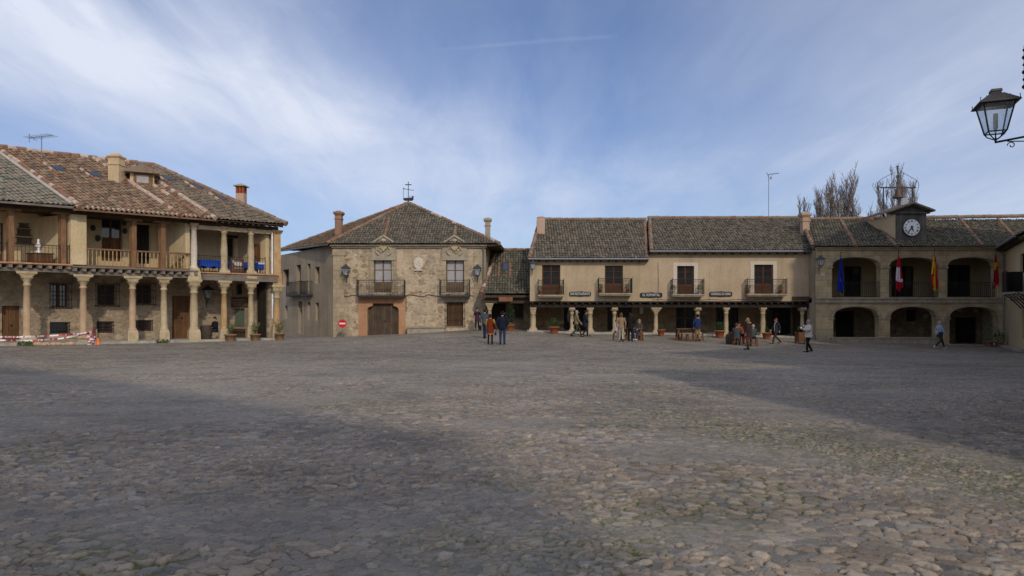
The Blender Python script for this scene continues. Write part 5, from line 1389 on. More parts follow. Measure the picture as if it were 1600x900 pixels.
    for i, nm in enumerate(NUM):
        t = math.pi / 2 - i * math.pi / 6; d = Vector((math.cos(t), 0, math.sin(t))); c = Vector((cx, 0, zc_)) + d * rr * .79; wd = {'I': .045, 'V': .085, 'X': .085}
        tot = sum(wd[k_] for k_ in nm); x = -tot / 2
        for k_ in nm:
            w = wd[k_]; m_ = x + w / 2; h = .07
            if k_ == 'I': stroke(c, d, (m_, -h), (m_, h), .026)
            elif k_ == 'V': stroke(c, d, (m_ - .03, h), (m_, -h), .024); stroke(c, d, (m_ + .03, h), (m_, -h), .018)
            else: stroke(c, d, (m_ - .03, h), (m_ + .03, -h), .024); stroke(c, d, (m_ + .03, h), (m_ - .03, -h), .018)
            x += w
    mb.build('numeral', 'iron', ck)
    for ang, L, w, nm in ((R(90 - 157), .30, .06, 'hour_hand'), (R(90 - 217), .46, .05, 'minute_hand')):
        mb = MB(); d = Vector((math.cos(ang), 0, math.sin(ang))); e = Vector((d.z, 0, -d.x)); c = Vector((cx, 0, zc_))
        q = [c - d * .12 - e * w, c - d * .12 + e * w, c + d * L + e * w * .35, c + d * L - e * w * .35]; o_ = .10 if nm[0] == 'h' else .108
        mb.hexa([(p.x, y - o_ - .006, p.z) for p in q], [(p.x, y - o_, p.z) for p in q]); mb.build(nm, 'iron', ck)
    # bell in its iron frame
    yb = 50.2; zb = PZ(293, yb); xa, xb = PX(1380.5, yb), PX(1426, yb); xm = PX(1403, yb); zr_ = ze + (yb - 46.1) * k
    bl = thing('roof_bell', 'bronze bell hung in a scrolled iron frame above the clock gable', 'bell', (xm, yb, zr_))
    mb = MB()
    for x in (xa, xb):
        mb.tube([(x, yb, zr_ - .1), (x, yb, zb)], .045, 6); mb.tube([(x - .12, yb + .5, zr_ - .1), (x, yb, zb - .9)], .025, 5); mb.tube([(x - .12, yb - .4, zr_ - .4), (x, yb, zb - .7)], .025, 5)
    mb.tube([(xa - .25, yb, zb), (xb + .25, yb, zb)], .05, 6); mb.tube([(xm, yb, zb), (xm, yb, PZ(262, yb))], .04, 6); mb.ball((xm, yb, PZ(260, yb)), .07, 8, 5)
    for sg in (-1, 1):
        e = xb if sg > 0 else xa
        mb.tube([(e + sg * (.15 + .30 * math.sin(t / 14 * math.pi * 1.15)) - sg * .9 * max(0, (t - 8) / 6) ** 1.3, yb, zb - .6 + t * .125) for t in range(15)], .018, 5)
        mb.tube([(xm + sg * .06, yb, zb + .9 - t * .1) for t in range(3)], .05, 5)
    mb.build('bell_frame', 'iron_grey', bl)
    mb = MB(); zt = zb - .12; mb.lathe((xm, yb), [(.05, zt + .1), (.12, zt), (.17, zt - .12), (.20, zt - .36), (.25, zt - .52), (.36, zt - .66), (.33, zt - .67)], 14); mb.build('bell', 'bronze', bl)
    mb = MB(); mb.bx(PX(1412, 48.6), PX(1419, 48.6), 48.6, 48.9, zp + .1, PZ(309, 48.6)); o = mb.build('floodlight', 'white', None, (PX(1415, 48.6), 48.7, zp + .1)); tag(o, 'small pale floodlight box on top of the clock gable', 'floodlight')
    pavement('pavement', TF, PX(1480, 46.5), X1 + 1, -.5, 2.7, .05, 'slab')
    # small plaque by the corner
    mb = MB(); a, b, c, d = f.rect(1282, 426, 1288.5, 431); mb.box(f, a, b, -.03, 0, c, d); o = mb.build('wall_plaque', 'white_trim', None, f.P(a, 0, c)); tag(o, 'small pale square plaque on the town hall corner under the lantern', 'plaque')
town_hall()

# ================================================================== houses along the right edge, and unseen ones placed to cast shadows
def plain_house(label, P, ze, rise, m, tiles, name='town_house', wins=True):
    """a closed house on a four-point plan: walls, windows on the square side, hipped tile roof"""
    P = [Vector((x, y, 0)) for x, y in P]; c = sum(P, Vector()) / 4; g = min(tz(p.x, p.y) for p in P) - .5
    H = thing(name, label, 'house', (c.x, c.y, tz(c.x, c.y)))
    u = (P[1] - P[0]); L = u.length; u.normalize(); w = Vector((-u.y, u.x, 0))
    if w.dot(c - P[0]) < 0: w = -w
    f = Frame((P[0].x, P[0].y), (u.x, u.y), (w.x, w.y)); ops = []
    if wins:
        k = int(L / 3.2)
        for i in range(k):
            s = (i + .5) * L / k; z = 3.4
            while z + 1.6 < ze: ops.append((s - .5, s + .5, z, z + 1.5)); z += 2.9
    facade('wall', f, 0, 0, L, g, ze, ops, m, H, .2)
    for o in ops: window(H, f, o, 0, 'frame', 'glass', 2, 2, 0, .12)
    mb = MB()
    for a, b in ((1, 2), (2, 3), (3, 0)): mb.quad((P[a].x, P[a].y, g), (P[b].x, P[b].y, g), (P[b].x, P[b].y, ze), (P[a].x, P[a].y, ze))
    mb.build('side_wall', m, H)
    E = [p + (p - c).normalized() * .25 for p in P]; E = [Vector((p.x, p.y, ze)) for p in E]
    A, B = (E[0] + E[3]) / 2, (E[1] + E[2]) / 2; d = (B - A); A, B = A + d * .25 + Vector((0, 0, rise)), B - d * .25 + Vector((0, 0, rise))
    for poly in ([E[0], E[1], B, A], [E[1], E[2], B], [E[2], E[3], A, B], [E[3], E[0], A]):
        tile_roof('roof', poly, tiles, H, l=.5, seed=rng.randrange(99))
    return H
plain_house('rendered house behind the wall lantern at the near right corner', [(7.66, 9.74), (9.46, -3.2), (19, -2), (15.2, 11.6)], 7.3, 1.2, 'cream2', 'tile_mix')
plain_house('long rendered house on the right side of the square', [(24.2, 28.6), (12.4, 14.9), (19.5, 10.4), (32, 24)], 10.3, 1.0, 'grey_render', 'tile_mix')  # out of view; placed so its shadow covers the right of the square
plain_house('tall stone house on the right side of the square', [(30.2, 39.5), (25.4, 30.8), (33, 25), (40, 36)], 16.7, .6, 'ashlar', 'tile_dark')  # out of view; height set to keep the town hall front in shade
plain_house('large stone church on the side of the square behind the viewer', [(-7.3, -6.1), (9.5, -20.3), (3, -32), (-16, -18)], 20, .5, 'ashlar', 'tile_dark', 'unseen_stone_block')  # out of view; added block shaped to throw the left foreground shadow
def right_house():
    f = GF; L = 8.3; ze = 6.35
    H = thing('corner_house', 'rendered house at the far right corner with a dark boarded balcony', 'house', base(31.5, 42.5), 'houses at the back of the square')
    op = [f.rect(1594, 394, 1612, 425), f.rect(1596, 478, 1612, 530)]
    facade('wall', f, 0, 0, L, -1, ze, op, 'ochre_pale', H, .25)
    for o in op: window(H, f, o, 0, 'shut_dark', 'glass', 1, 2, .2, .12)
    mb = MB(); q = [f.P(0, 0, 0), f.P(0, 7, 0), f.P(L, 7, 0), f.P(L, 0, 0)]
    for a, b in zip(q[:-1], q[1:]): mb.quad((a.x, a.y, -1), (b.x, b.y, -1), (b.x, b.y, ze), (a.x, a.y, ze))
    mb.build('side_wall', 'grey_render', H)
    r = tile_roof('roof', [f.P(-.1, -.55, ze), f.P(L, -.55, ze), f.P(L, 3.5, ze + 2.2), f.P(-.1, 3.5, ze + 2.2)], 'tile_green', H, seed=51)
    tile_roof('roof', [f.P(-.1, 7.4, ze), f.P(L, 7.4, ze), f.P(L, 3.5, ze + 2.2), f.P(-.1, 3.5, ze + 2.2)], 'tile_green', H, l=.6, seed=52)
    eaves(H, f, 0, L, -.5, .05, ze - .02, .5)
    mb = MB(); mb.tube([f.P(0, -.62, ze - .02), f.P(L, -.62, ze - .02)], .07, 7); mb.tube([f.P(.12, -.5, ze - .1), f.P(.12, -.1, ze - .4), f.P(.12, -.1, 0)], .055, 7); mb.build('gutter', 'lead', H)
    s0 = f.s(1569, -.9); z0 = f.z(457, s0 + .5, -.9)
    mb = MB(); mb.box(f, s0, L - .2, -1.0, 0, z0 - .12, z0); o = mb.build('balcony', 'stone_grey', H)
    mb = MB(); mb.box(f, s0, L - .2, -1.0, -.95, z0 + .03, z0 + 1.25); mb.box(f, s0, s0 + .05, -.948, 0, z0 + .03, z0 + 1.25); mb.build('board_railing', 'shut_dark', o)
    for k in range(5):
        mb = MB(); s = s0 + .2 + k * 1.1; mb.tube([f.P(s, -.9, z0 - .13), f.P(s, -.6, z0 - .35), f.P(s, -.1, z0 - .95)], .04, 5); mb.tube([f.P(s, -.5, z0 - .4) + Vector((0, 0, .12 * math.sin(t))) + f.w * (.12 * math.cos(t)) for t in (0, 1, 2, 3, 4, 5)], .02, 5); mb.build('bracket', 'iron_grey', o)
    mb = MB(); mb.box(f, 0, L, -.5, -.003, -1, tz(31.5, 42) + .16); mb.build('door_step', 'slab', H)
right_house()
# ================================================================== lanterns
def lantern(loc, sc, out, label, wall=0.9, name='wall_lantern', group='wall lanterns around the square', under=True):
    """four-sided iron lantern; `loc` is the foot of the cage, `out` points from the wall to the lantern"""
    T = thing(name, label, 'lantern', loc, group); L = Vector(loc)
    ux = Vector((out[0], out[1], 0)).normalized(); uy = Vector((-ux.y, ux.x, 0))
    def q(a, b, z): return L + ux * a * sc + uy * b * sc + Vector((0, 0, z * sc))
    lo, hi, H = .155, .27, .56
    cn = ((-1, -1), (1, -1), (1, 1), (-1, 1))
    mb = MB(); r = .014 * sc
    for i in range(4):
        a, b = cn[i], cn[(i + 1) % 4]
        mb.tube([q(a[0] * lo, a[1] * lo, 0), q(a[0] * hi, a[1] * hi, H)], r * 1.2, 5)
        mb.tube([q(a[0] * lo, a[1] * lo, 0), q(b[0] * lo, b[1] * lo, 0)], r, 5); mb.tube([q(a[0] * hi, a[1] * hi, H), q(b[0] * hi, b[1] * hi, H)], r * 1.3, 5)
        mb.tube([q(a[0] * lo, a[1] * lo, 0), q(a[0] * lo * .75, a[1] * lo * .75, -.07), q(a[0] * .04, a[1] * .04, -.13), q(0, 0, -.14)], r * .9, 5)
    mb.tube([q(0, 0, -.22), q(0, 0, -.12)], [.012 * sc, .032 * sc], 7); mb.tube([q(0, 0, -.12), q(0, 0, 0)], .014 * sc, 6)
    mb.build('cage', 'iron', T)
    for i in range(4):
        a, b = cn[i], cn[(i + 1) % 4]; g = MB()
        g.quad(q(a[0] * lo, a[1] * lo, .01), q(b[0] * lo, b[1] * lo, .01), q(b[0] * hi, b[1] * hi, H - .01), q(a[0] * hi, a[1] * hi, H - .01)); g.build('glass_pane', 'clear', T)
    mb = MB()
    def ring(e, z): return [q(a * e, b * e, z) for a, b in cn]
    mb.hexa(ring(hi + .085, H - .005), ring(hi + .07, H + .03)); mb.hexa(ring(hi + .06, H + .03), ring(.12, H + .21)); mb.hexa(ring(.085, H + .21), ring(.085, H + .26)); mb.hexa(ring(.10, H + .26), ring(.09, H + .31))
    for a, b in cn: mb.tube([q(a * (hi + .06), b * (hi + .06), H + .02), q(a * (hi + .06), b * (hi + .06), H + .085)], [.012 * sc, .004 * sc], 5); mb.ball(q(a * (hi + .06), b * (hi + .06), H + .09), .013 * sc, 6, 4)
    for a, b in cn: mb.tube([q(a * .2, b * .2, H + .115), q(a * .2, b * .2, H + .16)], [.011 * sc, .004 * sc], 5)
    mb.build('lantern_roof', 'iron_grey', T)
    mb = MB(); mb.tube([q(0, 0, .02), q(0, 0, .08)], .03 * sc, 8); mb.tube([q(0, 0, .08), q(0, 0, .38)], .042 * sc, 8); mb.build('lamp_tube', 'letter', T)
    mb = MB()
    mb.tube([q(0, 0, -.2), q(-.08, 0, -.19), q(-wall, 0, -.19 + .13 * wall)], .022 * sc, 7)
    mb.tube([q(-.2, 0, -.2), q(-.55 * wall, 0, -.26), q(-wall, 0, -.5)], .011 * sc, 6)
    mb.tube([q(-.27 + .075 * math.cos(t * .55) * (1 - t / 16), 0, -.285 + .075 * math.sin(t * .55) * (1 - t / 16)) for t in range(13)], .010 * sc, 5)
    mb.tube([q(-wall, 0, -.62), q(-wall, 0, .12)], .022 * sc, 6)
    mb.build('wall_bracket', 'iron', T)
    return T
lantern((PX(1555.5, 9.4), 9.4, PZ(207, 9.4)), .68, (-.93, .37), 'large iron lantern on a long wall bracket against the sky at the right', 1.7)
lantern((PX(540.5, 49.5), 49.5, PZ(430, 49.5)), .9, (0, -1), 'iron lantern on the palace wall above the no entry sign', .36)
lantern((PX(746, 49.5), 49.5, PZ(430, 49.5)), .9, (0, -1), 'iron lantern on the palace wall beside the low tavern roof', .36)
lantern((PX(832.5, 47.0), 47.0, PZ(420, 47)), .66, (0, -1), 'iron lantern on the cream corner of the restaurant', .42)
lantern((PX(1282.5, 46.0), 46.0, PZ(415, 46)), .78, (0, -1), 'iron lantern on the town hall corner above the small plaque', .38)
p_ = LF.P(LF.s(328, 2.0), 2.15, 0); lantern((p_.x, p_.y, LF.z(466, LF.s(328, 2.15), 2.15)), .9, (.581, -.814), 'iron lantern on the arcade wall above the barrel on the left', .45)

# ================================================================== signs
def text_mesh(txt, size, m, parent, o, ux, uz, name='lettering', depth=.012, bold=0.0, squash=1.0):
    cu = bpy.data.curves.new(name, 'FONT'); cu.body = txt; cu.size = size; cu.align_x = 'CENTER'; cu.align_y = 'CENTER'; cu.extrude = depth / 2; cu.offset = bold; cu.resolution_u = 3
    tmp = bpy.data.objects.new('tmp_text', cu); COL.objects.link(tmp)
    dg = bpy.context.evaluated_depsgraph_get(); dg.update()
    me = bpy.data.meshes.new_from_object(tmp.evaluated_get(dg)); bpy.data.objects.remove(tmp); bpy.data.curves.remove(cu)
    ux, uz = Vector(ux).normalized(), Vector(uz).normalized(); un = ux.cross(uz)
    mt = Matrix(((ux.x * squash, uz.x, un.x, o[0]), (ux.y * squash, uz.y, un.y, o[1]), (ux.z * squash, uz.z, un.z, o[2]), (0, 0, 0, 1)))
    me.transform(mt); me.transform(Matrix.Translation(-parent_origin(parent)))
    me.materials.clear(); me.materials.append(M[m]); me.name = name
    ob = bpy.data.objects.new(name, me); COL.objects.link(ob); ob.parent = parent; ORG[ob.name] = parent_origin(parent)
    return ob
for x0, x1, y0, y1, txt, sq, lab in ((889.5, 923.5, 455.5, 463, 'BAR RESTAURANTE', .62, 'black shaped wall sign reading BAR RESTAURANTE'), (1000, 1035, 457, 465, 'EL SOPORTAL', .78, 'black shaped wall sign reading EL SOPORTAL'), (1108.5, 1144, 455.5, 463.5, 'HORNOS DE ASAR', .66, 'black shaped wall sign reading HORNOS DE ASAR')):
    y = 47.44; cx, cz = (PX(x0, y) + PX(x1, y)) / 2, (PZ(y0, y) + PZ(y1, y)) / 2; a = (PX(x1, y) - PX(x0, y)) / 2; b = (PZ(y0, y) - PZ(y1, y)) / 2
    out = []
    for t in range(44):
        an = 2 * math.pi * t / 44; c, s_ = math.cos(an), math.sin(an)
        X = math.copysign(abs(c) ** .35, c) * a * (1 - .10 * abs(s_) ** 3); Z = math.copysign(abs(s_) ** .45, s_) * b * (1 + .16 * math.cos(2 * math.pi * X / a) * .6)
        out.append((cx + X, y, cz + Z))
    mb = MB(); mb.prism(out, (0, .05, 0))
    o = mb.build('wall_sign', 'sign_black', None, (cx, y, cz)); tag(o, lab, 'sign', 'restaurant name signs')
    text_mesh(txt, .25, 'letter', o, (cx, y - .008, cz), (1, 0, 0), (0, 0, 1), bold=.004, squash=sq)
def shop_board():
    f = SIDE; n = -.06; a, b, c, d = f.rect(355, 465.5, 388, 478.5, n); p = f.P((a + b) / 2, n, c)
    mb = MB(); mb.box(f, a, b, n, n + .05, c, d); o = mb.build('shop_board', 'sign_brown', None, p); tag(o, 'brown lettered board above the greenish shop window in the left arcade', 'sign')
    mb = MB(); mb.box(f, a - .03, b + .03, n - .02, n + .02, d, d + .05); mb.box(f, a - .03, b + .03, n - .02, n + .02, c - .05, c); mb.build('frame', 'wood_dark', o)
    m = f.P((a + b) / 2, n - .012, 0); u = (-f.u.x, -f.u.y, 0)
    for txt, k, s_ in (('EL YANTAR DE PEDRAZA', .72, .16), ('COMIDAS   ASADOS', .42, .13), ('BAR   TERRAZA', .15, .12)):
        text_mesh(txt, s_, 'letter_old', o, (m.x, m.y, c + (d - c) * k), u, (0, 0, 1), squash=.72)
shop_board()
def road_sign():
    x, y = PX(535, 48.6), 48.6; g = tz(x, y)
    T = thing('road_sign', 'round red no entry sign on a thin post by the palace corner', 'road sign', (x, y, g))
    mb = MB(); mb.tube([(x, y + .03, g - .1), (x, y + .03, PZ(500, y))], .03, 8); mb.build('post', 'lead', T)
    z, r = PZ(505.5, y), .30
    mb = MB(); mb.loft([((x, y + .01, z), (r, 0, 0), (0, 0, r)), ((x, y - .01, z), (r, 0, 0), (0, 0, r))], 28); d = mb.build('sign_disc', 'sign_red', T)
    mb = MB(); mb.bx(x - .215, x + .215, y - .014, y - .0105, z - .055, z + .055); mb.build('white_bar', 'white', d)
road_sign()

# ================================================================== flags
def flag(px, ytop, ypole, ybot, bands, label, seed, lean=0.0):
    y0 = 46.0; x = PX(px, y0); rr = random.Random(seed)
    zt, zp, zb = PZ(ytop, y0), PZ(ypole, y0), PZ(ybot, y0)
    T = thing('flag', label, 'flag', (x, 46.3, zb - .5), 'flags hanging from the town hall gallery')
    mb = MB(); mb.tube([(x + .05, 46.42, PZ(462, 46.4)), (x, y0 - .05, zp)], .022, 6); mb.ball((x, y0 - .05, zp + .04), .045, 7, 5); mb.build('flagpole', 'wood_dark', T)
    NA, NV = 26, 22; vs = []; ph = rr.uniform(0, 6)
    for j in range(NV + 1):
        v = j / NV; wd = .05 + .19 * v ** .7 * (1 - .25 * max(0, v - .8) / .2); z = zt + (zb - zt) * v
        for i in range(NA + 1):
            a = i / NA; t = a * 2 - 1
            vs.append((x + lean * v * .3 + t * wd + .02 * math.sin(5 * v + ph), y0 - .02 - .05 * v + .07 * v ** .5 * math.sin(a * 15 + ph + v * 1.5), z + .10 * v * math.sin(a * 7 + ph) + (.18 * a * v if seed % 2 else .18 * (1 - a) * v)))
    mb = MB(); mb.smooth = True; names = sorted({b for row in bands for b in row})
    base_ = len(mb.v); mb.v.extend(vs)
    for j in range(NV):
        row = bands[min(len(bands) - 1, int(j / NV * len(bands)))]
        for i in range(NA):
            k = row[min(len(row) - 1, int(i / NA * len(row)))]
            q = j * (NA + 1) + i; mb.f.append([q, q + 1, q + NA + 2, q + NA + 1]); mb.sm.append(True); mb.mi.append(names.index(k))
    mb.build('cloth', names, T)
B_, R2_, W_, Y_ = 'f_blue', 'f_red', 'f_white', 'f_yellow'
flag(1313.5, 402, 395, 458, [[B_]] * 5 + [[B_, B_, B_, B_], [B_, B_, Y_, B_, B_, B_], [B_]] + [[B_]] * 2, 'limp deep blue flag with yellow specks under the leftmost upper arch', 2, -.1)
flag(1403.5, 401, 393, 455, [[R2_]] * 3 + [[W_, W_, W_, W_, R2_]] * 4 + [[R2_, R2_, R2_, W_]] + [[R2_]] * 2, 'limp red and white flag at the pier right of the first arch', 3, .2)
flag(1459.5, 400, 391, 454, [[Y_, R2_], [Y_, Y_, R2_], [Y_, R2_, Y_, R2_], [Y_, R2_, Y_, R2_], [R2_, Y_, R2_], [R2_, Y_, Y_, R2_], [R2_, Y_, R2_]], 'limp yellow and red flag hung left of the rightmost upper arch', 4)
flag(1556, 399, 390, 450, [[R2_], [R2_], [Y_], [Y_, Y_, R2_], [R2_], [R2_], [R2_], [Y_, R2_, R2_, R2_], [R2_]], 'limp red flag with a yellow band at the right end of the gallery', 5, -.2)

# ================================================================== roof ironwork
def weather_vane():
    a = APEX; T = thing('weather_vane', 'black iron weather vane with a ship on the palace roof tip', 'weather vane', a)
    z = a.z; x, y = a.x, a.y
    mb = MB(); mb.tube([(x, y, z - .1), (x, y, z + 1.75)], .03, 6); mb.ball((x, y, z + .12), .09, 8, 5); mb.ball((x, y, z + 1.75), .05, 6, 4); mb.build('spindle', 'iron', T)
    mb = MB(); mb.tube([(x - .42, y, z + 1.22), (x + .45, y, z + 1.08)], .022, 5); mb.prism([(x - .42, y - .01, z + 1.15), (x - .28, y - .01, z + 1.2), (x - .42, y - .01, z + 1.33)], (0, .02, 0)); mb.tube([(x - .26, y, z + 1.55), (x + .26, y, z + 1.55)], .04, 5); mb.build('arrow', 'iron', T)
    mb = MB(); mb.prism([(x - .44, y - .03, z + .35), (x - .3, y - .03, z + .22), (x + .3, y - .03, z + .22), (x + .42, y - .03, z + .30), (x + .44, y - .03, z + .62), (x + .32, y - .03, z + .62), (x + .28, y - .03, z + .48), (x - .4, y - .03, z + .45)], (0, .06, 0))
    for k in (-.40, 0, .1, .2): mb.tube([(x + k, y, z + .4), (x + k, y, z + (1.18 if k < -.3 else .62))], .016, 5)
    mb.build('ship', 'iron', T)
weather_vane()
def antenna(px, d, y0, y1, label, kind):
    x = PX(px, d); z0, z1 = PZ(y0, d) - .6, PZ(y1, d)
    T = thing('television_antenna', label, 'antenna', (x, d, z0), 'television antennas on the roofs')
    mb = MB(); mb.tube([(x, d, z0), (x, d, z1)], .022, 6); mb.build('mast', 'lead', T)
    mb = MB()
    if kind == 0:
        mb.tube([(x - .75, d, z1 - .1), (x + .85, d - .3, z1 - .02)], .018, 5)
        for k in range(9): c = Vector((x - .7 + k * .19, d - .04 * k, z1 - .1 + .01 * k)); mb.tube([c - Vector((.09, .35, 0)), c + Vector((.09, .35, 0))], .012, 4)
        mb.tube([(x - .7, d, z1 - .35), (x - .7, d, z1 + .15)], .014, 4); mb.tube([(x - .25, d, z1 - .28), (x - .75, d, z1 + .1)], .014, 4)
    else:
        mb.tube([(x - .1, d, z1 - .05), (x + .8, d, z1 + .06)], .022, 5); mb.tube([(x - .08, d - .2, z1 - .28), (x - .08, d + .2, z1 + .18)], .02, 4); mb.tube([(x - .06, d, z1 - .5), (x + .35, d, z1 - .02)], .012, 4); mb.bx(x + .12, x + .22, d - .05, d + .05, z1 - .38, z1 - .22)
        for k in range(7): mb.tube([(x + .1 + k * .1, d - .15, z1 + k * .012), (x + .1 + k * .1, d + .15, z1 + k * .012)], .01, 4)
    mb.build('aerial', 'lead', T)
antenna(65, 38.5, 238, 213, 'television antenna above the left house ridge', 0)
antenna(1201, 52.5, 341, 272, 'tall thin television antenna on the restaurant roof', 1)

# ================================================================== bare trees beyond the roofs
def poplar(px, d, ytop, spread, label, seed, yb=343, n=9):
    rr = random.Random(seed); x = PX(px, d); g = tz(min(x, 60), d); H = PZ(ytop, d) - g
    T = thing('bare_poplar', label, 'tree', (x, d, g), 'bare poplars beyond the roofs')
    tr, br = MB(), MB()
    tr.tube([(x, d, g - .3), (x + .05, d, g + H * .3), (x - .05, d, g + H * .5)], [.32, .24, .17], 8); tr.build('trunk', 'bark', T)
    def limb(p, v, L, r, lev):
        pts, q, w = [p], p.copy(), v.copy(); k = (9, 5, 3)[lev]; jt = (.07, .12, .2)[lev]
        for i in range(k):
            w = (w + Vector((rr.uniform(-jt, jt), rr.uniform(-jt, jt), .10 + .06 * lev))).normalized(); q = q + w * (L / k); pts.append(q.copy())
        br.tube(pts, [max(.010, r * (1 - .82 * i / k)) for i in range(k + 1)], (5, 4, 3)[lev], True, False)
        if lev == 2: return
        for i in range((44, 7)[lev]):
            t = rr.uniform(.06, 1.0) ** .8; j = min(k - 1, int(t * k)); b = pts[j].lerp(pts[j + 1], t * k - j)
            a = rr.uniform(0, 6.28); e = Vector((math.cos(a), math.sin(a), rr.uniform(1.1, 2.4))).normalized()
            limb(b, e, (rr.uniform(.9, 2.0) * (1.15 - .6 * t) if lev == 0 else L * rr.uniform(.3, .55)), (.030, .014)[lev], lev + 1)
    for i in range(n):
        a = rr.uniform(0, 6.28); z = g + H * rr.uniform(.1, .3); o = (i / n) ** .6 * spread
        tip = Vector((x + math.cos(a) * o, d + math.sin(a) * o, g + H * (1 - .32 * (o / spread) * rr.uniform(.3, 1.2)) if i else g + H))
        p = Vector((x, d, z)); v = tip - p; L = v.length; v = Vector((v.x * 1.25, v.y * 1.25, v.z)).normalized()
        limb(p, v, L * .99, .085, 0)
    br.build('crown', 'bark', T)
poplar(1290, 60, 287, 2.5, 'broad bare poplar right of the restaurant chimney', 1, n=20)
poplar(1325, 61, 272, 1.5, 'tall narrow bare poplar left of the clock gable', 2, n=14)
poplar(1404, 61, 262, 1.9, 'bare poplar standing behind the roof bell', 3, n=19)
poplar(1373, 60, 318, 1.1, 'low bare poplar showing just left of the roof bell', 4, n=5)

# ================================================================== pots and plants
def pot(loc, r, h, label, kind='bush', pr=.3, ph=.4, m='terracotta', group=None, seed=0, rim=True):
    x, y, z = loc; T = thing('potted_plant', label, 'potted plant', loc, group)
    mb = MB(); mb.lathe((x, y), [(pr * .70, z), (pr * .95, z + ph * .82), (pr * 1.08, z + ph * .83), (pr * 1.08, z + ph), (pr * .92, z + ph), (pr * .88, z + ph * .93)], 14); mb.build('pot', m, T)
    rr = random.Random(seed + 3); lf = MB(); zz = z + ph * .93
    if kind == 'bush': blob_leaves(lf, (x, y, zz + h * .48), max(r, h * .5) * 1.0, int(260 * max(1, r * 4)), .07 if r > .25 else .045, rr, h * .55 / max(r, h * .5)); mm = 'leaf'
    elif kind == 'cone': blob_leaves(lf, (x, y, zz + h * .5), r, 900, .085, rr, h * .5 / r, True); mm = 'leaf_dark'
    else:
        mm = 'leaf_olive'
        for k in range(16):
            a = rr.uniform(0, 6.28); e = Vector((math.cos(a) * rr.uniform(.1, .6), math.sin(a) * rr.uniform(.1, .6), 1)) * h * rr.uniform(.6, 1)
            p0 = Vector((x, y, zz - .05)); lf.tube([p0, p0 + e * .5 + Vector((0, 0, .05)), p0 + e], [.008, .006, .003], 4, True, False)
            for j in range(9): c = p0 + e * rr.uniform(.35, 1); blob_leaves(lf, c, .07, 3, .055, rr)
    mb = MB(); mb.lathe((x, y), [(pr * .2, z + ph * .8), (pr * .9, z + ph * .93), (pr * .1, z + ph * .94)], 10); mb.build('soil', 'bark', T)
    lf.build('foliage', mm, T); return T
def gpot(px, d, *a, dz=0.0, **k):
    x = PX(px, d); return pot((x, d, tz(x, d) + dz), *a, **k)
G1 = 'terracotta pots standing along the tavern row'
gpot(866, 46.3, .38, .62, 'terracotta pot with a round green shrub right of the tavern corner column', pr=.34, ph=.50, group=G1, seed=1)
gpot(797, 48.0, .46, 1.55, 'terracotta pot with a tall dark conifer beside the tavern door', kind='cone', pr=.30, ph=.42, group=G1, seed=2)
gpot(1033, 46.2, .2, .36, 'small terracotta pot with little green tuft near the white capital column', pr=.27, ph=.44, group=G1, seed=3)
gpot(1124.5, 46.0, .36, .62, 'terracotta pot with a dark bush between two pale columns', pr=.34, ph=.5, group=G1, seed=4)
gpot(1198, 45.9, .22, .42, 'terracotta pot with a small plant at the foot of the tapering column', pr=.31, ph=.44, group=G1, seed=5)
def planter():
    x, d = PX(1253, 43.5), 43.5; g = tz(x, d); T = thing('wooden_planter', 'square wooden planter tub with flowers behind the man in the white jacket', 'planter', (x, d, g))
    mb = MB(); mb.bx(x - .3, x + .3, d - .3, d + .3, g + .12, g + .72)
    for a in (-1, 1):
        for b in (-1, 1): mb.bx(x + a * .29 - .04, x + a * .29 + .04, d + b * .29 - .04, d + b * .29 + .04, g, g + .78)
    mb.build('tub', 'table_wood', T); lf = MB(); blob_leaves(lf, (x, d, g + .92), .32, 260, .07, random.Random(3), .8); lf.build('foliage', 'leaf', T)
    fl = MB(); rr = random.Random(4)
    for k in range(9): fl.ball((x + rr.uniform(-.25, .25), d - .12 + rr.uniform(-.15, .1), g + 1.05 + rr.uniform(-.12, .12)), .045, 6, 4)
    fl.build('blossom', 'white_cloth', T)
planter()
def lpot(px, n, *a, **k):
    s = LF.s(px, n); p = LF.P(s, n, 0); return pot((p.x, p.y, tz(p.x, p.y) + (.13 if n > -.5 else 0)), *a, **k)
G2 = 'clay pots by the columns of the left arcade'
lpot(360, -.75, .3, .85, 'brown clay pot with a spindly bush by the orange column', kind='twig', pr=.33, ph=.42, m='terracotta_old', group=G2, seed=7)
lpot(399, -.75, .3, .80, 'brown clay pot with thin twigs before the second last arcade column', kind='twig', pr=.30, ph=.40, m='terracotta_old', group=G2, seed=8)
lpot(437, -.7, .3, 1.0, 'square brown pot with a tall olive green plant by the corner pillar', kind='twig', pr=.30, ph=.42, m='terracotta_old', group=G2, seed=9)
wh = ['leftmost', 'second', 'third', 'rightmost']
for i, (x0, x1, zf) in enumerate(((843.5, 876, 461), (938, 981, 458.5), (1051.5, 1093, 460), (1168, 1219.5, 459.5))):
    for j, px in enumerate((x0, x1)):
        y = 47.15; z = RF.z(zf, 0) + .005; x = PX(px, y)
        pot((x, y, z), .2, .38, ('terracotta pot with a green plant at the %s end of the %s cream house balcony' if i != 2 else 'pale pot with a green plant at the %s end of the %s cream house balcony') % (('left', 'right')[j], wh[i]), pr=.15, ph=.28, m='terracotta' if i != 2 else 'white_trim', group='pots on the restaurant balconies', seed=20 + i * 2 + j)
for px, d, r, h, lab, s_ in ((1545, 45.4, .55, 1.25, 'dark leafy shrub in a pot beside the town hall door', 31), (1562, 45.3, .35, .7, 'low dark potted shrub at the right end of the town hall', 32)):
    gpot(px, d, r, h, lab, pr=.28, ph=.35, m='terracotta_old', group='potted shrubs at the town hall', seed=s_)
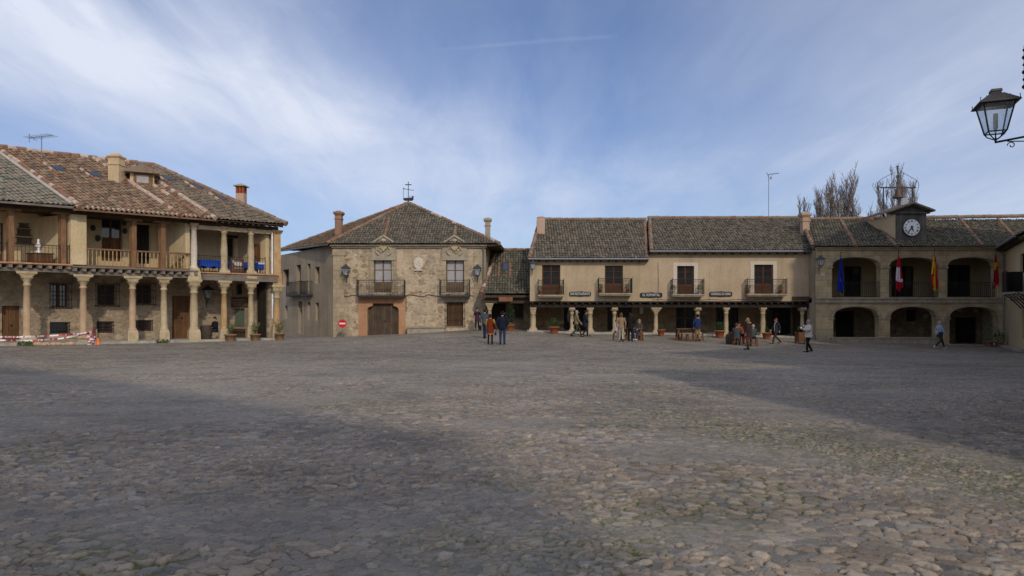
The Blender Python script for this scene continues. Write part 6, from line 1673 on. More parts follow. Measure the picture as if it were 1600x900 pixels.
p_ = LF.P(LF.s(285, -.02), .25, 0); pot((p_.x, p_.y, 4.345), .14, .55, 'small cactus like pot plant at the right end of the wooden balustrade', pr=.13, ph=.5, m='terracotta_old', seed=40)
def weeds(px, n, label, seed):
    s = LF.s(px, n); p = LF.P(s, n, 0); mb = MB(); rr = random.Random(seed); mb.ball((p.x, p.y, tz(p.x, p.y)), .3, 8, 5, (1, 1, .25))
    blob_leaves(mb, (p.x, p.y, tz(p.x, p.y) + .08), .38, 150, .09, rr, .4); o = mb.build('weed_tuft', 'moss', None, (p.x, p.y, tz(p.x, p.y))); tag(o, label, 'weeds', 'weed tufts along the arcade kerb')
weeds(40, -.75, 'green weeds at the foot of the leftmost arcade column', 1)
weeds(254, -.75, 'green weeds at the kerb by the column left of the big plank door', 2)

# ================================================================== tables, stools, barrel, cone, tape
def terrace_table(px, d, label, w=1.5, stools=4, m='table_wood'):
    x = PX(px, d); g = tz(x, d); T = thing('wooden_table', label, 'table', (x, d, g), 'wooden terrace tables of the restaurant')
    mb = MB(); mb.bx(x - w / 2, x + w / 2, d - .4, d + .4, g + .70, g + .76); mb.build('tabletop', m, T)
    for a in (-1, 1):
        for b in (-1, 1):
            mb = MB(); mb.bx(x + a * (w / 2 - .1) - .05, x + a * (w / 2 - .1) + .05, d + b * .3 - .05, d + b * .3 + .05, g, g + .698); mb.build('leg', m, T)
def stool(px, d, label, proto=[]):
    x = PX(px, d); g = tz(x, d)
    if not proto:
        T = thing('wooden_stool', label, 'stool', (x, d, g), 'stools around the terrace tables')
        mb = MB(); mb.bx(x - .19, x + .19, d - .17, d + .17, g + .42, g + .46); parts = [mb.build('seat', 'table_wood', T)]
        for a in (-1, 1):
            for b in (-1, 1): mb = MB(); mb.tube([(x + a * .19, d + b * .16, g), (x + a * .14, d + b * .12, g + .42)], .026, 6); parts.append(mb.build('leg', 'table_wood', T))
        mb = MB(); mb.bx(x - .15, x + .15, d + .115, d + .14, g + .18, g + .22); parts.append(mb.build('stretcher', 'table_wood', T))
        proto.append((T, parts)); return
    T0, parts = proto[0]; T = T0.copy(); COL.objects.link(T); T.location = (x, d, g); T['label'] = label
    for o in parts: c = o.copy(); COL.objects.link(c); c.parent = T
terrace_table(1072, 43.6, 'empty wooden terrace table beside the man in navy and khaki', 1.3)
for px, d, lab in ((1061.5, 43.0, 'wooden stool at the left end of the empty terrace table'), (1069, 42.9, 'wooden stool in front of the empty terrace table, left one'), (1079, 42.9, 'wooden stool in front of the empty terrace table, right one'), (1094, 43.4, 'wooden stool behind the man in navy and khaki')): stool(px, d, lab)
terrace_table(990, 42.0, 'wooden terrace table between the standing visitors and the seated woman', 1.0)
stool(1000, 41.8, 'wooden stool under the seated woman in blue jeans')
def barrel(x, y, g, r, h, label, m='wood_dark', hoops=(.12, .3, .7, .88)):
    T = thing('barrel', label, 'barrel', (x, y, g)); mb = MB(); mb.lathe((x, y), [(r * .8, g), (r * .95, g + h * .2), (r, g + h * .5), (r * .95, g + h * .8), (r * .8, g + h), (r * .7, g + h), (r * .7, g + h * .97)], 16); mb.build('staves', m, T)
    for k in hoops:
        rr = r * (.8 + .2 * math.sin(math.pi * k) ** .8) + .008; mb = MB(); mb.lathe((x, y), [(rr - .01, g + h * k - .025), (rr, g + h * k - .02), (rr, g + h * k + .02), (rr - .01, g + h * k + .025)], 16); mb.build('hoop', 'iron_grey', T)
p_ = LF.P(LF.s(322, .55), .55, 0); barrel(p_.x, p_.y, tz(p_.x, p_.y) + .13, .34, .82, 'dark barrel used as a table in the left arcade beside the seated person')
x_ = PX(1143, 41.6); barrel(x_, 41.6, tz(x_, 41.6), .36, .62, 'low dark tub seat left of the person in the grey jacket', 'wood_dark')
x_ = PX(1151, 41.0); terrace_table(1154, 41.4, 'low wooden terrace table behind the person in the grey jacket', 1.1)
stool(1151, 40.6, 'wooden stool under the person in the grey jacket'); stool(1178, 41.0, 'wooden stool right of the woman carrying the red bag')
def cone():
    p = LF.P(LF.s(153.5, -1.3), -1.3, 0); g = tz(p.x, p.y); T = thing('traffic_cone', 'small orange traffic cone in front of the left arcade', 'traffic cone', (p.x, p.y, g))
    mb = MB(); mb.bx(p.x - .13, p.x + .13, p.y - .13, p.y + .13, g, g + .03); mb.lathe((p.x, p.y), [(.11, g + .03), (.025, g + .36), (.02, g + .37)], 12); mb.build('cone_body', 'orange', T)
cone()
def tapes():
    f = LF
    def tp(px, py, n): s = f.s(px, n); q = f.P(s, n, 0); return Vector((q.x, q.y, f.z(py, s, n)))
    for pts, lab in (([(-70, 528, -.6), (0, 526.3, -.6), (30, 526.5, -.62), (80, 524.5, -.62), (125, 521.5, -.6), (151, 517, -1.2)], 'upper red and white barrier tape strung along the left arcade'), ([(-70, 532, -.62), (0, 531.6, -.62), (50, 532.2, -.64), (95, 529, -.64), (130, 522.5, -.6), (151, 519, -1.2)], 'lower red and white barrier tape sagging along the left arcade')):
        P = [tp(*q) for q in pts]; mb = MB(); Q = []
        for a, b in zip(P[:-1], P[1:]):
            for k in range(8): Q.append(a.lerp(b, k / 8))
        Q.append(P[-1])
        for i in range(len(Q) - 1):
            t = .03 * math.sin(i * .7); mb.quad(Q[i] + Vector((0, t, -.04)), Q[i + 1] + Vector((0, t, -.04)), Q[i + 1] + Vector((0, -t, .04)), Q[i] + Vector((0, -t, .04)))
        o = mb.build('barrier_tape', 'tape', None, P[1]); tag(o, lab, 'barrier tape', 'red and white barrier tapes')
    b_, t_ = tp(151, 533, -1.2), tp(151.3, 514, -1.2); g = tz(b_.x, b_.y)
    mb = MB(); mb.tube([(b_.x, b_.y, g - .05), t_], .02, 6); o = mb.build('barrier_stake', 'wood_light', None, (b_.x, b_.y, g)); tag(o, 'thin stake holding up the end of the barrier tapes', 'stake')
    mb = MB(); mb.smooth = True; rr = random.Random(9); q = tp(143, 522, -1.1); P = [q + Vector((rr.uniform(-.25, .3), rr.uniform(-.15, .15), -.05 - .045 * k)) for k in range(14)]
    for a, b in zip(P[:-1], P[1:]): mb.quad(a, b, b + Vector((.02, .03, .07)), a + Vector((.02, .03, .07)))
    o = mb.build('barrier_tape', 'tape', None, P[0]); tag(o, 'crumpled loose end of barrier tape hanging beside the stake', 'barrier tape', 'red and white barrier tapes')
    rr = random.Random(12); mb = MB()
    p = f.P(f.s(88, -1.0), -1.0, 0)
    for k in range(16): c = p + f.u * rr.uniform(-.8, .7) + f.w * rr.uniform(-.12, .12); g = tz(c.x, c.y); r = rr.uniform(.09, .18); mb.ball((c.x, c.y, g + r * .4), r, 7, 5, (1.3, 1, .7))
    o = mb.build('loose_stones', 'stone_pink', None, (p.x, p.y, tz(p.x, p.y))); tag(o, 'little heap of loose reddish stones beside the arcade kerb', 'stones')
tapes()
# gallery furniture
def cloth_table(px, n, w, label, white=False, d=.8, z0=4.275):
    f = LF; s = f.s(px, n); p = f.P(s, n, z0); T = thing('gallery_table', label, 'table', p, 'tables in the stone columned gallery')
    for a in (-1, 1):
        for b in (-1, 1): q = f.P(s + a * (w / 2 - .08), n + b * (d / 2 - .08), 0); mb = MB(); mb.tube([(q.x, q.y, z0), (q.x, q.y, z0 + .70)], .025, 6); mb.build('leg', 'white' if white else 'wood_dark', T)
    mb = MB(); mb.box(f, s - w / 2, s + w / 2, n - d / 2, n + d / 2, z0 + .70, z0 + .73); mb.build('tabletop', 'wood_dark', T)
    mb = MB(); N = 40; top, bot = [], []
    for i in range(N):
        t = i / N * 4; k = int(t); e = t - k; P0 = [(-1, -1), (1, -1), (1, 1), (-1, 1)]; a, b = P0[k], P0[(k + 1) % 4]; cx, cy = a[0] + (b[0] - a[0]) * e, a[1] + (b[1] - a[1]) * e
        top.append(f.P(s + cx * (w / 2 + .01), n + cy * (d / 2 + .01), z0 + .74)); wv = .03 * math.sin(i * 2.2); bot.append(f.P(s + cx * (w / 2 + .03 + wv), n + cy * (d / 2 + .03 + wv), z0 + .34 + .04 * math.sin(i * 1.3)))
    mb.add(top, [tuple(range(N))]); mb.add(top + bot, [(i, N + i, N + (i + 1) % N, (i + 1) % N) for i in range(N)], True); c = mb.build('cloth', 'blue_cloth', T)
    if white:
        mb = MB(); mb.box(f, s - w / 2 - .04, s + w / 2 + .04, n - d / 2 - .05, n + d / 2 + .05, z0 + .745, z0 + .76); mb.box(f, s - w / 2 - .055, s + w / 2 + .055, n - d / 2 - .06, n - d / 2 - .05, z0 + .62, z0 + .76); mb.build('overcloth', 'white_cloth', c)
cloth_table(321, .75, 1.15, 'blue clothed table left of the middle stone column of the gallery'); cloth_table(337, 1.0, 1.0, 'blue clothed table just behind the middle stone column'); cloth_table(371, 1.1, 1.3, 'blue clothed table right behind the brown pig board'); cloth_table(408, .75, 1.0, 'blue table with a white overcloth at the right end of the gallery', True)
def pig_board():
    f = LF; n = .35; s = f.s(371.5, n); z0 = 4.275; p = f.P(s, n, z0); T = thing('menu_stand', 'brown wooden board with a white pig figure in the gallery', 'board', p)
    mb = MB(); mb.box(f, s - .40, s + .36, n, n + .06, z0 + .05, z0 + .92); mb.build('board', 'sign_brown', T)
    mb = MB()
    body = [(-.30, .58), (-.26, .70), (-.12, .72), (.06, .73), (.24, .70), (.30, .62), (.27, .50), (.2, .46), (.06, .48), (-.1, .46), (-.2, .50)]
    mb.prism([f.P(s + a, n - .015, z0 + b) for a, b in [(a * .8, b) for a, b in body]], f.w.normalized() * .012); mb.prism([f.P(s + a, n - .018, z0 + b) for a, b in ((-.33, .66), (-.29, .76), (-.24, .84), (-.21, .74), (-.20, .62))], f.w.normalized() * .012); mb.build('pig_figure', 'letter', T)
    text_mesh('ASADOS', .11, 'letter', T, f.P(s, n - .012, z0 + .33), (f.u.x, f.u.y, 0), (0, 0, 1))
pig_board()
def bench_a():
    f = LF; n = .55; a, b = f.s(52, n), f.s(83, n); z0 = 4.425; p = f.P((a + b) / 2, n, z0)
    T = thing('wooden_chest', 'low carved brown wooden chest behind the iron gallery rail on the left', 'chest', p)
    mb = MB(); mb.box(f, a, b, n, n + .45, z0 + .08, z0 + .52); mb.build('chest_body', 'door', T); mb = MB(); mb.box(f, a - .04, b + .04, n - .03, n + .48, z0 + .522, z0 + .57); mb.build('lid', 'wood_dark', T)
    q = f.P(f.s(60, n + .2), n + .2, 0); z = z0 + .572; mb = MB(); mb.lathe((q.x, q.y), [(.12, z), (.14, z + .08), (.05, z + .16), (.09, z + .30), (.16, z + .42), (.06, z + .5), (.05, z + .6), (.07, z + .66), (.02, z + .74)], 12)
    o = mb.build('white_urn', 'white', None, (q.x, q.y, z)); tag(o, 'white ornamental urn standing on the carved chest', 'urn')
    n = 2.1
    for y0, y1, x0, x1, lab in ((349, 356, 32, 43.5, 'smallest and topmost dark plate rack on the gallery wall'), (358, 368, 28.5, 47, 'middle dark plate rack on the gallery wall'), (371, 381.5, 28, 49, 'widest and lowest dark plate rack on the gallery wall')):
        r = f.rect(x0, y0, x1, y1, n); mb = MB(); mb.box(f, r[0], r[1], n - .02, n + .095, r[2] + .05, r[3] - .03); mb.box(f, r[0] - .06, r[1] + .06, n - .06, n + .095, r[3] - .029, r[3]); mb.box(f, r[0] - .06, r[1] + .06, n - .08, n + .095, r[2], r[2] + .049)
        o = mb.build('plate_rack', 'wood_dark', None, f.P(r[0], n, r[2])); tag(o, lab, 'rack', 'dark racks on the left gallery wall')
bench_a()
def gallery_bits():
    f = LF; n = 2.12
    for px, py, r, lab in ((145.5, 356, .14, 'round dark wall lamp left of the glazed gallery door'), (194, 349, .13, 'upper dark wall ornament right of the glazed gallery door'), (195, 361, .13, 'lower dark wall ornament right of the glazed gallery door'), (153, 372, .15, 'dark wreath on the gallery wall below the round lamp')):
        s = f.s(px, n); c = f.P(s, n, f.z(py, s, n)); mb = MB(); mb.ball(c, r, 10, 6, (1, .8, 1.2)); mb.tube([c, c + f.w.normalized() * .1], .03, 6)
        o = mb.build('wall_ornament', 'iron_grey', None, c); tag(o, lab, 'ornament', 'ornaments on the balustraded gallery wall')
gallery_bits()
def beaded_bracket():
    yo = 9.22; x = PX(1600.5, yo); T = thing('iron_bracket', 'slim beaded iron bracket at the right picture edge above the lantern', 'bracket', (x, yo, PZ(140, yo)))
    mb = MB(); mb.tube([(x, yo, PZ(140, yo)), (x, yo, PZ(72, yo)), (8.1, 9.3, PZ(70, yo))], [.008, .010, .014], 6); mb.build('rod', 'iron', T)
    for k in range(6): mb = MB(); mb.ball((x, yo, PZ(78 + k * 11.5, yo)), .022 + .008 * (k % 2), 8, 5); mb.build('bead', 'iron', T)
beaded_bracket()
# ================================================================== people
for k, c in dict(skin=(0.50, 0.29, 0.20), skin_pale=(0.56, 0.36, 0.27)).items():
    M[k] = m_plain(k, c, 0.6, 0, 0.3, 0.06)
for k, c in dict(c_rust=(0.17, 0.028, 0.009), c_yellow=(0.36, 0.22, 0.05), c_black=(0.014, 0.014, 0.016), c_navy=(0.012, 0.016, 0.030), c_jean=(0.022, 0.042, 0.095), c_grey=(0.065, 0.08, 0.09), c_purple=(0.06, 0.025, 0.05),
                 c_tan=(0.22, 0.17, 0.09), c_olive=(0.055, 0.05, 0.038), c_puff=(0.022, 0.025, 0.034), c_camel=(0.30, 0.20, 0.115), c_cream=(0.40, 0.35, 0.28), c_navy2=(0.02, 0.035, 0.10), c_khaki=(0.27, 0.17, 0.085),
                 c_greytop=(0.06, 0.067, 0.075), c_orange=(0.36, 0.065, 0.02), c_green=(0.085, 0.09, 0.06), c_jacket=(0.03, 0.035, 0.045), c_brown=(0.05, 0.032, 0.027), c_white=(0.62, 0.55, 0.50), c_shirt=(0.30, 0.36, 0.48),
                 c_blue=(0.02, 0.035, 0.075), c_red=(0.62, 0.01, 0.025), c_shoe=(0.02, 0.016, 0.013), c_sneak=(0.62, 0.63, 0.68), c_dkbrown=(0.06, 0.04, 0.03)).items(): M[k] = m_cloth(k, c, 0.2, 9)
for k, c in dict(h_dark=(0.03, 0.018, 0.012), h_black=(0.012, 0.010, 0.009), h_grey=(0.32, 0.30, 0.28), h_blond=(0.30, 0.19, 0.09), h_red=(0.17, 0.05, 0.02), h_brown=(0.10, 0.055, 0.03)).items(): M[k] = m_cloth(k, c, 0.35, 30)
M['eye'] = m_plain('eye_dark', (0.02, 0.015, 0.012), 0.3)

def skin_mesh(name, pts, edges, rad, root):
    me = bpy.data.meshes.new(name); keys = list(pts); ix = {k: i for i, k in enumerate(keys)}
    me.from_pydata([pts[k] for k in keys], [(ix[a], ix[b]) for a, b in edges], [])
    ob = bpy.data.objects.new('tmp_body', me); COL.objects.link(ob)
    md = ob.modifiers.new('skin', 'SKIN'); md.use_smooth_shade = True
    lay = me.skin_vertices[0].data if len(me.skin_vertices) else None
    if lay is None:
        bm = bmesh.new(); bm.from_mesh(me); bm.verts.layers.skin.verify(); bm.to_mesh(me); bm.free(); lay = me.skin_vertices[0].data
    for k in keys: lay[ix[k]].radius = (rad[k], rad[k]); lay[ix[k]].use_root = (k == root)
    ss = ob.modifiers.new('sub', 'SUBSURF'); ss.levels = 1; ss.render_levels = 1
    dg = bpy.context.evaluated_depsgraph_get(); dg.update()
    out = bpy.data.meshes.new_from_object(ob.evaluated_get(dg)); bpy.data.objects.remove(ob)
    return out

POSES = {
 'stand': dict(),
 'walk': dict(kneeL=(-.10, .20, .50), ankL=(-.11, .33, .10), kneeR=(.10, .0, .50), ankR=(.11, -.36, .17), elL=(-.26, -.12, 1.16), wrL=(-.25, -.10, .90), elR=(.26, .06, 1.15), wrR=(.25, .22, .93)),
 'stride': dict(kneeL=(-.09, .12, .50), ankL=(-.10, .16, .09), kneeR=(.09, .02, .50), ankR=(.10, -.22, .13), elL=(-.26, -.08, 1.15), wrL=(-.25, -.03, .90), elR=(.26, .03, 1.15), wrR=(.25, .12, .91)),
 'photo': dict(elL=(-.24, .12, 1.20), wrL=(-.10, .28, 1.42), elR=(.24, .12, 1.20), wrR=(.10, .28, 1.42)),
 'hold': dict(elL=(-.25, .03, 1.17), wrL=(-.12, .28, 1.14), elR=(.25, .03, 1.17), wrR=(.12, .28, 1.14)),
 'pockets': dict(elL=(-.30, -.06, 1.16), wrL=(-.20, .06, .98), elR=(.30, -.06, 1.16), wrR=(.20, .06, .98)),
}
def person(loc, face, h, label, top, legs, shoes, hair, pose='stand', sleeves=None, hem=.80, hairlen=0.0, sit=0.0, build=1.0, skirt=None, extra=None, puffy=0.0, skin='skin_pale', arms=None, shoes_z=0.0):
    """face: world direction (x, y) the figure looks along; one skinned body, clothes and hair over it"""
    g = Vector(loc); T = thing('person', label, 'person', loc, 'people in the square')
    fy = Vector((face[0], face[1], 0)).normalized(); fx = Vector((fy.y, -fy.x, 0)); k = h / 1.75
    J = dict(pel=(0, 0, .95), bel=(0, .01, 1.10), che=(0, .0, 1.30), nkb=(0, -.01, 1.46), nek=(0, .01, 1.53), hea=(0, .03, 1.62), cro=(0, .015, 1.70),
             shL=(-.17, -.01, 1.42), elL=(-.245, -.03, 1.15), wrL=(-.255, .05, .91), haL=(-.25, .07, .83), shR=(.17, -.01, 1.42), elR=(.245, -.03, 1.15), wrR=(.255, .05, .91), haR=(.25, .07, .83),
             hiL=(-.09, 0, .90), kneeL=(-.10, .02, .50), ankL=(-.105, 0, .10), toL=(-.12, .17, .035), hiR=(.09, 0, .90), kneeR=(.10, .02, .50), ankR=(.105, 0, .10), toR=(.12, .17, .035))
    J = {a: Vector(b) for a, b in J.items()}
    for a, b in {**POSES.get(pose, {}), **(arms or {})}.items(): J[a] = Vector(b)
    for s in 'LR':
        d = (J['wr' + s] - J['el' + s]).normalized(); J['ha' + s] = J['wr' + s] + d * .08
        if pose in ('walk', 'stride'):
            a = J['ank' + s]; lift = max(0, a.z - .10); J['to' + s] = a + Vector((0, .155, -.065 - lift * .7))
    if sit:
        dz = sit - .80
        for a in J:
            if a[:3] not in ('kne', 'ank', 'toL', 'toR'): J[a].z += dz - .05
        for s, sg in (('L', -1), ('R', 1)):
            J['hi' + s] = Vector((sg * .09, .02, sit + .06)); J['knee' + s] = Vector((sg * .12, .42, sit + .07)); J['ank' + s] = Vector((sg * .12, .40, .10)); J['to' + s] = Vector((sg * .13, .57, .04))
            if pose == 'stand': J['el' + s] = Vector((sg * .25, .06, sit + .28)); J['wr' + s] = Vector((sg * .14, .30, sit + .22)); J['ha' + s] = Vector((sg * .11, .37, sit + .20))
    def Wd(p): p = Vector(p) * k; return g + fx * p.x + fy * p.y + Vector((0, 0, p.z))
    rad = dict(pel=.115, bel=.10, che=.095, nkb=.055, nek=.052, hea=.088, cro=.062, shL=.044, shR=.044, elL=.042, elR=.042, wrL=.028, wrR=.028, haL=.036, haR=.036, hiL=.082, hiR=.082, kneeL=.052, kneeR=.052, ankL=.038, ankR=.038, toL=.032, toR=.032)
    E = [('pel', 'bel'), ('bel', 'che'), ('che', 'nkb'), ('nkb', 'nek'), ('nek', 'hea'), ('hea', 'cro')]
    for s in 'LR': E += [('che', 'sh' + s), ('sh' + s, 'el' + s), ('el' + s, 'wr' + s), ('wr' + s, 'ha' + s), ('pel', 'hi' + s), ('hi' + s, 'knee' + s), ('knee' + s, 'ank' + s), ('ank' + s, 'to' + s)]
    P = {a: Wd(b) for a, b in J.items()}
    sm = skin_mesh('body', P, E, {a: r * k for a, r in rad.items()}, 'pel')
    mb = MB(); mb.add([v.co for v in sm.vertices], [tuple(p.vertices) for p in sm.polygons], True); bpy.data.meshes.remove(sm)
    hd = J['hea']
    mb.tube([Wd(hd + Vector((0, .085, .025))), Wd(hd + Vector((0, .122, -.02))), Wd(hd + Vector((0, .10, -.03)))], [.008 * k, .017 * k, .012 * k], 6)
    for sg in (-1, 1): mb.ball(Wd(hd + Vector((sg * .088, 0, .0))), .024 * k, 6, 5, (.6, 1, 1.5))
    mb.ball(Wd(hd + Vector((0, .093, -.055))), .022 * k, 8, 4, (1.2, .5, .4))
    for s, sg in (('L', -1), ('R', 1)):      # five fingers on each hand, rooted inside the palm
        w, hnd = J['wr' + s], J['ha' + s]; d = (hnd - w).normalized(); side = Vector((0, 1, 0)) if abs(d.z) > .6 else Vector((sg, 0, 0)); side = (side - d * side.dot(d)).normalized(); cu = d.cross(side) * (-.25 * sg)
        for i, L in enumerate((.062, .075, .080, .070)):
            b0 = hnd + side * (.030 - .02 * i) + d * .015
            mb.tube([Wd(b0), Wd(b0 + d * L * .55), Wd(b0 + d * L * .95 + cu * L)], [.0095 * k, .009 * k, .007 * k], 6)
        b0 = w + d * .03 + side * .03; mb.tube([Wd(b0), Wd(b0 + side * .03 + d * .035), Wd(b0 + side * .035 + d * .07)], [.012 * k, .010 * k, .008 * k], 6)
    mb.cur = 1
    for sg in (-1, 1): mb.ball(Wd(hd + Vector((sg * .033, .083, .018))), .0125 * k, 6, 5)
    mb.build('body', [skin, 'eye'], T)
    # --- clothes: rings follow the body
    p = puffy
    def ring(c, a, b): return (Wd(c), fx * (a * k), fy * (b * k))
    pz = J['pel'].z; lean = lambda t: J['pel'].lerp(J['nkb'], t)
    tp = MB(); B = build
    rows = [(hem if not sit else sit - .02, .19 * B + p, .145 * B + p), (pz - .02, .182 * B + p, .14 * B + p), (pz + .15, .168 * B + p, .125 * B + p), (pz + .33, .185 * B + p, .132 * B + p), (pz + .43, .182 * B + p, .12 + p * .5), (pz + .48, .15, .098), (pz + .51, .10, .075), (pz + .535, .065, .06)]
    if hem > pz - .03 and not sit: rows = rows[1:]
    tp.loft([ring((0, J['pel'].y + (J['nkb'].y - J['pel'].y) * min(1, max(0, (z - pz) / .5)), z), a, b) for z, a, b in rows], 14)
    sv = tp if not sleeves else MB()
    for s in 'LR': 
        q = [J['sh' + s] + Vector((0, 0, .02)), J['sh' + s].lerp(J['el' + s], .5), J['el' + s], J['el' + s].lerp(J['wr' + s], .5), J['wr' + s] - (J['wr' + s] - J['el' + s]).normalized() * .005]
        sv.tube([Wd(x) for x in q], [k * (r + p) for r in (.072, .064, .056, .049, .043)], 9)
    if sleeves: sv.build('sleeves', sleeves, T)
    tp.build('jacket', top, T)
    lg = MB()
    if not sit: lg.loft([ring((0, 0, pz + .06), .165, .125), ring((0, 0, pz - .08), .172, .13), ring((0, 0, pz - .14), .13, .11)], 12)
    else: lg.loft([ring((0, -.03, sit + .14), .165, .12), ring((0, 0, sit), .18, .15)], 12)
    for s in 'LR':
        q = [J['hi' + s] + Vector((0, 0, .02 if not sit else 0)), J['hi' + s].lerp(J['knee' + s], .5), J['knee' + s], J['knee' + s].lerp(J['ank' + s], .5), J['ank' + s] + Vector((0, 0, -.02))]
        lg.tube([Wd(x) for x in q], [k * r for r in ((.098, .085, .068, .060, .056) if legs != 'c_tight' else (.09, .074, .055, .052, .042))], 10)
    lg.build('trousers', 'c_black' if legs == 'c_tight' else legs, T)
    for s in 'LR':
        sh = MB(); a, t = J['ank' + s], J['to' + s]; d = (t - a); d.z = 0; d.normalize(); zt = min(a.z - .10, .0) + 0
        hl = a + Vector((0, 0, -.06)); sh.loft([(Wd(hl - d * .07), fx * .035 * k, Vector((0, 0, .035 * k))), (Wd(hl - d * .05), fx * .042 * k, Vector((0, 0, .048 * k))), (Wd(hl + d * .05), fx * .047 * k, Vector((0, 0, .045 * k))), (Wd(t + Vector((0, 0, .008))), fx * .046 * k, Vector((0, 0, .032 * k))), (Wd(t + d * .05 + Vector((0, 0, -.002))), fx * .028 * k, Vector((0, 0, .020 * k)))], 9)
        sh.tube([Wd(a + Vector((0, 0, -.05))), Wd(a + Vector((0, 0, .05)))], .05 * k, 8); sh.build('shoe', shoes, T)
    if skirt:
        z0, m_ = skirt; sk = MB(); sk.loft([ring((0, 0, z0), .192, .15), ring((0, 0, pz - .05), .165, .125)], 14); sk.build('hem', m_, T)
    hr = MB()      # hair: a cap over the top and back of the head, longer if asked
    hr.ball(Wd(hd + Vector((0, -.022, .042))), .094 * k, 12, 8, (1, 1, 1)); hr.ball(Wd(hd + Vector((0, -.045, -.005))), .086 * k, 10, 7)
    if hairlen: hr.loft([ring(hd + Vector((0, -.03, .06)), .095, .075), ring(hd + Vector((0, -.05, -.04)), .108, .07), ring(hd + Vector((0, -.06, -.04 - hairlen)), .09, .045)], 12)
    if hair: hr.build('hair', hair, T)
    if extra: extra(T, Wd, fx, fy, k, J)
    return T
def at(px, d, dz=0.0): x = PX(px, d); return (x, d, tz(x, d) + dz)
def bag(m, off, size, strap=None, name='shoulder_bag', label=None):
    def fn(T, Wd, fx, fy, k, J):
        c = Wd(off); mb = MB(); a, b, h = size
        mb.loft([(c + Vector((0, 0, -h)), fy * a * .8, fx * b * .8), (c + Vector((0, 0, -h * .8)), fy * a, fx * b), (c + Vector((0, 0, h * .6)), fy * a * .95, fx * b * .9), (c + Vector((0, 0, h)), fy * a * .7, fx * b * .4)], 10)
        if strap:
            pts = [c + Vector((0, 0, h * .9))] + [Wd(q) for q in strap]; mb.tube(pts, .014, 5)
        o = mb.build(name, m, None, c); tag(o, label, 'bag')
    return fn
def fns(*a): return lambda *k: [f(*k) for f in a]
person(at(766, 36.2), (.02, 1), 1.62, 'woman in a rust vest with yellow sleeves seen from behind, black leggings', 'c_rust', 'c_tight', 'c_shoe', 'h_dark', 'stand', sleeves='c_yellow', hem=.62, hairlen=.05, skirt=(.575, 'c_yellow'), build=1.02,
       arms=dict(elL=(-.25, .02, 1.16), wrL=(-.2, .16, .98), elR=(.29, -.02, 1.16), wrR=(.36, .08, .98)), extra=bag('c_brown', (.30, .03, .62), (.14, .06, .09), [(.36, .06, .80), (.36, .1, .93)], label='brown handbag held by the woman in the rust vest'))
person(at(785, 36.0), (.05, 1), 1.77, 'man in a black jacket and blue jeans seen from behind', 'c_navy', 'c_jean', 'c_shoe', 'h_black', 'pockets', hem=.82, build=1.12, puffy=.01)
person(at(757.5, 40.0), (.35, 1), 1.74, 'man in a grey jacket and jeans walking towards the tavern', 'c_grey', 'c_jean', 'c_shoe', 'h_dark', 'stride', hem=.84, build=1.1, extra=bag('c_black', (-.30, .04, .62), (.15, .06, .16), [(-.26, .0, .85)], label='black bag hanging from the hand of the man in grey'))
person(at(745.5, 48.7), (.3, -1), 1.64, 'woman in a dark purple coat holding a camera by the palace corner', 'c_purple', 'c_black', 'c_shoe', 'h_black', 'photo', hem=.72, hairlen=.08, puffy=.01)
person(at(901, 44.6), (1, .05), 1.74, 'man in a tan jacket striding right with a shoulder bag', 'c_tan', 'c_olive', 'c_shoe', 'h_grey', 'walk', hem=.84, build=1.05, extra=bag('c_black', (-.26, -.08, .92), (.15, .06, .11), [(-.2, -.05, 1.3), (-.1, 0, 1.44)], label='black bag slung behind the man in the tan jacket'))
person(at(915, 45.3), (1, .1), 1.72, 'woman in a long dark quilted coat walking past the tavern columns', 'c_puff', 'c_black', 'c_shoe', 'h_dark', 'stride', hem=.62, hairlen=.04, puffy=.03)
person(at(970.5, 38.0), (.15, 1), 1.64, 'woman in a camel top and cream trousers seen from behind at the terrace', 'c_camel', 'c_cream', 'c_shoe', 'h_brown', 'stride', hem=.86, hairlen=.24, build=.98)
person(at(985, 39.3), (.5, 1), 1.66, 'person in black standing at the terrace table with a white cloth', 'c_black', 'c_black', 'c_shoe', 'h_dark', 'hold', hem=.74, hairlen=.10, extra=lambda T, Wd, fx, fy, k, J: None)
person(at(999, 41.9), (-.75, -.6), 1.66, 'seated woman in a dark jacket and bright blue jeans at the terrace', 'c_greytop', 'c_jean', 'c_white', 'h_blond', 'stand', sit=.48, hairlen=.1)
person(at(963.5, 40.8), (1, .25), 1.62, 'person seated in pale clothes half hidden behind the camel top', 'c_white', 'c_dkbrown', 'c_shoe', 'h_dark', 'stand', sit=.48)
stool(963, 40.8, 'wooden stool under the seated person in pale clothes')
person(at(1090, 43.0), (.15, 1), 1.72, 'man in a navy jacket and khaki trousers leaning over the terrace table', 'c_navy2', 'c_khaki', 'c_shoe', 'h_black', 'stride', hem=.84, build=1.12, arms=dict(elR=(.27, .16, 1.2), wrR=(.26, .4, 1.16)))
person(at(1151, 40.6), (.5, .9), 1.68, 'seated person in a grey jacket seen from behind by the dark tub', 'c_greytop', 'c_jean', 'c_shoe', 'h_brown', 'stand', sit=.48, build=1.15)
person(at(1154.5, 42.3), (.1, -1), 1.66, 'seated woman in an orange top facing the square', 'c_orange', 'c_black', 'c_shirt', 'h_dark', 'stand', sit=.50, hairlen=.1)
stool(1155, 42.4, 'wooden stool under the seated woman in orange')
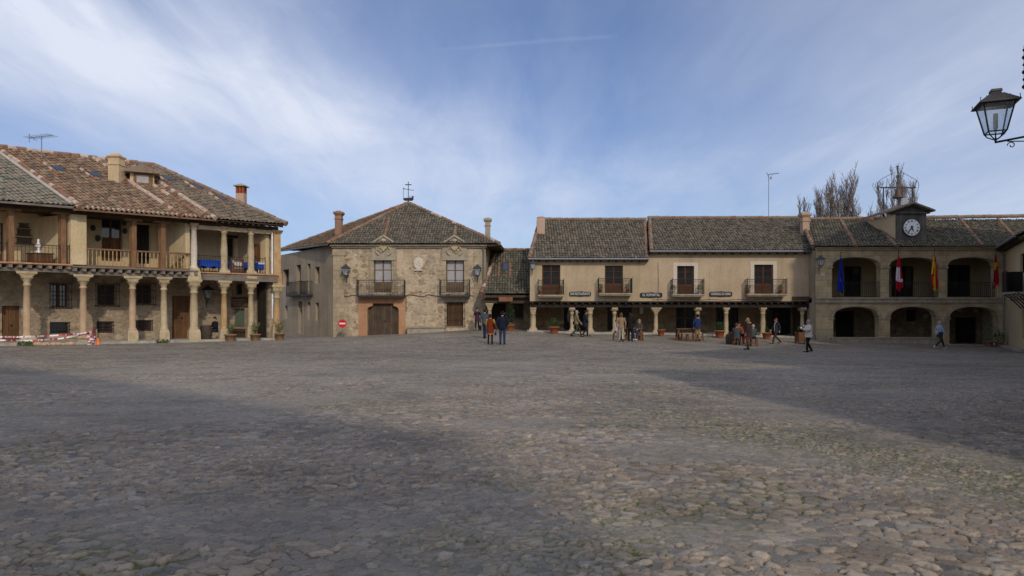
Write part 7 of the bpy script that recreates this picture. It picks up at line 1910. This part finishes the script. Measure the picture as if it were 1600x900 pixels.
person(at(1168.5, 35.5), (-.9, .45), 1.66, 'woman in a black padded jacket and green trousers carrying a red bag', 'c_brown', 'c_green', 'c_shoe', 'h_blond', 'stand', hem=.74, hairlen=.04, puffy=.03, build=1.05,
       extra=fns(bag('c_red', (.30, .08, .70), (.16, .08, .12), [(.27, .05, .88)], label='bright red bag carried by the woman in the black padded jacket'), lambda T, Wd, fx, fy, k, J: (lambda mb: mb.build('fur_collar', 'h_blond', T))((lambda mb: (mb.loft([(Wd((0, -.06, 1.42)), fx * .17 * k, fy * .11 * k), (Wd((0, -.08, 1.47)), fx * .19 * k, fy * .13 * k), (Wd((0, -.05, 1.53)), fx * .11 * k, fy * .09 * k)], 10), mb)[1])(MB()))))
person(at(1177, 39.8), (-.3, 1), 1.66, 'seated person in a blue grey jacket behind the woman with the red bag', 'c_grey', 'c_black', 'c_shoe', 'h_grey', 'stand', sit=.48)
stool(1177.4, 39.8, 'wooden stool under the seated person in blue grey')
person(at(1213, 43.0), (-1, -.15), 1.62, 'red haired woman in a dark jacket walking left past the dark doorway', 'c_jacket', 'c_brown', 'c_shoe', 'h_red', 'walk', hem=.76, hairlen=.02,
       extra=lambda T, Wd, fx, fy, k, J: (lambda mb: (mb.loft([(Wd((0, .125, .80)), fx * .045 * k, fy * .02 * k), (Wd((0, .14, 1.2)), fx * .05 * k, fy * .02 * k), (Wd((0, .085, 1.47)), fx * .075 * k, fy * .03 * k)], 8), mb.build('blouse', 'c_cream', T)))(MB()))
person(at(1263.5, 36.0), (-1, -.12), 1.72, 'grey haired man in a white jacket holding up a camera', 'c_white', 'c_black', 'c_shoe', 'h_grey', 'stride', hem=.80, build=1.12, puffy=.02, arms=dict(elL=(-.25, .10, 1.18), wrL=(-.16, .34, 1.20), elR=(.25, .10, 1.18), wrR=(.16, .34, 1.20)),
       extra=lambda T, Wd, fx, fy, k, J: (lambda mb: (mb.ball(Wd((0, .45, 1.16)), .11, 8, 6, (1.2, 1.2, .9)), tag(mb.build('camera_bag', 'c_black', None, Wd((0, .45, 1.16))), 'black camera bag in the hands of the man in the white jacket', 'bag')))(MB()))
person(at(1468.5, 41.0), (1, -.05), 1.68, 'man in a light blue shirt walking right with a jumper round his waist', 'c_shirt', 'c_dkbrown', 'c_sneak', 'h_grey', 'walk', hem=.92,
       extra=fns(lambda T, Wd, fx, fy, k, J: (lambda mb: (mb.loft([(Wd((0, -.02, .72)), fx * .19 * k, fy * .16 * k), (Wd((0, 0, .95)), fx * .20 * k, fy * .165 * k), (Wd((0, 0, 1.05)), fx * .19 * k, fy * .15 * k)], 12), mb.build('tied_jumper', 'c_blue', T)))(MB()), bag('c_cream', (.1, -.24, 1.02), (.10, .13, .12), [(.16, -.05, 1.3)], label='small cream backpack of the man in the light blue shirt')))
p_ = LF.P(LF.s(336, .8), .8, 0)
person((p_.x, p_.y, tz(p_.x, p_.y) + .13), (-.5, -.85), 1.7, 'person in black sitting beside the barrel in the left arcade', 'c_black', 'c_navy2', 'c_shoe', 'h_black', 'stand', sit=.46, build=1.25)
def arc_bench():
    f = LF; n = .8; s = f.s(336, n); p = f.P(s, n, 0); g = tz(p.x, p.y) + .13; T = thing('wooden_bench', 'dark bench under the person in black in the left arcade', 'bench', (p.x, p.y, g))
    mb = MB(); mb.box(f, s - .55, s + .65, n - .18, n + .28, g + .38, g + .43); mb.build('seat', 'wood_dark', T)
    for a in (-.45, .55): mb = MB(); mb.box(f, s + a - .04, s + a + .04, n - .14, n + .24, g, g + .379); mb.build('leg', 'wood_dark', T)
arc_bench()
